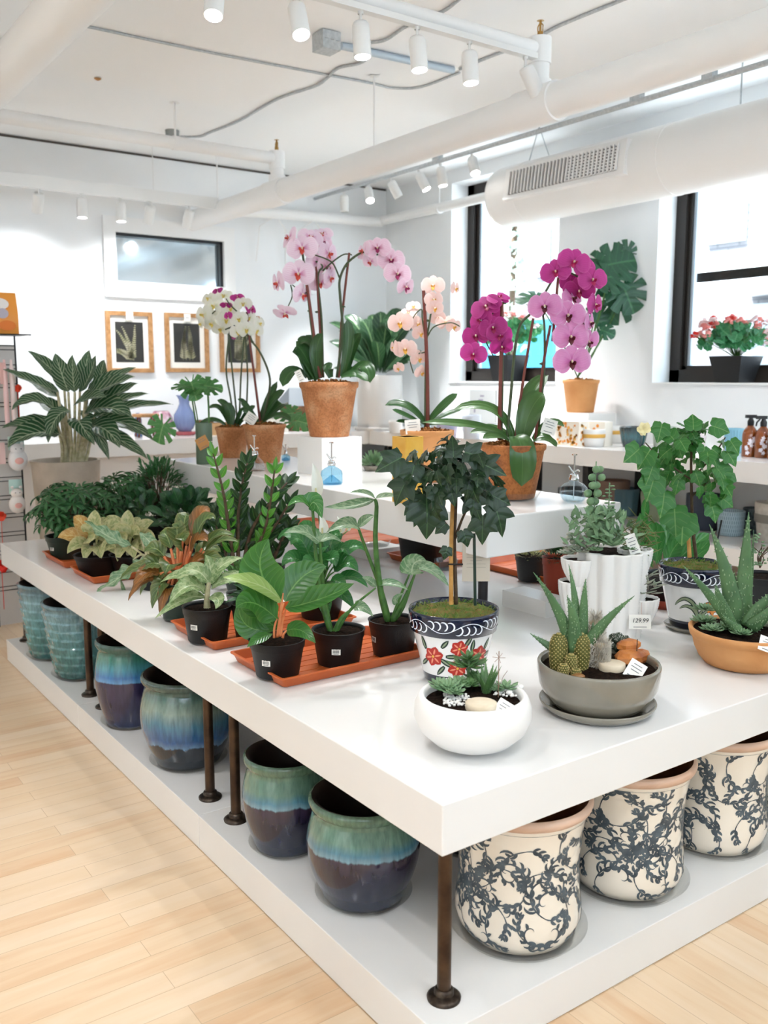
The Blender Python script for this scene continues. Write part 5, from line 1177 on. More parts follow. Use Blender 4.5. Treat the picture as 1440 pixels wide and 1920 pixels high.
# terracotta bowl right edge
P=spot(1392,1264,T,140); s_=scl(P); t=Thing('aloe_bowl','wide terracotta bowl with a tall aloe, cut by the right edge of the photo','bowl',P); r=101*s_; H=.115
b=MB(); b.lathe([(0,0),(r*.62,0),(r*.70,.004),(r*.80,H*.2),(r*.88,H*.45),(r*.925,H*.72),(r*.93,H*.76),(r*.97,H*.79),(r*.99,H*.9),(r*1.0,H*.985),(r*.98,H),(r*.93,H),(r*.90,H*.9)],P,64); t.part('bowl',b,TERRAP)
tz=P.z+H*.92; b=MB(); b.disc((P.x,P.y,tz),r*.92,30,dome=.004,rough=.003,rnd=random.Random(2)); t.part('soil',b,SOIL); k=Pl(t,P)
b=MB()
for base,ctl,tip,w,d in (((1380,1175),(1370,1080),(1330,983),34,(0,.0,0)),((1392,1172),(1396,1060),(1404,960),32,(.01,.02,.02)),((1372,1172),(1330,1110),(1280,1060),20,(-.02,-.06,-.1)),((1375,1178),(1345,1120),(1342,1096),22,(-.03,-.05,-.05)),
   ((1398,1172),(1410,1080),(1413,993),12,(.04,.05,.05)),((1402,1175),(1420,1140),(1450,1108),30,(-.02,-.03,-.04)),((1405,1178),(1430,1160),(1470,1120),26,(-.03,-.05,-.06)),((1390,1178),(1380,1100),(1376,1070),12,(.04,.05,.05)),((1390,1182),(1376,1180),(1352,1150),18,(-.05,-.07,-.08))):
    aloe(b,k.p(*base,d[0]),k.p(*ctl,d[1]),k.p(*tip,d[2]),w*k.s*1.15,0,nh=-F+Z*.3)
t.part('aloe_plant',b,[ALOE,ALOES])
for x,y,rr,lab_ in ((1320,1172,.05,0),(1335,1188,.045,0),(1363,1186,.05,0),(1322,1150,.05,0),(1430,1180,.05,1),(1450,1165,.05,1),(1390,1196,.04,0)):
    b=MB(); rosette(b,onZ(x,y,tz)+Z*.012,rr,24,0,.4,wid=.45); t.part('succulent_rosette',b,SUC4 if lab_ else SUC1)
tagcard(t,onZ(1432,1205,tz)+Z*.004-F*.04,.06,.05,-.4,label='white care tag',nrm=-F+Z*.8)
# white cactus-shaped planter
P=spot(1142,1206,T,110); s_=scl(P); t=Thing('cactus_planter','tall white ribbed cactus-shaped planter with side pockets of succulents, tagged 129.99','planter',P); k=Pl(t,P)
CW=mat('ribbed_white_ceramic','#efebe6',.35,coat=.2)
def ribbed(b,c,r0,r1,z0,z1,n=14,top=True):
    prof=[]
    for q in range(61): u=q/60; prof.append(((r0+(r1-r0)*math.sin(u*pi/2))*(1+.014*(1 if q%2 else -1)),z0+(z1-z0)*u))
    prof+=[(r1*.9,z1),(r1*.86,z1-.02)]
    b.lathe(prof,c,112,0,fn=lambda a,z,j:1+.13*(abs(math.cos(a*n/2))-.5))
ztop=k.p(1150,1030).z-P.z; r=62*s_
b=MB(); ribbed(b,P,r*.86,r,0,ztop,12); body=t.part('column',b,CW)
def pocket(b,x0,x1,ytop,ybot,d):
    """cup bulging out of the column"""
    c=k.p((x0+x1)/2,ytop,d); rr=(x1-x0)/2*s_; zb=k.p((x0+x1)/2,ybot,d).z-c.z
    prof=[]
    for q in range(31): u=q/30; prof.append((rr*math.sin(min(1,.12+u*.88)*pi/2)**.8*(1+.01*(1 if q%2 else -1)),zb*(1-u)))
    prof+=[(rr*.9,0),(rr*.86,-.015)]
    b.lathe([(0,zb)]+prof,c,80,0,fn=lambda a,z,j:1+.10*(abs(math.cos(a*7))-.5)); return c,rr
for i,(x0,x1,yt,yb,d) in enumerate(((1054,1118,1046,1100,-.03),(1160,1222,1028,1100,.0),(1048,1100,1088,1160,.0),(1175,1234,1120,1178,-.03))):
    b=MB(); c,rr=pocket(b,x0,x1,yt,yb,d); t.part('side_pocket',b,CW,body)
    q=MB(); q.disc(c-Z*.01,rr*.9,20); t.part('soil',q,SOIL,body)
q=MB(); q.disc(P+Z*(ztop-.012),r*.9,24); t.part('soil',q,SOIL,body)
b=MB(); rn=random.Random(4)
for x,y,d in ((1075,1035,-.03),(1062,1042,-.03),(1100,1030,-.03),(1090,1040,-.05)): rosette(b,k.p(x,y,d)+Z*.01,.036,16,0,.3,wid=.6)
for i in range(26):
    p=k.p(rn.uniform(1058,1112),rn.uniform(998,1030),-.02); b.ball(p,.012,8,5,0,sc3=(1,.8,.5))
t.part('dusty_succulents',b,SUC4)
b=MB()
for i in range(190):
    q=k.p(min(1190,max(1066,rn.gauss(1128,32))),rn.uniform(965,1026),rn.uniform(-.09,.05)); d=rdir(rn,.1,1.3); b.leaf(q,q+d*.02,q+d*.042,.014,Z-F,'lance',n=4,m=1,fold=.3)
for i in range(16):
    a=i*2.4; q=k.p(1148,1024,-.085); d=V((math.cos(a),math.sin(a),.35+.03*i)).normalized(); 
    b.tube([q,q+d*.03,q+d*.06],[.004,.012,.001],7,0,sx=.3,hint=(0,0,1))
rosette(b,k.p(1116,1034,-.085)+Z*.004,.036,18,0,.3); rosette(b,k.p(1180,1032,-.075)+Z*.004,.034,18,0,.3)
t.part('green_rosettes',b,SUC1)
b=MB()
for x0,x1,yb,yt,n,rr in ((1112,1118,1000,865,9,12),(1140,1143,1000,905,15,8)):
    for j in range(n):
        y=yb+(yt-yb)*(j/n); x=x0+(x1-x0)*j/n+4*math.sin(j)
        for sg in (-1,1): b.ball(k.p(x+sg*rr*.75*(1 if j%2 else .4),y,-.02+(0 if j%2 else sg*.012)),rr*k.s*(1-.03*j),8,5,0,sc3=(1,.6,.75 if n<12 else .3))
    b.tube([k.p(x0,yb+10,-.02),k.p((x0+x1)/2,(yb+yt)/2,-.02),k.p(x1,yt,-.02)],.0022,6)
t.part('round_leaved_stems',b,SUC1)
b=MB()
for i in range(120):
    q=k.p(1200+rn.gauss(0,16),1010+rn.gauss(0,16),rn.uniform(-.03,.05)); d=(R*rn.uniform(-1,1)+Z*rn.uniform(-.3,.9)-F*rn.uniform(-.6,.9)).normalized(); L=rn.uniform(.03,.055); b.tube([q,q+d*L*.6,q+d*L],[.0022,.0018,.0004],5)
t.part('needle_succulent',b,SUC3)
b=MB()
for j in range(12): 
    for a in range(5): g=a*1.256+j*.6; q=k.p(1190,1110-j*6,-.06); d=V((math.cos(g),math.sin(g),.3)); b.tube([q,q+d*.016],[.004,.001],6,sx=.5)
b.tube([k.p(1190,1118,-.06),k.p(1190,1045,-.06)],.0025,6)
t.part('stacked_succulent',b,SUC2)
b=MB()
for i in range(16):
    q=k.p(1215+rn.uniform(-12,16),1098+rn.uniform(-22,16),-.05+rn.uniform(-.03,.03)); d=(R*rn.uniform(-.4,1)+Z*rn.uniform(.1,1)-F*.3).normalized(); b.tube([q,q+d*.02,q+d*.04],[.003,.0085,.002],7,sx=.35,hint=(0,0,1))
rosette(b,k.p(1195,1112,-.05),.04,14,0,.2,wid=.5); t.part('trailing_succulent',b,SUC4)
tagcard(t,k.p(1200,1166,-.105),40*s_,26*s_,0,label='white price tag hanging on a string',lines=0,text='129.99')
b=MB(); b.tube([k.p(1203,1130,-.1),k.p(1203,1152,-.105)],.0007,5); t.part('tag_string',b,mat('pink_string','#c9a08c',.8))
tagcard(t,k.p(1186,1020,-.08),20*s_,36*s_,.35,label='white tag among the succulents')
b=MB(); P2=onZ(1050,1150,T); b.box(P2.x-.10,P2.x+.02,P2.y-.02,P2.y+.22,T,T+.065); solo('low_white_riser',b,CERW,'low white riser block left of the cactus-shaped planter','riser',P2,smooth=False)
# plants under/behind
def simple(lab_,px,pyf,wb,wr,pyr,z=ZT,m=BLACKP,**kw):
    return plant(lab_,px,pyf,wb,wr,pyr,z=z,m=m,**kw)
t,k=simple('red-brown pot with fine dark foliage beside the cactus-shaped planter',1043,1117,44,56,1044,z=ZT,m=REDP); b=MB(); rn=random.Random(3)
for i in range(260): d=rdir(rn,-.1,1.5); q=k.top+V((d.x*.06,d.y*.06,d.z*.035)); b.leaf(q,q+d*.012,q+d*.022,.006,Z,'lance',n=3,m=1)
t.part('foliage',b,[L_DARK])
t,k=simple('black pot with fine foliage in the right-hand orange tray',996,1092,50,62,1040); b=MB()
for i in range(160): d=rdir(rn,-.1,1.3); q=k.top+V((d.x*.05,d.y*.05,d.z*.02)); b.leaf(q,q+d*.02,q+d*.034,.007,Z,'lance',n=3,m=1)
t.part('foliage',b,[L_VAR])
t,k=simple('large black pot in the short orange tray under the raised shelf',792,1060,78,96,990); 
b=MB()
for i in range(40): d=rdir(rn,.1,1.3); q=k.top+d*.02; b.leaf(q,q+d*.03,q+d*.05,.02,Z,'ovate',n=4,m=1)
t.part('foliage',b,[L_DARK])
P2=onZ(725,1058,T); b=MB(); b.box(P2.x-.02,P2.x+.2,P2.y+.13,P2.y+.33,T,T+.05); solo('low_white_block',b,CERW,'low white block under the raised shelf carrying a clear saucer','riser',P2,smooth=False)
saucer(V((P2.x+.09,P2.y+.23,T+.05)),.085,'clear saucer on the low white block under the raised shelf',h=.03)
b=MB(); Pg=onZ(836,1068,T); b.lathe([(0,0),(.03,0),(.055,.03),(.06,.05),(.055,.05),(.03,.008),(0,.006)],Pg,30); solo('glass_bowl',b,GLR,'small pale blue glass bowl behind the bamboo stake','bowl',Pg)
# green leafy plant right of cactus planter
t,k=simple('glossy rosette plant with broad green leaves behind the cactus-shaped planter, in a red-brown dish',1250,1140,70,84,1075,m=BLACKP); b=MB()
for a,c,e,w,d in (((1225,1060),(1205,1010),(1200,962),34,(0,0,0)),((1230,1060),(1240,1000),(1208,980),36,(-.05,-.05,-.06)),((1245,1060),(1255,1000),(1245,970),32,(0,.02,.04)),((1255,1060),(1290,1000),(1275,965),30,(0,.04,.06)),((1260,1060),(1300,1020),(1330,1000),28,(0,.02,.04)),
   ((1262,1060),(1310,1040),(1330,1012),26,(0,0,-.02)),((1262,1065),(1300,1050),(1322,1030),24,(-.03,-.05,-.06)),((1240,1060),(1225,1040),(1222,1010),30,(.05,.06,.08)),((1250,1065),(1255,1030),(1280,1010),30,(-.04,-.06,-.08)),((1225,1065),(1205,1040),(1188,1035),26,(0,-.02,-.03)),((1250,1050),(1262,1000),(1262,968),28,(.04,.06,.08)),((1212,990),(1206,960),(1212,932),16,(.05,.05,.05))):
    k.leaf(b,a,c,e,w,d,nh=-F+Z*.5,shape='obov')
t.part('foliage',b,[leafmat('glossy_green_leaf','#3c7d38','#6fa45c','#347133',nv=6,vw=.03,rough=.25)])
Pd=V((k.P.x,k.P.y,T)); b=MB(); b.lathe([(0,0),(.085,0),(.105,.035),(.108,.04),(.1,.036),(.08,.006),(0,.0055)],Pd,36); solo('plant_dish',b,REDP,'red-brown dish under the glossy rosette plant','saucer',Pd)
Pq=onZ(1385,1115,T); b=MB(); 
t,k=simple('black pot with a small twiggy plant at the right edge, behind the terracotta bowl',1428,1142,66,92,1078,z=T); b=MB()
for i in range(40):
    q=k.p(1425+rn.uniform(-14,26),1030+rn.uniform(-30,30),rn.uniform(-.03,.03)); b.ball(q,.008,7,4,0,sc3=(1,.8,.5))
st=MB(); 
for i in range(7): k.stem(st,[(1425,1065),(1425+rn.uniform(-6,10),1045),(1425+rn.uniform(-14,26),1010+rn.uniform(-5,20))],(1.2,.8))
t.part('foliage',b,[SUC1]); t.part('stems',st,STEMB)
# ================================================================ orchids
PM={'pink':petalmat('pale_pink_petal','#c9559f','#f5dfec','#f9eef5'),'white':petalmat('white_petal','#dfe0b0','#f0f0e6','#f4f4ee'),'mag':petalmat('magenta_petal','#a01d6f','#c23a92','#d560a8'),
    'spk':petalmat('speckled_pink_petal','#c2549f','#e39bcb','#efc4e2','#a8378a'),'peach':petalmat('peach_pink_petal','#e6b9a0','#f2d3cb','#f7e6e0'),'vein':petalmat('white_pink_veined_petal','#b8316f','#f1d0e0','#f8ecf2'),'dark':petalmat('deep_magenta_petal','#8c155c','#b02a80','#c5479a')}
LIP={'pink':mat('pink_lip','#c8483c',.5),'white':mat('yellow_lip','#d8c25a',.5),'mag':mat('deep_pink_lip','#a3164f',.5),'spk':mat('maroon_lip','#5a1420',.5),'peach':mat('gold_lip','#e0a63f',.5),'vein':mat('purple_lip','#8d1850',.5),'dark':mat('dark_pink_lip','#8e1246',.5)}
LIPC=mat('pale_throat','#f0d9b8',.5)
def flowermesh(kind):
    b=MB(); # faces +Y, up Z, unit ~ 1 wide
    for a,l,w in ((pi/2,.47,.34),(pi*1.18,.46,.32),(pi*1.82,.46,.32)):   # sepals
        d=V((math.cos(a),0,math.sin(a))); b.leaf(d*.03,d*l*.55+V((0,-.03,0)),d*l+V((0,-.05,0)),w,(0,1,0),'petal',fold=-.05,n=8,m=2,mi=0,cup=.05)
    for sg in (-1,1): # broad petals
        d=V((sg*.985,0,.17)); b.leaf(V((sg*.03,.03,0)),d*.28+V((0,.05,0)),d*.54+V((0,-.01,.02)),.60,(0,1,0),'petal',fold=.03,n=9,m=3,mi=0,cup=.08,wave=.015)
    # lip
    b.leaf(V((0,.05,-.03)),V((0,.14,-.10)),V((0,.13,-.24)),.16,(0,1,.4),'ovate',fold=-.2,n=6,m=2,mi=1)
    for sg in (-1,1): b.leaf(V((sg*.02,.05,-.03)),V((sg*.11,.12,-.06)),V((sg*.09,.20,.0)),.12,(-sg,.4,0),'round',n=5,m=1,mi=1)
    b.ball((0,.07,0),.04,8,6,2,sc3=(.8,1.2,.8)); b.tube([(0,.05,.03),(0,.1,.02),(0,.12,-.02)],[.03,.025,.01],6,2)
    me=obj('flower',b,[PM[kind],LIP[kind],LIPC]); m=me.data; bpy.data.objects.remove(me); return m
FM={k_:flowermesh(k_) for k_ in PM}
def flower(t,k,x,y,size,kind,yaw=0,pitch=0,roll=0,d=0):
    """yaw>0 turns to the photo's right, pitch>0 looks up"""
    p=k.p(x,y,d); nrm=(-F*math.cos(yaw)+R*math.sin(yaw)); nrm=(nrm*math.cos(pitch)+Z*math.sin(pitch)).normalized()
    up=Z-nrm*nrm.dot(Z)
    if up.length<.05: up=R
    up.normalize(); up=Matrix.Rotation(roll,3,nrm)@up; xx=nrm.cross(up)*1
    M=Matrix((xx,nrm,up)).transposed()
    if M.determinant()<0: M=Matrix((-xx,nrm,up)).transposed()
    o=bpy.data.objects.new('flower',FM[kind]); COL.objects.link(o); o.parent=t.e; s=size*k.s
    M4=M.to_4x4(); M4=Matrix.Translation(p-t.P)@M4@Matrix.Diagonal((s,s,s,1)); o.matrix_local=M4; return o
def clip(b,k,x,y,d=0): q=k.p(x,y,d); b.ball(q,.006,8,5); b.tube([q-R*.009,q+R*.009],.0035,6)
OG='orchids in terracotta pots'
def orleaves(t,k,spec,mt=None):
    b=MB()
    for a,c,e,w,d in spec: k.leaf(b,a,c,e,w,d,nh=Z-F*.7,shape='orc',fold=.12)
    t.part('leaves',b,[mt or L_ORC])
# block + big pink orchid
P=onZ(604,893,U); s_=scl(P); zb=pl(604,822,P).z
b=MB(); b.box(P.x,P.x+.235,P.y,P.y+.235,U,zb); PB=V((P.x+.118,P.y+.118,zb)); solo('white_display_block',b,CERW,'square white block lifting the pale pink orchid on the raised shelf','riser',(PB.x,PB.y,U),smooth=False)
def orchidpot(lab_,P,wb,wr,pyr,m,soil=BARK,H=None,rim='orchid',name='orchid'):
    t=Thing(name,lab_,'orchid',P,OG); s_=scl(P); k=Pl(t,P); H=H or pl(720,pyr,P).z-P.z; npot(t,P,wb/2*s_,wr/2*s_,H,m,None,soil,rim,.94,'terracotta_pot'); k.top=P+Z*H*.94; k.H=H
    b=MB(); rn=random.Random(int(wb)); r_=wr/2*s_*.86
    for i in range(190):
        a=rn.uniform(0,2*pi); q=r_*math.sqrt(rn.random()); sz=rn.uniform(.006,.015); b.obox(k.top+V((q*math.cos(a),q*math.sin(a),.004+.022*(1-(q/r_)**2)*rn.random()+H*.02)),sz,sz*.6,sz*.5,rn.uniform(0,3),0,(rn.uniform(-1,1),rn.uniform(-1,1)))
    t.part('bark_chips',b,BARK,smooth=False)['kind']='stuff'; return t,k
t,k=orchidpot('tall orchid with pale pink flowers, its terracotta pot raised on the square white block',PB,74,110,716,TERRA)
orleaves(t,k,[((595,712),(560,640),(555,650),40,(0,.0,.0)),((586,712),(575,660),(548,660),44,(0,0,-.02)),((598,710),(585,650),(606,625),32,(.0,-.02,-.03)),((575,708),(545,675),(530,725),34,(0,-.04,-.06)),((640,706),(660,650),(651,598),26,(0,.0,0)),((648,706),(655,650),(676,624),28,(.02,.03,.05)),((655,706),(690,660),(694,718),34,(0,-.02,-.05)),((640,708),(665,690),(690,715),26,(-.04,-.06,-.08)),((590,708),(583,640),(574,628),26,(.06,.06,.06)),((620,708),(610,680),(622,690),26,(-.04,-.05,-.05)),((640,708),(655,700),(668,705),22,(-.08,-.1,-.1)),((588,650),(572,630),(560,645),30,(.02,.02,.02))])
st=MB(); 
k.stem(st,[(600,708),(590,640),(579,560),(568,490)],(3.6,2.6),[0,0,0,-.01]); k.stem(st,[(604,708),(600,620),(593,500)],(2.6,2.2),[.03,.03,.03]); k.stem(st,[(635,708),(641,600),(655,474)],(2.6,2.2),[.0,.02,.02])
t.part('support_stakes',st,STAKE)
st=MB(); k.stem(st,[(598,708),(585,620),(578,560),(568,480),(560,460)],(2.4,2)); k.stem(st,[(606,708),(603,600),(596,520),(605,500),(592,490)],(2.2,1.5),[.03]*5)
k.stem(st,[(632,708),(642,620),(638,560),(637,525),(650,495),(675,475),(690,473),(712,480),(740,505),(760,540)],(2.8,1.5)); k.stem(st,[(637,522),(625,495),(610,485),(590,478)],(1.6,1.2)); k.stem(st,[(605,508),(625,490),(645,477),(660,478)],(1.6,1.2),[.03]*4)
k.stem(st,[(580,590-45),(570,550),(562,545),(548,534)],(1.3,1)); k.stem(st,[(545,534),(548,555),(540,575)],(1.4,1)); 
for x,y,d in ((580,583,0),(594,585,.03),(644,575,0),(649,499,0),(597,505,.03)): clip(st,k,x,y,d)
t.part('flower_stems',st,STEMD)
for x,y,s,kd,yw,pt,rl,d in [(567,466,56,'pink',-.1,.1,.05,-.03),(560,514,58,'pink',-.1,0,-.05,-.03),(543,446,44,'pink',-1.0,.3,.5,0),(582,446,46,'pink',.3,.5,-.3,.02),(522,530,46,'pink',-1.0,-.1,0,0),(566,552,46,'pink',.9,-.2,.1,-.01),(535,586,46,'pink',-.3,-1.0,.3,0),(602,455,46,'vein',.6,.1,.2,.05),(615,475,48,'pink',.9,0,0,.05),(596,492,46,'pink',.3,.1,.3,.06),(612,500,44,'vein',.8,-.2,0,.06),(600,530,44,'pink',.1,-.3,.2,.06),(618,520,40,'pink',1.1,-.2,.1,.06),(604,440,40,'pink',.0,.6,.2,.07),(585,520,40,'pink',-.4,-.2,.2,.07),
    (682,470,40,'pink',-1.0,.2,.3,0),(708,466,48,'vein',-.1,.2,.1,-.02),(733,488,50,'vein',.1,.1,.0,0),(745,514,50,'vein',.2,0,-.1,-.02),(760,538,42,'vein',.8,-.3,0,0),(695,490,34,'pink',-.6,-.4,0,.03)]:
    flower(t,k,x,y,s,kd,yw,pt,rl,d)
tagcard(t,k.p(562,705,-.08),12*k.s,22*k.s,.45,label='cream card tucked beside the leaves')
# two white orchids
P=spot(437,859,U,42); t,k=orchidpot('white orchid in the smaller terracotta pot, left and behind its neighbour',P,46,64,800,TERRA,SOIL)
orleaves(t,k,[((430,798),(415,750),(391,766),16,(0,0,-.02)),((436,798),(430,755),(407,750),18,(0,.02,.03)),((440,800),(455,760),(460,770),18,(0,-.02,-.03)),((425,800),(400,775),(372,800),18,(0,-.04,-.06)),((432,800),(436,770),(422,756),24,(-.02,-.02,-.03)),((446,800),(465,770),(478,760),16,(.0,.02,.04))])
st=MB()
for a,c,e,dd in (((440,798),(424,690),(432,610),0),((446,798),(436,700),(428,620),.02),((448,798),(452,700),(458,630),.02),((462,798),(464,700),(460,625),.04)): k.stem(st,[a,((a[0]+c[0])/2,(a[1]+c[1])/2),c,e],(1.8,1.5),[dd]*4)
k.stem(st,[(432,612),(426,600),(414,588)],(1.5,1)); k.stem(st,[(394,595),(398,588),(410,578)],(1.4,1))
t.part('flower_stems',st,STEMD)
for x,y,s,yw,pt,d in [(382,590,38,-.6,.1,0),(402,574,38,-.2,.3,0),(420,555,32,.0,.5,.02),(398,606,36,-.3,-.1,-.02),(414,616,34,-.1,-.2,0),(424,600,36,.2,.1,-.03),(432,578,34,.3,.2,0),(378,606,30,-1.0,-.2,0),(392,560,30,-.5,.4,.03),(408,594,34,0,0,.03),(436,596,30,.5,.1,.03)]: flower(t,k,x,y,s,'white',yw,pt,.1*math.sin(x),d)
P=spot(497,869,U,58); t,k=orchidpot('white orchid with an arching stem in the larger of the two neighbouring terracotta pots',P,56,80,795,TERRA)
orleaves(t,k,[((485,793),(450,745),(449,752),18,(0,0,-.02)),((488,793),(510,745),(534,732),26,(0,0,0)),((490,793),(535,745),(530,760),32,(0,.03,.06)),((486,793),(500,760),(520,715),20,(.02,.04,.05)),((482,794),(470,770),(455,772),18,(0,-.03,-.05)),((492,793),(525,765),(545,790),18,(-.02,-.05,-.08))])
st=MB(); k.stem(st,[(488,793),(480,730),(466,620),(463,585)],(2.4,2)); t.part('support_stakes',st,STAKE)
st=MB(); k.stem(st,[(490,793),(500,760),(506,710),(490,665),(472,640),(455,620),(435,614),(422,618)],(2.4,1.3)); k.stem(st,[(475,645),(466,620),(464,600)],(1.6,1.2)); k.stem(st,[(463,590),(450,588),(432,572),(424,560)],(1.5,1.1)); clip(st,k,468,608); clip(st,k,473,641); t.part('flower_stems',st,STEMD)
for x,y,s,kd,yw,pt,rl,d in [(447,622,32,'white',-.1,0,.1,-.02),(462,618,34,'white',.2,0,0,-.03),(480,620,30,'white',.6,.1,0,0),(448,598,32,'white',0,.1,.2,-.02),(456,570,32,'white',.1,.4,0,0),(470,580,26,'mag',1.0,.3,0,.02),(438,630,22,'mag',-1.1,0,0,.02),(445,558,26,'mag',.2,.8,.3,.03),(408,545,20,'mag',-.4,.8,.3,.02),(428,592,18,'mag',-.5,.2,0,-.03),(466,596,28,'white',.3,.2,.1,.02),(486,606,26,'white',.9,.1,.2,.02),(424,572,22,'dark',.2,.9,0,.0)]: flower(t,k,x,y,s,kd,yw,pt,rl,d)
tagcard(t,k.p(470,785,-.07),22*k.s,20*k.s,-.6,label='cream care card'); 
# peach orchid with yellow block
P=spot(800,905,U,66); t,k=orchidpot('peach-pink orchid in a terracotta pot, half hidden behind the yellow planter',P,72,100,806,TERRAP,BARK)
orleaves(t,k,[((798,795),(765,745),(722,760),26,(0,0,0)),((802,792),(830,760),(858,738),24,(0,0,0)),((795,796),(765,780),(735,768),18,(0,-.04,-.06)),((804,796),(840,790),(870,800),20,(0,-.03,-.05)),((790,798),(770,790),(742,790),14,(-.03,-.05,-.06)),((806,795),(830,775),(866,768),14,(.02,.05,.08))])
st=MB(); k.stem(st,[(802,800),(801,700),(797,600),(794,545)],(4,3.2)); t.part('support_stakes',st,STAKE)
st=MB(); k.stem(st,[(797,800),(798,700),(800,640),(806,600),(812,560)],(2.2,1.6)); k.stem(st,[(800,645),(792,600),(790,580),(775,595),(770,620)],(1.5,1)); k.stem(st,[(802,630),(815,612),(845,605),(862,612)],(1.4,1)); k.stem(st,[(798,660),(770,670),(775,700)],(1.4,1)); clip(st,k,802,601); t.part('flower_stems',st,STEMD)
for x,y,s,yw,pt,rl,d in [(812,536,42,-.1,.1,0,0),(853,541,28,.9,0,.2,.03),(813,562,34,.2,.1,.1,0),(815,578,32,.2,-.1,.0,-.02),(751,606,46,-.2,0,.1,0),(766,588,30,-.1,.6,0,.03),(783,607,32,.3,0,0,.02),(788,625,32,.4,-.1,.1,0),(760,655,42,-.1,0,.1,-.02),(740,651,28,-1.0,0,0,0),(785,672,34,.5,-.2,.2,0),(748,690,24,-.6,-.2,.2,0),(790,698,30,.6,-.3,.1,0),(835,605,36,.2,.4,.1,.02),(850,612,32,.5,-.1,0,.02),(820,596,30,0,0,.2,.03),(775,575,26,0,.4,.1,.04)]: flower(t,k,x,y,s,'peach',yw,pt,rl,d)
tagcard(t,k.p(774,800,-.08),28*k.s,26*k.s,.1,label='cream care card with a small clip')
P=onZ(760,945,U); s_=scl(P); zt=pl(750,820,P).z; b=MB(); b.box(P.x,P.x+.085,P.y,P.y+.085,U,zt-.0); b.box(P.x+.008,P.x+.077,P.y+.008,P.y+.077,zt-.02,zt); solo('yellow_planter',b,mat('mustard_glaze','#d9a032',.35,var='#e3b554',vscale=12),'tall square mustard-yellow planter on the raised shelf, behind the topiary','planter',P,smooth=False)
t,k=plant('small grey-green plant left of the yellow planter, low behind the raised shelf',700,884,34,44,872,z=U,m=CERG); b=MB(); rn=random.Random(2)
for i in range(70): d=rdir(rn,.0,1.4); q=k.top+d*.015; b.leaf(q,q+d*.04,q+d*.07,.012,Z-F,'lance',n=4,m=1)
t.part('foliage',b,[SUC1])
# magenta orchid right
P=spot(960,940,U,78); t,k=orchidpot('big orchid with magenta and speckled pink flowers in aged terracotta, right end of the shelf',P+Z*.006,84,122,832,TERRAO)
saucer(P,.115,'clear saucer under the big magenta and speckled pink orchid',h=.03)
orleaves(t,k,[((962,822),(940,740),(850,768),32,(0,0,0)),((960,826),(920,790),(790,792),26,(0,-.04,-.08)),((985,822),(975,740),(1028,703),42,(0,.02,.04)),((980,824),(990,760),(1020,738),58,(-.02,-.03,-.03)),((965,818),(985,880-60),(978,912),58,(-.06,-.15,-.11)),((1000,824),(1030,775),(1058,800),22,(0,0,0)),((955,828),(935,810),(905,822),24,(-.03,-.06,-.08)),((1000,828),(1030,815),(1044,838),18,(-.02,-.04,-.05)),((955,826),(920,800),(880,812),20,(.0,.0,0)),((960,825),(940,800),(900,800),22,(.04,.06,.08)),((1000,826),(1020,800),(1040,835),14,(.03,.0,0))],
   leafmat('broad_orchid_leaf','#41652f','#5a7d45','#375a2b',nv=1,vw=0,mid=.03,rough=.3,transl=.12))
st=MB(); k.stem(st,[(936,825),(939,700),(941,600),(941,568)],(4,3.2)); k.stem(st,[(966,825),(980,720),(1000,597)],(2.8,2.4)); k.stem(st,[(1004,825),(1018,690),(1032,610)],(3,2.4)); k.stem(st,[(1036,640),(1043,560),(1047,520)],(2.6,2.4),[.02]*3); t.part('support_stakes',st,STAKE)
st=MB(); k.stem(st,[(950,825),(958,740),(965,660),(975,610),(995,588),(1010,570),(1030,535),(1045,512),(1060,508),(1085,520)],(3,1.6)); k.stem(st,[(940,825),(942,700),(942,580),(945,568)],(2.4,2)); k.stem(st,[(1010,800),(1020,700),(1021,620),(1018,592)],(2.4,2)); k.stem(st,[(942,572),(925,585),(912,610),(912,640),(918,655),(925,668)],(1.6,1.1)); k.stem(st,[(912,628),(900,632),(890,630)],(1.3,1)); k.stem(st,[(1018,592),(1040,560),(1065,580),(1070,640),(1072,680)],(1.8,1.2),[.0,.03,.03,.03,.03]); clip(st,k,1016,682); clip(st,k,945,568); clip(st,k,1044,510); t.part('flower_stems',st,STEMD)
for x,y,s,kd,yw,pt,rl,d in [(893,630,50,'dark',-.3,0,.2,0),(888,664,48,'mag',-.2,-.1,-.2,-.02),(902,600,46,'dark',-.7,.2,.3,.0),(912,576,56,'dark',-.4,.4,.5,-.01),(935,560,44,'mag',.2,.9,.4,0),(925,615,50,'dark',-.2,.1,.2,-.03),(936,628,50,'dark',.3,-.1,-.2,-.02),(940,650,44,'dark',.3,-.3,.1,-.01),(920,590,40,'dark',0,.3,0,.03),
   (1042,510,54,'mag',-.3,.2,.2,-.01),(1076,492,58,'mag',.0,.2,-.3,-.02),(1097,500,44,'mag',.4,.4,.2,.05),(1111,525,52,'mag',.1,.1,.1,-.02),(1086,545,56,'dark',-.2,-.4,.1,.03),(1072,530,44,'dark',.0,.2,.1,.05),(1115,572,48,'mag',.8,.0,.2,.02),(1105,605,44,'spk',1.0,0,.2,.0),(1103,640,48,'spk',.5,-.3,.2,.02),
   (1022,575,60,'spk',-.3,.1,.05,-.04),(1065,592,62,'spk',0,.1,0,-.03),(1072,560,48,'spk',.6,.3,.3,.03),(1070,632,64,'spk',.05,0,0,-.03),(1072,678,66,'spk',0,-.05,.05,-.04),(1090,600,44,'spk',.9,.1,0,.03)]: flower(t,k,x,y,s,kd,yw,pt,rl,d)
tagcard(t,k.p(1030,800,-.02),26*k.s,28*k.s,-.3,label='white price card behind the leaves')
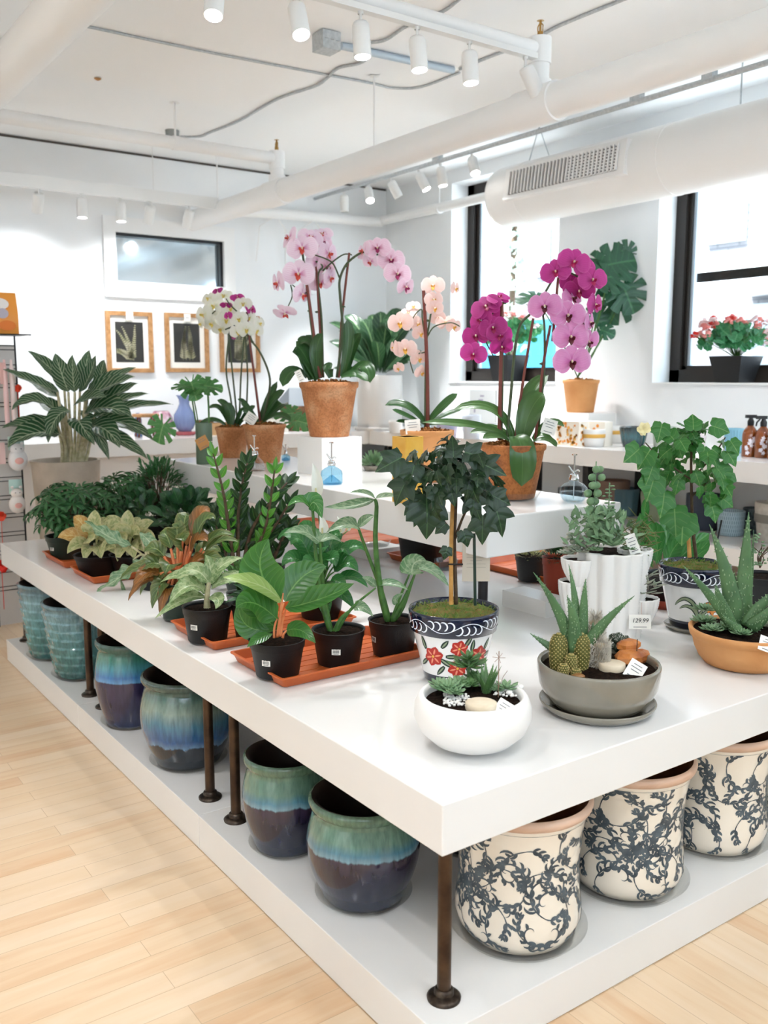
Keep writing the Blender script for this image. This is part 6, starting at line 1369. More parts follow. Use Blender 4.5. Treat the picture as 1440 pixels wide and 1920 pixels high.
# green vase with monstera cuttings
P=spot(384,871,U,30); s_=scl(P); H=pl(720,793,P).z-U; r=15.5*s_; t=Thing('green_vase','tall olive-green cylinder vase with swiss-cheese leaves and a kraft tag','vase',P); k=Pl(t,P)
b=MB(); b.lathe([(0,0),(r*.97,0),(r,.004),(r,H-.003),(r*.985,H),(r*.92,H),(r*.92,.01),(0,.01)],P,40); t.part('vase_body',b,mat('olive_green_glaze','#5c6f58',.35,var='#526450',vscale=6))
tagcard(t,k.p(380,830,-.06),22*s_,22*s_,.5,m=KRAFT,lines=2,label='brown kraft tag on white string')
b=MB(); b.lathe([(r*1.01,H*.54),(r*1.03,H*.55),(r*1.01,H*.56)],P,30); t.part('string',b,PAPER)
def monleaf(b,k,x,y,tx,ty,size,d=0,nrm=None,seed=0,mi=0):
    c=k.p(x,y,d); e=k.p(tx,ty,d-.02); b.outline(c,nrm or (-F+Z*.6),(e-c),size*k.s,monst(seed),mi,seg=72,dish=.15,rings=3)
b=MB(); st=MB(); monleaf(b,k,382,725,345,738,36,0,Z*1.2-F*.6,0); monleaf(b,k,360,722,370,755,30,-.02,-F+Z*.3,1); monleaf(b,k,388,724,412,712,30,0,Z-F*.8+R*.3,2); monleaf(b,k,345,724,312,738,24,-.04,Z*1.5-F*.5,3)
monleaf(b,k,305,800,292,826,34,-.05,-F+R*-.3,2); monleaf(b,k,560,790,590,800,40,.3,Z-F*.6,4); monleaf(b,k,545,775,530,770,34,.25,Z-F*.6,2)
t.part('leaves',b,[L_MOL]); k.stem(st,[(368,795),(362,760),(357,728)],1.5); k.stem(st,[(392,795),(391,760),(389,726)],1.8); k.stem(st,[(372,795),(362,745),(346,726)],1.2)
t.part('leaf_stalks',st,STEM)
st=MB(); P2=V((k.p(357,862,.05).x,k.p(357,862,.05).y,U)); 
# misters
def mister(lab_,px,pyf,w,pytop,pyneck,gm,ribs,shape='bottle',label_=False,z=U):
    P=spot(px,pyf,z,w*.7); s_=scl(P); r=w/2*s_; hn=pl(720,pyneck,P).z-z; ht=pl(720,pytop,P).z-z
    t=Thing('glass_mister',lab_,'spray bottle',P,'glass plant misters')
    if shape=='bottle': prof=[(0,.002),(r*.9,0),(r,.006),(r,hn*.55),(r*.93,hn*.68),(r*.6,hn*.82),(r*.34,hn*.9),(r*.32,hn)]
    elif shape=='round': prof=[(0,.002),(r*.55,0),(r*.75,hn*.06),(r*.95,hn*.25),(r,hn*.42),(r*.93,hn*.62),(r*.7,hn*.78),(r*.36,hn*.88),(r*.3,hn)]
    else: prof=[(0,.002),(r*.95,0),(r,.01),(r*.96,hn*.3),(r*.75,hn*.6),(r*.42,hn*.82),(r*.3,hn*.9),(r*.3,hn)]
    b=MB(); b.lathe(prof,P,96,fn=lambda a,z_,j:1+(.035*math.cos(a*ribs) if z_<hn*.85 else 0)); b.lathe([(q*.93,zz+.002) for q,zz in prof if zz<hn*.5]+[(0,hn*.5)],P,40); t.part('glass_body',b,gm)
    b=MB(); b.lathe([(r*.36,hn-.004),(r*.38,hn+.006),(r*.33,hn+.008),(r*.3,hn+.018),(.004,hn+.02)],P,20); b.tube([P+Z*(hn+.01),P+Z*(ht-.003)],.0032,8); b.lathe([(0,ht-.005),(r*.2,ht-.005),(r*.2,ht),(0,ht)],P,14); b.tube([P+Z*(hn+.02),P+Z*(hn+.035)-R*.012,P+Z*(hn+.05)-R*.022],[.005,.004,.003],8); b.tube([P+Z*(hn+.026),P+Z*(hn+.036)+R*.014,P+Z*(hn+.03)+R*.02],[.003,.003,.004],8)
    t.part('pump_top',b,CHROME); b=MB(); b.tube([P+Z*.012,P+Z*hn],.0018,6); t.part('dip_tube',b,PIPEW)
mister('clear glass mister in front of the white orchid pots',478,884,38,816,852,GLC,14,'cone'); mister('blue ribbed glass mister in front of the white block',622,909,40,829,871,GLB,18,'bottle'); mister('round pale blue glass mister at the right end of the raised shelf',1075,943,52,851,898,GLR,14,'round')
mister('small blue glass mister between the white orchids and the white block',536,864,16,833,850,GLB,8,'bottle')
# ================================================================ big silver-veined plant in the tall cement planter
P=onY(130,1000,4.36); P.z=0; t=Thing('cement_planter','tall pale cement planter with a large silver-veined plant behind the long table','plant',P); k=Pl(t,P); s_=scl(P+Z)
zr=pl(130,862,P).z; r=64*s_
b=MB(); b.lathe([(0,0),(r*.62,0),(r*.64,.01),(r*.97,zr-.01),(r*1.0,zr),(r*.9,zr),(r*.86,zr-.06)],P,56); t.part('planter',b,CEM)
b=MB(); b.disc(P+Z*(zr-.05),r*.88,30,rough=.004,rnd=random.Random(1)); t.part('soil',b,SOIL)
b=MB(); st=MB(); cx_,cy_=140,800
LV=[((108,735),(60,715),(6,692),30,(0,-.1,-.15)),((120,720),(90,680),(52,658),26,(.05,.1,.1)),((100,765),(60,735),(22,768),36,(-.1,-.18,-.25)),((105,790),(50,790),(4,802),34,(0,-.1,-.15)),((112,815),(60,800),(14,838),58,(-.12,-.2,-.3)),((128,735),(115,700),(103,662),36,(0,.02,.05)),
 ((140,735),(135,700),(136,664),28,(-.05,-.08,-.1)),((150,730),(160,690),(168,655),32,(.05,.1,.12)),((150,735),(170,710),(180,665),34,(0,0,0)),((165,730),(205,710),(258,688),32,(0,.05,.1)),((160,745),(210,720),(253,706),44,(-.05,-.08,-.1)),((165,765),(215,740),(260,718),44,(.0,.0,0)),((170,775),(230,745),(280,738),30,(.1,.2,.2)),
 ((160,775),(200,750),(248,782),56,(-.1,-.16,-.2)),((170,785),(240,755),(325,758),30,(0,.05,.1)),((165,800),(230,770),(290,828),36,(-.05,-.1,-.15)),((160,800),(200,790),(225,840),46,(-.1,-.2,-.25)),((165,810),(220,810),(278,862),34,(-.08,-.15,-.2)),((120,780),(90,760),(70,742),32,(.1,.15,.2)),((150,790),(140,780),(178,835),40,(-.15,-.2,-.24)),
 ((110,745),(80,725),(45,700),28,(.1,.2,.25)),((186,730),(190,690),(196,674),26,(.15,.2,.2)),((140,760),(170,740),(200,745),40,(-.12,-.2,-.22)),((130,770),(100,770),(90,830),36,(-.1,-.18,-.22)),((150,770),(180,800),(205,862),30,(.05,.1,.1)),((175,790),(235,790),(262,815),30,(.1,.15,.18))]
for a,c,e,w,d in LV:
    k.leaf(b,a,c,e,w,d,nh=Z-F*.7,shape='ovate',wave=.03,n=14,m=3); st_=[(136+(a[0]-140)*.5,872),(140+(a[0]-140)*.6,835),a]; k.stem(st,st_,(3.6,2.2),[0,d[0]*.3,d[0]])
t.part('foliage',b,[L_AGL]); t.part('leaf_stalks',st,STEMP)
# ================================================================ far wall: three framed prints
for i,(x0,x1,y0,y1,lab_) in enumerate(((202,285,590,694,'left oak-framed botanical print on the far wall'),(312,390,594,693,'middle oak-framed botanical print on the far wall'),(414,486,598,693,'right oak-framed botanical print, behind the white orchids'))):
    A=onY(x0,y1,YW-.02); B=onY(x1,y0,YW-.02); c=V(((A.x+B.x)/2,YW-.012,(A.z+B.z)/2)); w=B.x-A.x; h=.5; t=Thing('framed_print',lab_,'picture',c,'oak-framed botanical prints')
    def yb(b,a0,a1,b0,b1,d0,d1,mi=0): b.box(c.x+a0,c.x+a1,YW-d1,YW-d0,c.z+b0,c.z+b1,mi)
    b=MB(); fw=.035; yb(b,-w/2,w/2,h/2-fw,h/2,.002,.03); yb(b,-w/2,w/2,-h/2,-h/2+fw,.002,.03); yb(b,-w/2,-w/2+fw,-h/2+fw,h/2-fw,.002,.03); yb(b,w/2-fw,w/2,-h/2+fw,h/2-fw,.002,.03); t.part('frame',b,WOODF,smooth=False)
    b=MB(); yb(b,-w/2+fw,w/2-fw,-h/2+fw,h/2-fw,.003,.008); t.part('mat_board',b,PAPER,smooth=False)
    b=MB(); yb(b,-w*.3,w*.3,-h*.33,h*.33,.008,.010)
    rn=random.Random(i); fn=lambda u,z_:(c.x+u,YW-.0112,c.z+z_)
    def clampu(u,z_): return fn(max(-w*.29,min(w*.29,u)),max(-h*.32,min(h*.32,z_)))
    for q in range((5,4,6)[i]):
        x=rn.uniform(-.05,.05) if i!=1 else (-.04+.03*q); y=-h*.3; a=pi/2+rn.uniform(-.5,.5)*(1.3 if i==0 else .4); pts=[]
        for j in range(16):
            pts.append((x,y)); a+=rn.uniform(-.1,.1)+(.09 if i==0 and q%2 else (-.03 if i==2 else 0)); x+=math.cos(a)*.018; y+=math.sin(a)*.018
            L=.035*(1-j/18)*(1.2 if i==1 else 1)
            for sg in (-1,1): leafstroke(clampu,x,y,a+sg*1.1,L,-sg*.4,.010,b)
        stroke(clampu,pts,.004,b)
    t.part('botanical_print',b,[mat('near_black_print','#2a2926',.6),mat('olive_botanical_ink','#8a8a64',.7,var='#b3ad92',vscale=14)],smooth=False)
    b=MB(); yb(b,-.03,.03,h/2-.07,h/2-.005,.03,.033); yb(b,-.018,.018,h/2-.04,h/2-.036,.033,.0335,1); t.part('price_card',b,[PAPER,INKG],smooth=False)
# ================================================================ counter objects along the far wall
def cnt(px,pyf,w,z=CT,ymax=YW-.02):
    P=spot(px,pyf,z,w); P.z=z; return P
# blue glass vase with pink foot
P=V((onZ(347,818,CT).x,5.85,CT)); P=V((onY(347,812,5.8).x,5.8,CT)); s_=scl(P); t=Thing('vase','violet-blue ribbed glass vase on a red-pink foot, on the far counter','vase',P)
b=MB(); r=20*s_; b.lathe([(q*r,z_*r) for q,z_ in ((.5,.35),(.75,.6),(1,1.2),(.95,1.9),(.6,2.5),(.45,2.9),(.5,3.3),(.72,3.7))],P,60,fn=lambda a,z_,j:1+.03*math.cos(a*16)); t.part('glass_body',b,mat('violet_blue_glass_solid','#7d8fbd',.1,coat=.4,alpha=.85))
b=MB(); b.lathe([(q*r,z_*r) for q,z_ in ((0,0),(.8,0),(.95,.1),(1.05,.35),(.6,.4),(0,.4))],P,40,fn=lambda a,z_,j:1+.06*math.cos(a*9)); t.part('foot',b,mat('red_pink_glass','#b5525c',.15,coat=.4))
# wooden stools as plant stands
def stool(px,py,pw,ph,lab_,y):
    C=onY(px,py,y); s_=scl(C); r=pw/2*s_; H=C.z-CT; t=Thing('plant_stand',lab_,'stand',V((C.x,y,CT)))
    b=MB(); b.lathe([(0,-.02),(r*.95,-.02),(r,-.012),(r,0),(r*.98,.004),(0,.004)],C,36); t.part('seat',b,WOODF)
    for a in (0,1,2,3): g=a*pi/2+.6; b=MB(); b.tube([C+V((r*.7*math.cos(g),r*.7*math.sin(g),-.02)),V((C.x+r*.95*math.cos(g),y+r*.95*math.sin(g),CT))],.008,8); t.part('leg',b,mat('dark_cherry_wood','#6b3526',.4))
stool(273,777,50,40,'small round wooden stand with dark red legs on the far counter',5.75)
b=MB(); C=V((onY(259,800,5.85).x,5.85,CT)); b.lathe([(0,0),(.03,0),(.032,.01),(.03,.14),(.015,.16),(.014,.19)],C,20); solo('glass_bottle',b,mat('mid_blue_glass','#5d83b5',.1,coat=.4),'small blue bottle under the round wooden stand','bottle',C)
b=MB(); C=V((onY(303,800,5.9).x,5.9,CT)); b.lathe([(0,0),(.07,0),(.09,.05),(.095,.14),(.07,.19),(.06,.2)],C,24); solo('flower_jar',b,mat('white_pink_flower_ware','#e5d3d8',.4,var='#a8506e',vscale=20),'white jar with pink flower pattern left of the violet-blue vase','jar',C)
b=MB(); C=V((onY(560,800,5.85).x,5.85,CT)); s_=scl(C); t=Thing('birdhouse','brown wooden birdhouse with a grey roof, between the white orchid and the raised terracotta pot','birdhouse',C)
w=36*s_; h=50*s_; b.box(C.x-w*.75,C.x+w*.75,C.y-.1,C.y+.1,CT,CT+h); t.part('body',b,mat('brown_wood','#8a5f3c',.6,var='#6d482b',vscale=14),smooth=False)
b=MB(); zt=CT+h; b.add([(C.x-w,C.y-.14,zt-.02),(C.x+w,C.y-.14,zt-.02),(C.x+w*.55,C.y,zt+w*.8),(C.x-w*.55,C.y,zt+w*.8),(C.x-w,C.y+.14,zt-.02),(C.x+w,C.y+.14,zt-.02)],[(0,1,2,3),(3,2,5,4),(0,3,4),(1,5,2),(0,4,5,1)]); t.part('roof',b,mat('grey_metal_roof','#7a8188',.5),smooth=False)
b=MB(); b.lathe([(0,0),(.02,0)],(0,0,0),16); b.v=[(C.x+x,C.y-.102,CT+h*.55+y) for x,y,z_ in b.v]; t.part('entrance_hole',b,BLACKW)
for px,w_,h_,m_,nm,lab_,y in ((410,.18,.1,mat('tan_box','#c49a6c',.7),'storage_box','tan wooden box behind the olive-green vase, on the far counter',5.7),(384,.10,.12,mat('brown_tool_wood','#9a6a3d',.6),'wooden_block','brown wooden block sticking up behind the olive-green vase',5.8),(520,.16,.12,mat('pale_box','#d9d2c6',.7),'paper_box','pale paper box behind the right white orchid',5.75)):
    C=V((onY(px,800,y).x,y,CT)); b=MB(); b.box(C.x-w_/2,C.x+w_/2,y-.06,y+.06,CT,CT+h_); b.box(C.x-w_/2-.003,C.x+w_/2+.003,y-.063,y+.063,CT+h_*.8,CT+h_); solo(nm,b,m_,lab_,'box',C,smooth=False)
# white cylinder planter with nest plant in the corner
P=V((3.74,5.52,CT)); s_=scl(P); t=Thing('white_planter','large white cylinder planter with a broad-leaved nest plant in the room corner','plant',P); k=Pl(t,P)
zr=k.p(700,703).z; r=42*s_; px0=proj_x=None
b=MB(); b.lathe([(0,CT-P.z),(r*.95,0),(r,.01),(r,zr-CT-.01),(r*.98,zr-CT),(r*.92,zr-CT),(r*.9,zr-CT-.05)],P,56); b.lathe([(r*1.0,.0),(r*1.12,.0),(r*1.14,.03),(r*1.1,.03),(r,.012)],P,40); t.part('planter',b,mat('warm_white_planter','#ded9d4',.5))
b=MB(); b.disc(P+Z*(zr-CT-.04),r*.92,24); t.part('soil',b,SOIL)
def cxp(P):
    v=P-CAM; return 720+FP*v.dot(R)/v.dot(FW)
X0=cxp(P)
b=MB(); 
for e,w,d in (((612,640),28,.1),((640,592),30,.2),((612,605),24,-.1),((672,600),30,.1),((690,590),26,.25),((708,584),30,0),((748,580),34,.1),((764,610),28,.2),((770,650),30,0),((640,665),28,-.2),((620,690),24,-.3),((760,680),30,-.3),((722,600),28,-.2),((660,620),26,-.3),((740,630),30,-.3),((790,660),26,-.1),((630,620),24,.3),((700,640),24,-.4),((755,590),24,.3),((648,640),28,.0)):
    dx=X0-703; k.leaf(b,(703+dx+(e[0]-703)*.12,700),(703+dx+(e[0]-703)*.5,e[1]+20-8),(e[0]+dx*.6,e[1]),w*1.05,(0,d*.5,d),nh=Z-F*.9,shape='obov',wave=.02,n=12)
t.part('foliage',b,[L_NES])
# counter objects under the windows
def cup(px,pyf,w,pyr,m_,lab_,nm='cup',cat='cup',z=CT,prof=None,group=None,ribs=0,taper=.85,band=None):
    P=spot(px,pyf,z,w*.85); s_=scl(P); r=w/2*s_; lim=XW-r-.02
    if P.x>lim: P=CAM+(P-CAM)*((lim-CAM.x)/(P.x-CAM.x)); P.z=z; s_=scl(P); r=w/2*s_
    H=pl(px,pyr,P).z-z
    t=Thing(nm,lab_,cat,P,group) 
    b=MB(); pr=[(0,0),(r*taper*.95,0),(r*taper,.005),(r*(taper+1)/2,H*.4),(r,H*.8),(r,H-.003),(r*.98,H),(r*.92,H),(r*.88,H*.5),(0,H*.45)]
    if ribs: 
        pr=[(0,0),(r*taper*.95,0)]+[(r*(taper+(1-taper)*q/14),.004+(H-.008)*q/14) for q in range(15)]+[(r*.96,H),(r*.9,H),(r*.88,H*.5),(0,H*.45)]
        b.lathe(pr,P,96,fn=lambda a,z_,j:1+(.035*math.cos(a*ribs) if .02<z_<H*.93 else 0))
    else: b.lathe(pr,P,44)
    body=t.part('body',b,m_)
    if band: b=MB(); b.lathe([(r*.985,H*.5),(r*1.006,H*.52),(r*1.008,H*.7),(r*.995,H*.72)],P,44); t.part('painted_band',b,band,body)
    return t
WG=mat('white_glaze_stone','#e6e3df',.35); YB=mat('yellow_ochre_band','#dca94e',.4)
cup(1111,838,46,804,WG,'white pot with a yellow band, in front of the orange-floral box',band=YB,nm='banded_pot',cat='pot')
cup(1150,830,42,797,WG,'second white pot with a yellow band, behind and right of the first',band=YB,nm='banded_pot',cat='pot')
cup(1187,840,52,800,glaze('teal_black_glaze',[(0,'#141a1c'),(.2,'#1b3a3e'),(.5,'#2b5a60'),(1,'#16262a')],.14,jag=.05),'dark teal ribbed bowl on the window counter',nm='ribbed_pot',cat='pot',ribs=14,taper=.75)
cup(1375,850,36,803,mat('turquoise_ribbed_glaze','#7fb2c6',.3),'turquoise ribbed cup left of the amber bottles',ribs=20)
cup(1245,842,44,800,mat('sage_glaze','#a9b3a4',.3),'sage-green pot behind the bright topiary',nm='sage_pot',cat='pot')
cup(1300,846,44,812,mat('pink_white_glaze','#ddd0d0',.3),'pinkish white pot behind the bright topiary',nm='pink_pot',cat='pot')
cup(716,806,20,781,mat('blush_candle','#d9c8bd',.5),'small blush candle cup beside the white cylinder planter',nm='candle_cup',taper=.95)
cup(742,812,26,788,WG,'small white cup right of the blush candle',taper=.95)
cup(790,818,36,792,mat('pale_teal_glaze','#a9c4c9',.3),'pale teal bowl behind the peach orchid',nm='teal_bowl',cat='bowl')
cup(838,822,40,786,mat('blue_lilac_glaze','#9fb0cf',.3,var='#c5b7c8',vscale=14),'blue and lilac mottled pot behind the peach orchid leaves',nm='lilac_pot',cat='pot')
cup(884,824,36,778,mat('pale_blue_white_glaze','#d4dbe6',.3),'pale blue-white pot left of the big magenta orchid',nm='pale_pot',cat='pot')
# orange floral boxes, riser, counter orchid
def flbox(px,pyb,w,h,lab_,d=.1):
    P=onZ(px,pyb,CT); s_=scl(P); t=Thing('floral_box',lab_,'box',P,'orange-flowered boxes on the window counter'); W_=w*s_*1.1; H=h*s_
    b=MB(); x0,y0=P.x,P.y-W_/2; b.box(x0,x0+.1,y0,y0+W_,CT,CT+H,0); rn=random.Random(int(px))
    def fb(u,z_): return (x0-.0012,y0+u,CT+z_)
    def fb2(u,z_): return (x0+u,y0-.0012,CT+z_)
    for f_,L in ((fb,W_),(fb2,.1)):
        for q in range(int(L*H*900)+6):
            u,z_,rr=rn.uniform(.015,L-.015),rn.uniform(.015,H-.015),rn.uniform(.008,.014); pts=[(u+rr*(2*a/6-1),z_) for a in range(7)]
            stroke(f_,pts,rr*1.9,b,1+(q%3==0))
            leafstroke(f_,u+rr,max(.01,z_-rr),rn.uniform(0,6),.012,.5,.004,b,3)
    t.part('box_body',b,[mat('cream_box','#efe6d8',.5),mat('orange_print','#e8902f',.5),mat('amber_print','#f0b257',.5),mat('leaf_print','#9a8f5c',.5)],smooth=False)
flbox(1062,836,54,46,'orange-flowered square box, left of the white banded pot'); 
P=onX(1086,773,4.02); b=MB(); zt=P.z; b.box(3.9,4.2,P.y-.2,P.y+.2,CT,zt); solo('white_riser',b,WG,'white riser on the window counter under the speckled orchid','riser',(4.05,P.y,CT),smooth=False)
P2=onX(1140,826,3.86); b=MB(); b.box(3.8,3.88,P2.y-.02,P2.y+.24,CT,CT+.17); 
t=Thing('floral_box','second orange-flowered box, behind the white banded pots','box',(3.84,P2.y,CT),'orange-flowered boxes on the window counter'); rn=random.Random(4)
for q in range(34): u,z_,rr=rn.uniform(0,.22),rn.uniform(.02,.15),.013; stroke(lambda a,c:(3.7985,P2.y+a,CT+c),[(u+rr*(2*a/6-1),z_) for a in range(7)],rr*1.9,b,1)
t.part('box_body',b,[mat('cream_box_b','#efe6d8',.5),mat('orange_print_b','#e8902f',.5)],smooth=False)
P=V((4.03,P.y,zt)); t,k=orchidpot('terracotta pot on the white riser with dark swiss-cheese leaves rising against the window wall',P,50,68,712,TERRAP,BARK)
b=MB(); st=MB()
for (x,y,tx,ty,sz,d,sd,n_) in ((1148,495,1195,480,46,0,0,-F+Z*.4),(1172,545,1190,585,44,0,1,-F+Z*.1),(1160,560,1140,610,48,.1,2,-F),(1135,490,1125,540,36,.1,3,-F+R*-.3),(1175,475,1168,470,26,.05,1,-F),(1140,520,1180,505,44,-.05,2,-F+Z*.6),(1130,620,1160,632,24,-.05,0,-F+Z*.8),(1005,560,955,572,36,-.2,1,Z-F*.5),(1118,600,1130,560,30,.1,2,-F)):
    d-=.19; monleaf(b,k,x,y,tx,ty,sz,d,n_,sd); k.stem(st,[(1083,708),((1083+x)/2+6,(y+708)/2),(x,y)],1.2,[0,d/2,d])
t.part('leaves',b,[L_MON]); t.part('leaf_stalks',st,STEM)
# card on window wall
P=onX(905,757,XW-.01); b=MB(); b.box(XW-.014,XW-.002,P.y-.17,P.y+.17,P.z-.16,P.z+.12,0)
for y,z_,a,c in ((-.02,.06,.05,.015),(-.01,.02,.06,.02),(.09,-.08,.02,.1),(-.07,-.03,.03,.03)): b.box(XW-.0155,XW-.014,P.y+y,P.y+y+a,P.z+z_,P.z+z_+c,1)
solo('grey_notice',b,[mat('grey_card','#b9bbba',.7),mat('grey_violet_ink','#8c8594',.7)],'grey printed card on the window wall below the middle window','poster',P,smooth=False)
# amber spray bottles
AMB=mat('amber_glass','#7a3c12',.08,coat=.6,var='#8f4a18',vscale=10); WPR=mat('white_floral_print','#e9e4ec',.6)
def amber(px,pyf,lab_,trig):
    P=spot(px,pyf,CT,24); s_=scl(P); r=14*s_; t=Thing('spray_bottle',lab_,'bottle',P,'amber spray bottles on the window counter'); H=60*s_
    b=MB(); pr=[(0,0),(r*.95,0),(r,.008),(r,H*.68),(r*.9,H*.8),(r*.5,H*.93),(r*.38,H*.97),(r*.38,H)]; b.lathe(pr,P,40,0); rn=random.Random(px)
    fn=lambda u,z_:(P.x+(profr(pr,z_)+.001)*math.cos(CAMANG+u/r),P.y+(profr(pr,z_)+.001)*math.sin(CAMANG+u/r),P.z+z_)
    for q in range(16):
        u,z_=rn.uniform(-r*.9,r*.9),rn.uniform(.02,H*.62)
        for a in range(5): leafstroke(fn,u,z_,a*1.256,.013,.2,.008,b,1)
    t.part('bottle_body',b,[AMB,WPR])
    b=MB(); b.lathe([(r*.42,H*.97),(r*.44,H*1.1),(r*.3,H*1.16),(r*.2,H*1.24)],P,20)
    b.obox(P+Z*H*1.25+R*(-r*.3 if trig else 0),r*1.4,r*.5,H*.1,math.atan2(R.y,R.x)); 
    if trig: b.tube([P+Z*H*1.2-R*r*.5,P+Z*H*1.1-R*r*.9,P+Z*H*.98-R*r*1.0],.005,6)
    t.part('trigger_head',b,BLACKP)
amber(1404,857,'amber spray bottle with white flowers, leftmost of the three',False); amber(1428,859,'amber spray bottle with white flowers, middle of the three, with a long trigger',True); amber(1452,862,'amber spray bottle at the very right edge of the photo',False)
# pots on the lower shelf
def spt(px,pyf,w,pyr,m_,lab_,**kw): return cup(px,pyf,w,pyr,m_,lab_,nm='ceramic_pot',cat='pot',z=SH,group='pots on the lower shelf under the window counter',**kw)
m,nt,bb=mk('blue_dashed_glaze'); tc=N(nt,'ShaderNodeTexCoord'); sp_=N(nt,'ShaderNodeSeparateXYZ'); nt.links.new(tc.outputs['Object'],sp_.inputs[0])
an=mth(nt,'ARCTAN2',sp_.outputs[1],sp_.outputs[0]); row=mth(nt,'MULTIPLY',sp_.outputs[2],38.0); fl_=mth(nt,'FLOOR',row); u_=mth(nt,'FRACT',mth(nt,'ADD',mth(nt,'MULTIPLY',an,6.2),mth(nt,'MULTIPLY',fl_,.5))); v_=mth(nt,'FRACT',row)
msk=mth(nt,'MULTIPLY',mth(nt,'LESS_THAN',u_,.32),mth(nt,'LESS_THAN',v_,.8)); mx=N(nt,'ShaderNodeMix',data_type='RGBA'); mx.inputs[6].default_value=c4(hx('#b4cbd4')); mx.inputs[7].default_value=c4(hx('#6f8b99')); nt.links.new(msk,mx.inputs[0]); nt.links.new(mx.outputs[2],bb.inputs['Base Color']); bb.inputs['Roughness'].default_value=.3
spt(1369,1006,50,957,m,'pale blue pot with a dashed pattern on the lower shelf',taper=.92)
spt(1411,1000,38,952,mat('dark_slate_glaze','#39474d',.3,var='#55666c',vscale=60),'dark slate pot between the dashed blue pot and the two-tone pot',taper=.92)
spt(1452,1020,76,942,mat('cream_speckled','#d9d2c8',.5,var='#c9c2b6',vscale=40),'cream two-tone pot on a saucer at the right edge of the lower shelf',taper=.8,band=mat('grey_speckled_band','#8f8a80',.5))
spt(1318,996,66,926,mat('slate_blue_matt','#3b4250',.5),'dark slate-blue pot with saucer behind the bright topiary trunk',taper=.9)
spt(1228,975,56,922,mat('pale_celadon','#a3ab8c',.35),'pale celadon green pot behind the needle succulent',taper=.82)
spt(1170,962,56,915,mat('blue_green_facet','#54717a',.3),'blue-green faceted pot at the end of the raised shelf',ribs=10,taper=.85)
spt(1080,960,70,915,mat('charcoal_pot','#2c2d30',.5),'charcoal pot behind the round glass mister',taper=.85)
spt(1150,925,60,900,mat('brown_stone_pot','#8a6f60',.6),'brown stone bowl far back on the lower shelf')
# windowsill plants
def geranium(px,pyf,wb,wt,pyt,X_,lab_,cx_,cy_,rx,ry,seed,cols,n=90,nf=40):
    P=onX(px,pyf,X_); P.z=SL+.013; s_=scl(P); t=Thing('geranium',lab_,'plant',P,'potted geraniums on the window sills'); k=Pl(t,P); zt=k.p(px,pyt).z
    b=MB(); w0,w1=wb/2*s_*.86,wt/2*s_*.86; vs=[];g=[(-1,-1),(1,-1),(1,1),(-1,1)]
    for zz,w in ((P.z,w0),(zt,w1),(zt,w1*.92),(zt-.02,w1*.9)): vs+=[(P.x+a*w,P.y+c*w,zz) for a,c in g]
    b.add(vs,[(3,2,1,0)]+[(j*4+i,j*4+(i+1)%4,j*4+4+(i+1)%4,j*4+4+i) for j in range(3) for i in range(4)]+[(12,13,14,15)]); t.part('square_pot',b,BLACKP,smooth=False)
    b=MB(); st=MB(); rn=random.Random(seed); C=k.p(cx_,cy_)
    for i in range(n):
        d=rdir(rn,-.4,1.4); q=rn.uniform(.4,1); c=C+R*d.x*rx*s_*q+F*d.y*min(rx,40)*s_*q*.6+Z*d.z*ry*s_*q*.8
        b.outline(c,(-F+Z*.6+V((rn.uniform(-.6,.6),rn.uniform(-.6,.6),0))),-Z+R*rn.uniform(-1,1),rn.uniform(.045,.075),roundl,0,seg=24,dish=.2,rings=2)
        if i%4==0: st.tube([V((P.x,P.y,zt-.01)),(c+V((P.x,P.y,zt)))/2+Z*.02,c],.002,5)
    t.part('foliage',b,[L_GER]); 
    for i in range(nf):
        a=rn.uniform(.05,pi-.05) if i%3 else rn.uniform(-.3,pi+.3); q=rn.uniform(.75,1.12); c=C+R*math.cos(a)*rx*s_*q+Z*math.sin(a)*ry*s_*q-F*rn.uniform(-.02,.12); fb_=MB()
        for j in range(12): d=rdir(rn,-.5,1.5); fb_.leaf(c+d*.008,c+d*.02,c+d*.034,.026,d+V((.2,.1,.3)),'round',n=3,m=1)
        t.part('flower_cluster',fb_,cols[i%len(cols)]); 
        if i%2==0: st.tube([V((P.x,P.y,zt-.01)),(c+V((P.x,P.y,zt)))/2,c],.0018,5)
    t.part('stems',st,STEM)
G1=mat('white_pink_geranium','#f1d9d8',.5); G2=mat('salmon_geranium','#e58a86',.5); G3=mat('red_geranium','#d9362b',.5); G4=mat('coral_pink_geranium','#ea9a93',.5)
geranium(1377,721,56,80,668,XW+.09,'salmon and white geranium in a square black pot on the right window sill',1372,640,72,44,41,[G1,G2,G4,G1,G3,G4],95,40)
geranium(952,717,46,64,666,XW+.09,'leafy white-flowered plant in a square black pot on the middle window sill',965,632,58,42,42,[G1,G1,G2],80,16)
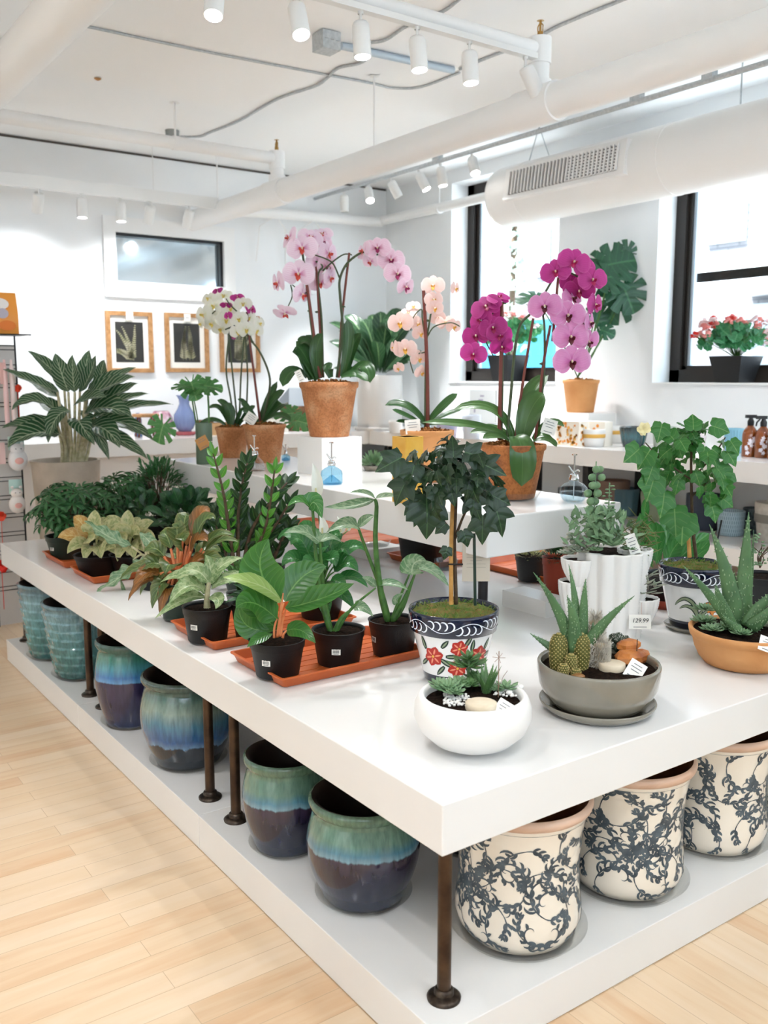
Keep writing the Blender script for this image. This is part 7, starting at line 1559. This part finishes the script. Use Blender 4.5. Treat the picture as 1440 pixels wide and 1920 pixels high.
# ================================================================ wire rack at the far left
P=onY(20,1000,4.55); t=Thing('wire_rack','black wire grid rack of hanging goods at the left edge of the photo','rack',(P.x-.1,4.55,0))
xr=onY(40,860,4.55).x; zt=onY(20,630,4.55).z
for x in (xr,xr-.19,xr-.62): b=MB(); b.tube([(x,4.55,.02),(x,4.55,zt)],.0055,8); t.part('upright',b,BLACKW)
b=MB(); z_=.25
while z_<zt: b.tube([(xr-.7,4.55,z_),(xr,4.55,z_)],.003,6); b.tube([(xr-.7,4.55,z_+.024),(xr,4.55,z_+.024)],.003,6); z_+=.115
t.part('wire_grid',b,BLACKW)
b=MB(); b.box(xr-.7,xr+.04,4.4,4.6,zt,zt+.006); b.tube([(xr-.7,4.4,zt+.003),(xr+.06,4.4,zt+.003)],.004,6); t.part('top_shelf',b,BLACKW,smooth=False)
b=MB(); b.box(xr-.75,xr+.03,4.66,4.69,0,zt-.05); t.part('back_panel',b,mat('pale_grey_slatboard','#d5d0cc',.7),smooth=False)
C=V((xr-.11,4.48,zt+.007)); t=Thing('snack_bag','orange printed bag standing on top of the wire rack','bag',C)
b=MB(); w,h,d=.115,.245,.035; vs=[];fs=[]
for j in range(7):
    u=j/6; dd=d*math.sin(pi*min(.95,.25+u*.72))
    for a,c in ((-1,-1),(0,-1.25),(1,-1),(1,1),(0,1.25),(-1,1)): vs.append((C.x+a*w*(1-.04*u),C.y+c*dd,C.z+h*u))
for j in range(6):
    for i in range(6): q=(i+1)%6; fs.append((j*6+i,j*6+q,j*6+6+q,j*6+6+i))
fs+= [tuple(range(6))[::-1],tuple(range(36,42))]; b.add(vs,fs,0)
def bq(x,z0,rx,rz,mi,e): b.lathe([(0,0)],C,3) if False else b.add([(C.x+x+rx*math.cos(a*pi/8),C.y-.047-e,C.z+z0+rz*math.sin(a*pi/8)) for a in range(16)],[tuple(range(16))],mi)
bq(.0,.175,.06,.035,1,0); bq(.02,.12,.035,.03,2,.001); bq(-.055,.07,.034,.05,3,.002); bq(.045,.05,.05,.03,4,.001)
t.part('bag_body',b,[mat('orange_bag','#ef9a3a',.4),mat('white_print_area','#efe8e2',.5),mat('lilac_grey_print','#b8aeb9',.5),mat('green_print','#6fa06a',.5),mat('deep_orange_print','#e57a22',.5)])
def goods(px,py,w,h,m_,nm,lab_,kind,y=4.46):
    C=onY(px,py,y); s_=scl(C); w*=s_/2; h*=s_/2; b=MB(); mats=[m_]
    if kind=='tube': b.lathe([(0,-h),(w*.9,-h),(w,-h*.9),(w,h*.6),(w*.5,h*.9),(w*.5,h)],C,20)
    elif kind=='ball':
        rn=random.Random(int(px+py)); 
        for i in range(16): d=rdir(rn,-1.4,1.5); b.leaf(C,C+d*w*.6,C+d*w*1.1,w*1.1,d.cross(V((.3,.2,1))),'round',n=4,m=1)
        b.tube([C,C-Z*.25],.002,5)
    elif kind=='plush':
        b.ball(C-Z*h*.25,w,16,12,0,sc3=(1,.7,1.15)); b.ball(C+Z*h*.45,w*.72,14,10,0,sc3=(1,.75,.85)); b.ball(C+V((0,-w*.62,-h*.3)),w*.45,12,8,1,sc3=(1,.4,.8))
        for a in (-1,1): b.ball(C+V((a*w*.26,-w*.52,h*.5)),w*.06,6,4,2); b.ball(C+V((a*w*.5,0,h*.82)),w*.2,8,6,0)
        b.box(C.x-w*.8,C.x+w*.8,C.y+w*.3,C.y+w*.34,C.z+h*.4,C.z+h*1.3,3); mats=[m_,mat('pink_plush','#ecb0a6',.9),INK,mat('mint_card','#bcd8cf',.7)]
    elif kind=='card': b.box(C.x-w,C.x+w,C.y-.01,C.y+.01,C.z-h,C.z+h)
    solo(nm,b,mats,lab_,'goods',C)
goods(11,735,9,120,mat('pink_tube','#efc7c3',.4),'slim_bottle','left slim pink and white tube hanging on the wire rack','tube'); goods(24,735,9,120,mat('pale_pink_tube','#f2dcd6',.4),'slim_bottle','right slim pink and white tube hanging on the wire rack','tube')
RED=mat('red_orange_paper','#e5492c',.6)
goods(33,728,15,16,RED,'paper_flower','red paper flower beside the slim tubes','ball'); goods(2,968,18,30,RED,'paper_flower','orange-red paper flower at the left edge, above the table end','ball'); goods(3,1062,24,24,mat('bright_red_paper','#e02a1c',.6),'paper_flower','bright red paper flower at the left edge, below the table end','ball',y=4.0)
goods(32,938,30,60,mat('cream_plush','#ece2db',.9),'plush_toy','cream plush toy with a pink tummy, the lower one on the wire rack','plush'); goods(33,855,36,56,mat('white_plush','#e8e2e0',.9),'plush_toy','white plush toy half hidden by a drooping leaf, the upper one on the wire rack','plush')
goods(5,700,10,40,mat('rose_card','#e3b1a9',.6),'gift_card','rose-coloured card at the left edge, above the slim tubes','card'); goods(4,850,10,40,mat('blush_card','#e9c3bd',.6),'gift_card','blush-coloured card at the left edge beside the upper plush toy','card')
# ================================================================ light
wd=bpy.data.worlds.new('World'); sc.world=wd; wd.use_nodes=True; bg=wd.node_tree.nodes['Background']; bg.inputs[0].default_value=(.72,.87,1.0,1); bg.inputs[1].default_value=4.0
sl=bpy.data.lights.new('sun','SUN'); sl.energy=15; sl.angle=.02; sl.color=(1,.97,.92); so=bpy.data.objects.new('sun',sl); COL.objects.link(so); so.rotation_euler=V((.62,-.25,-.95)).to_track_quat('-Z','Y').to_euler()
for i,(x,y,e,aim) in enumerate(((-.9,.1,30,(-.6,.9,0)),(.3,-1.0,24,(.5,-.6,.3)),(1.6,-.8,20,(1.5,-.4,.3)),(-1.6,1.6,40,(-.9,2.2,0)),(-1.4,-1.6,40,(-.4,-.6,0)),(3.0,-.4,100,(3.9,.9,1.2)),(-3,3,380,(-3.9,3.6,1.8)),(-3,-1,380,(-4.2,-.8,1.8)),(-3.2,5,80,(-3.2,6,1.8)),(-1,4.4,16,(-1,6.1,2)))):  # unseen lamps added to brighten the floor, walls and ceiling
    head((x,y,3.2),aim,'extra spotlight out of view above the shop floor number %d'%(i+1) if False else 'added unseen spotlight above the shop floor for extra light','added unseen fill spotlights',True,power=e)
# ================================================================ camera
cd=bpy.data.cameras.new('camera'); cam=bpy.data.objects.new('camera',cd); COL.objects.link(cam)
cd.sensor_fit='HORIZONTAL'; cd.sensor_width=36; cd.lens=36*FP/1440; cd.clip_start=.05
M=Matrix((R,UP,-FW)).transposed().to_4x4(); M.translation=CAM; cam.matrix_world=M; sc.camera=cam
cd.dof.use_dof=True; cd.dof.focus_distance=2.9; cd.dof.aperture_fstop=5.0
sc.view_settings.view_transform='Standard'; sc.view_settings.look='None'; sc.view_settings.gamma=1; sc.view_settings.use_curve_mapping=False; sc.view_settings.exposure=0.78
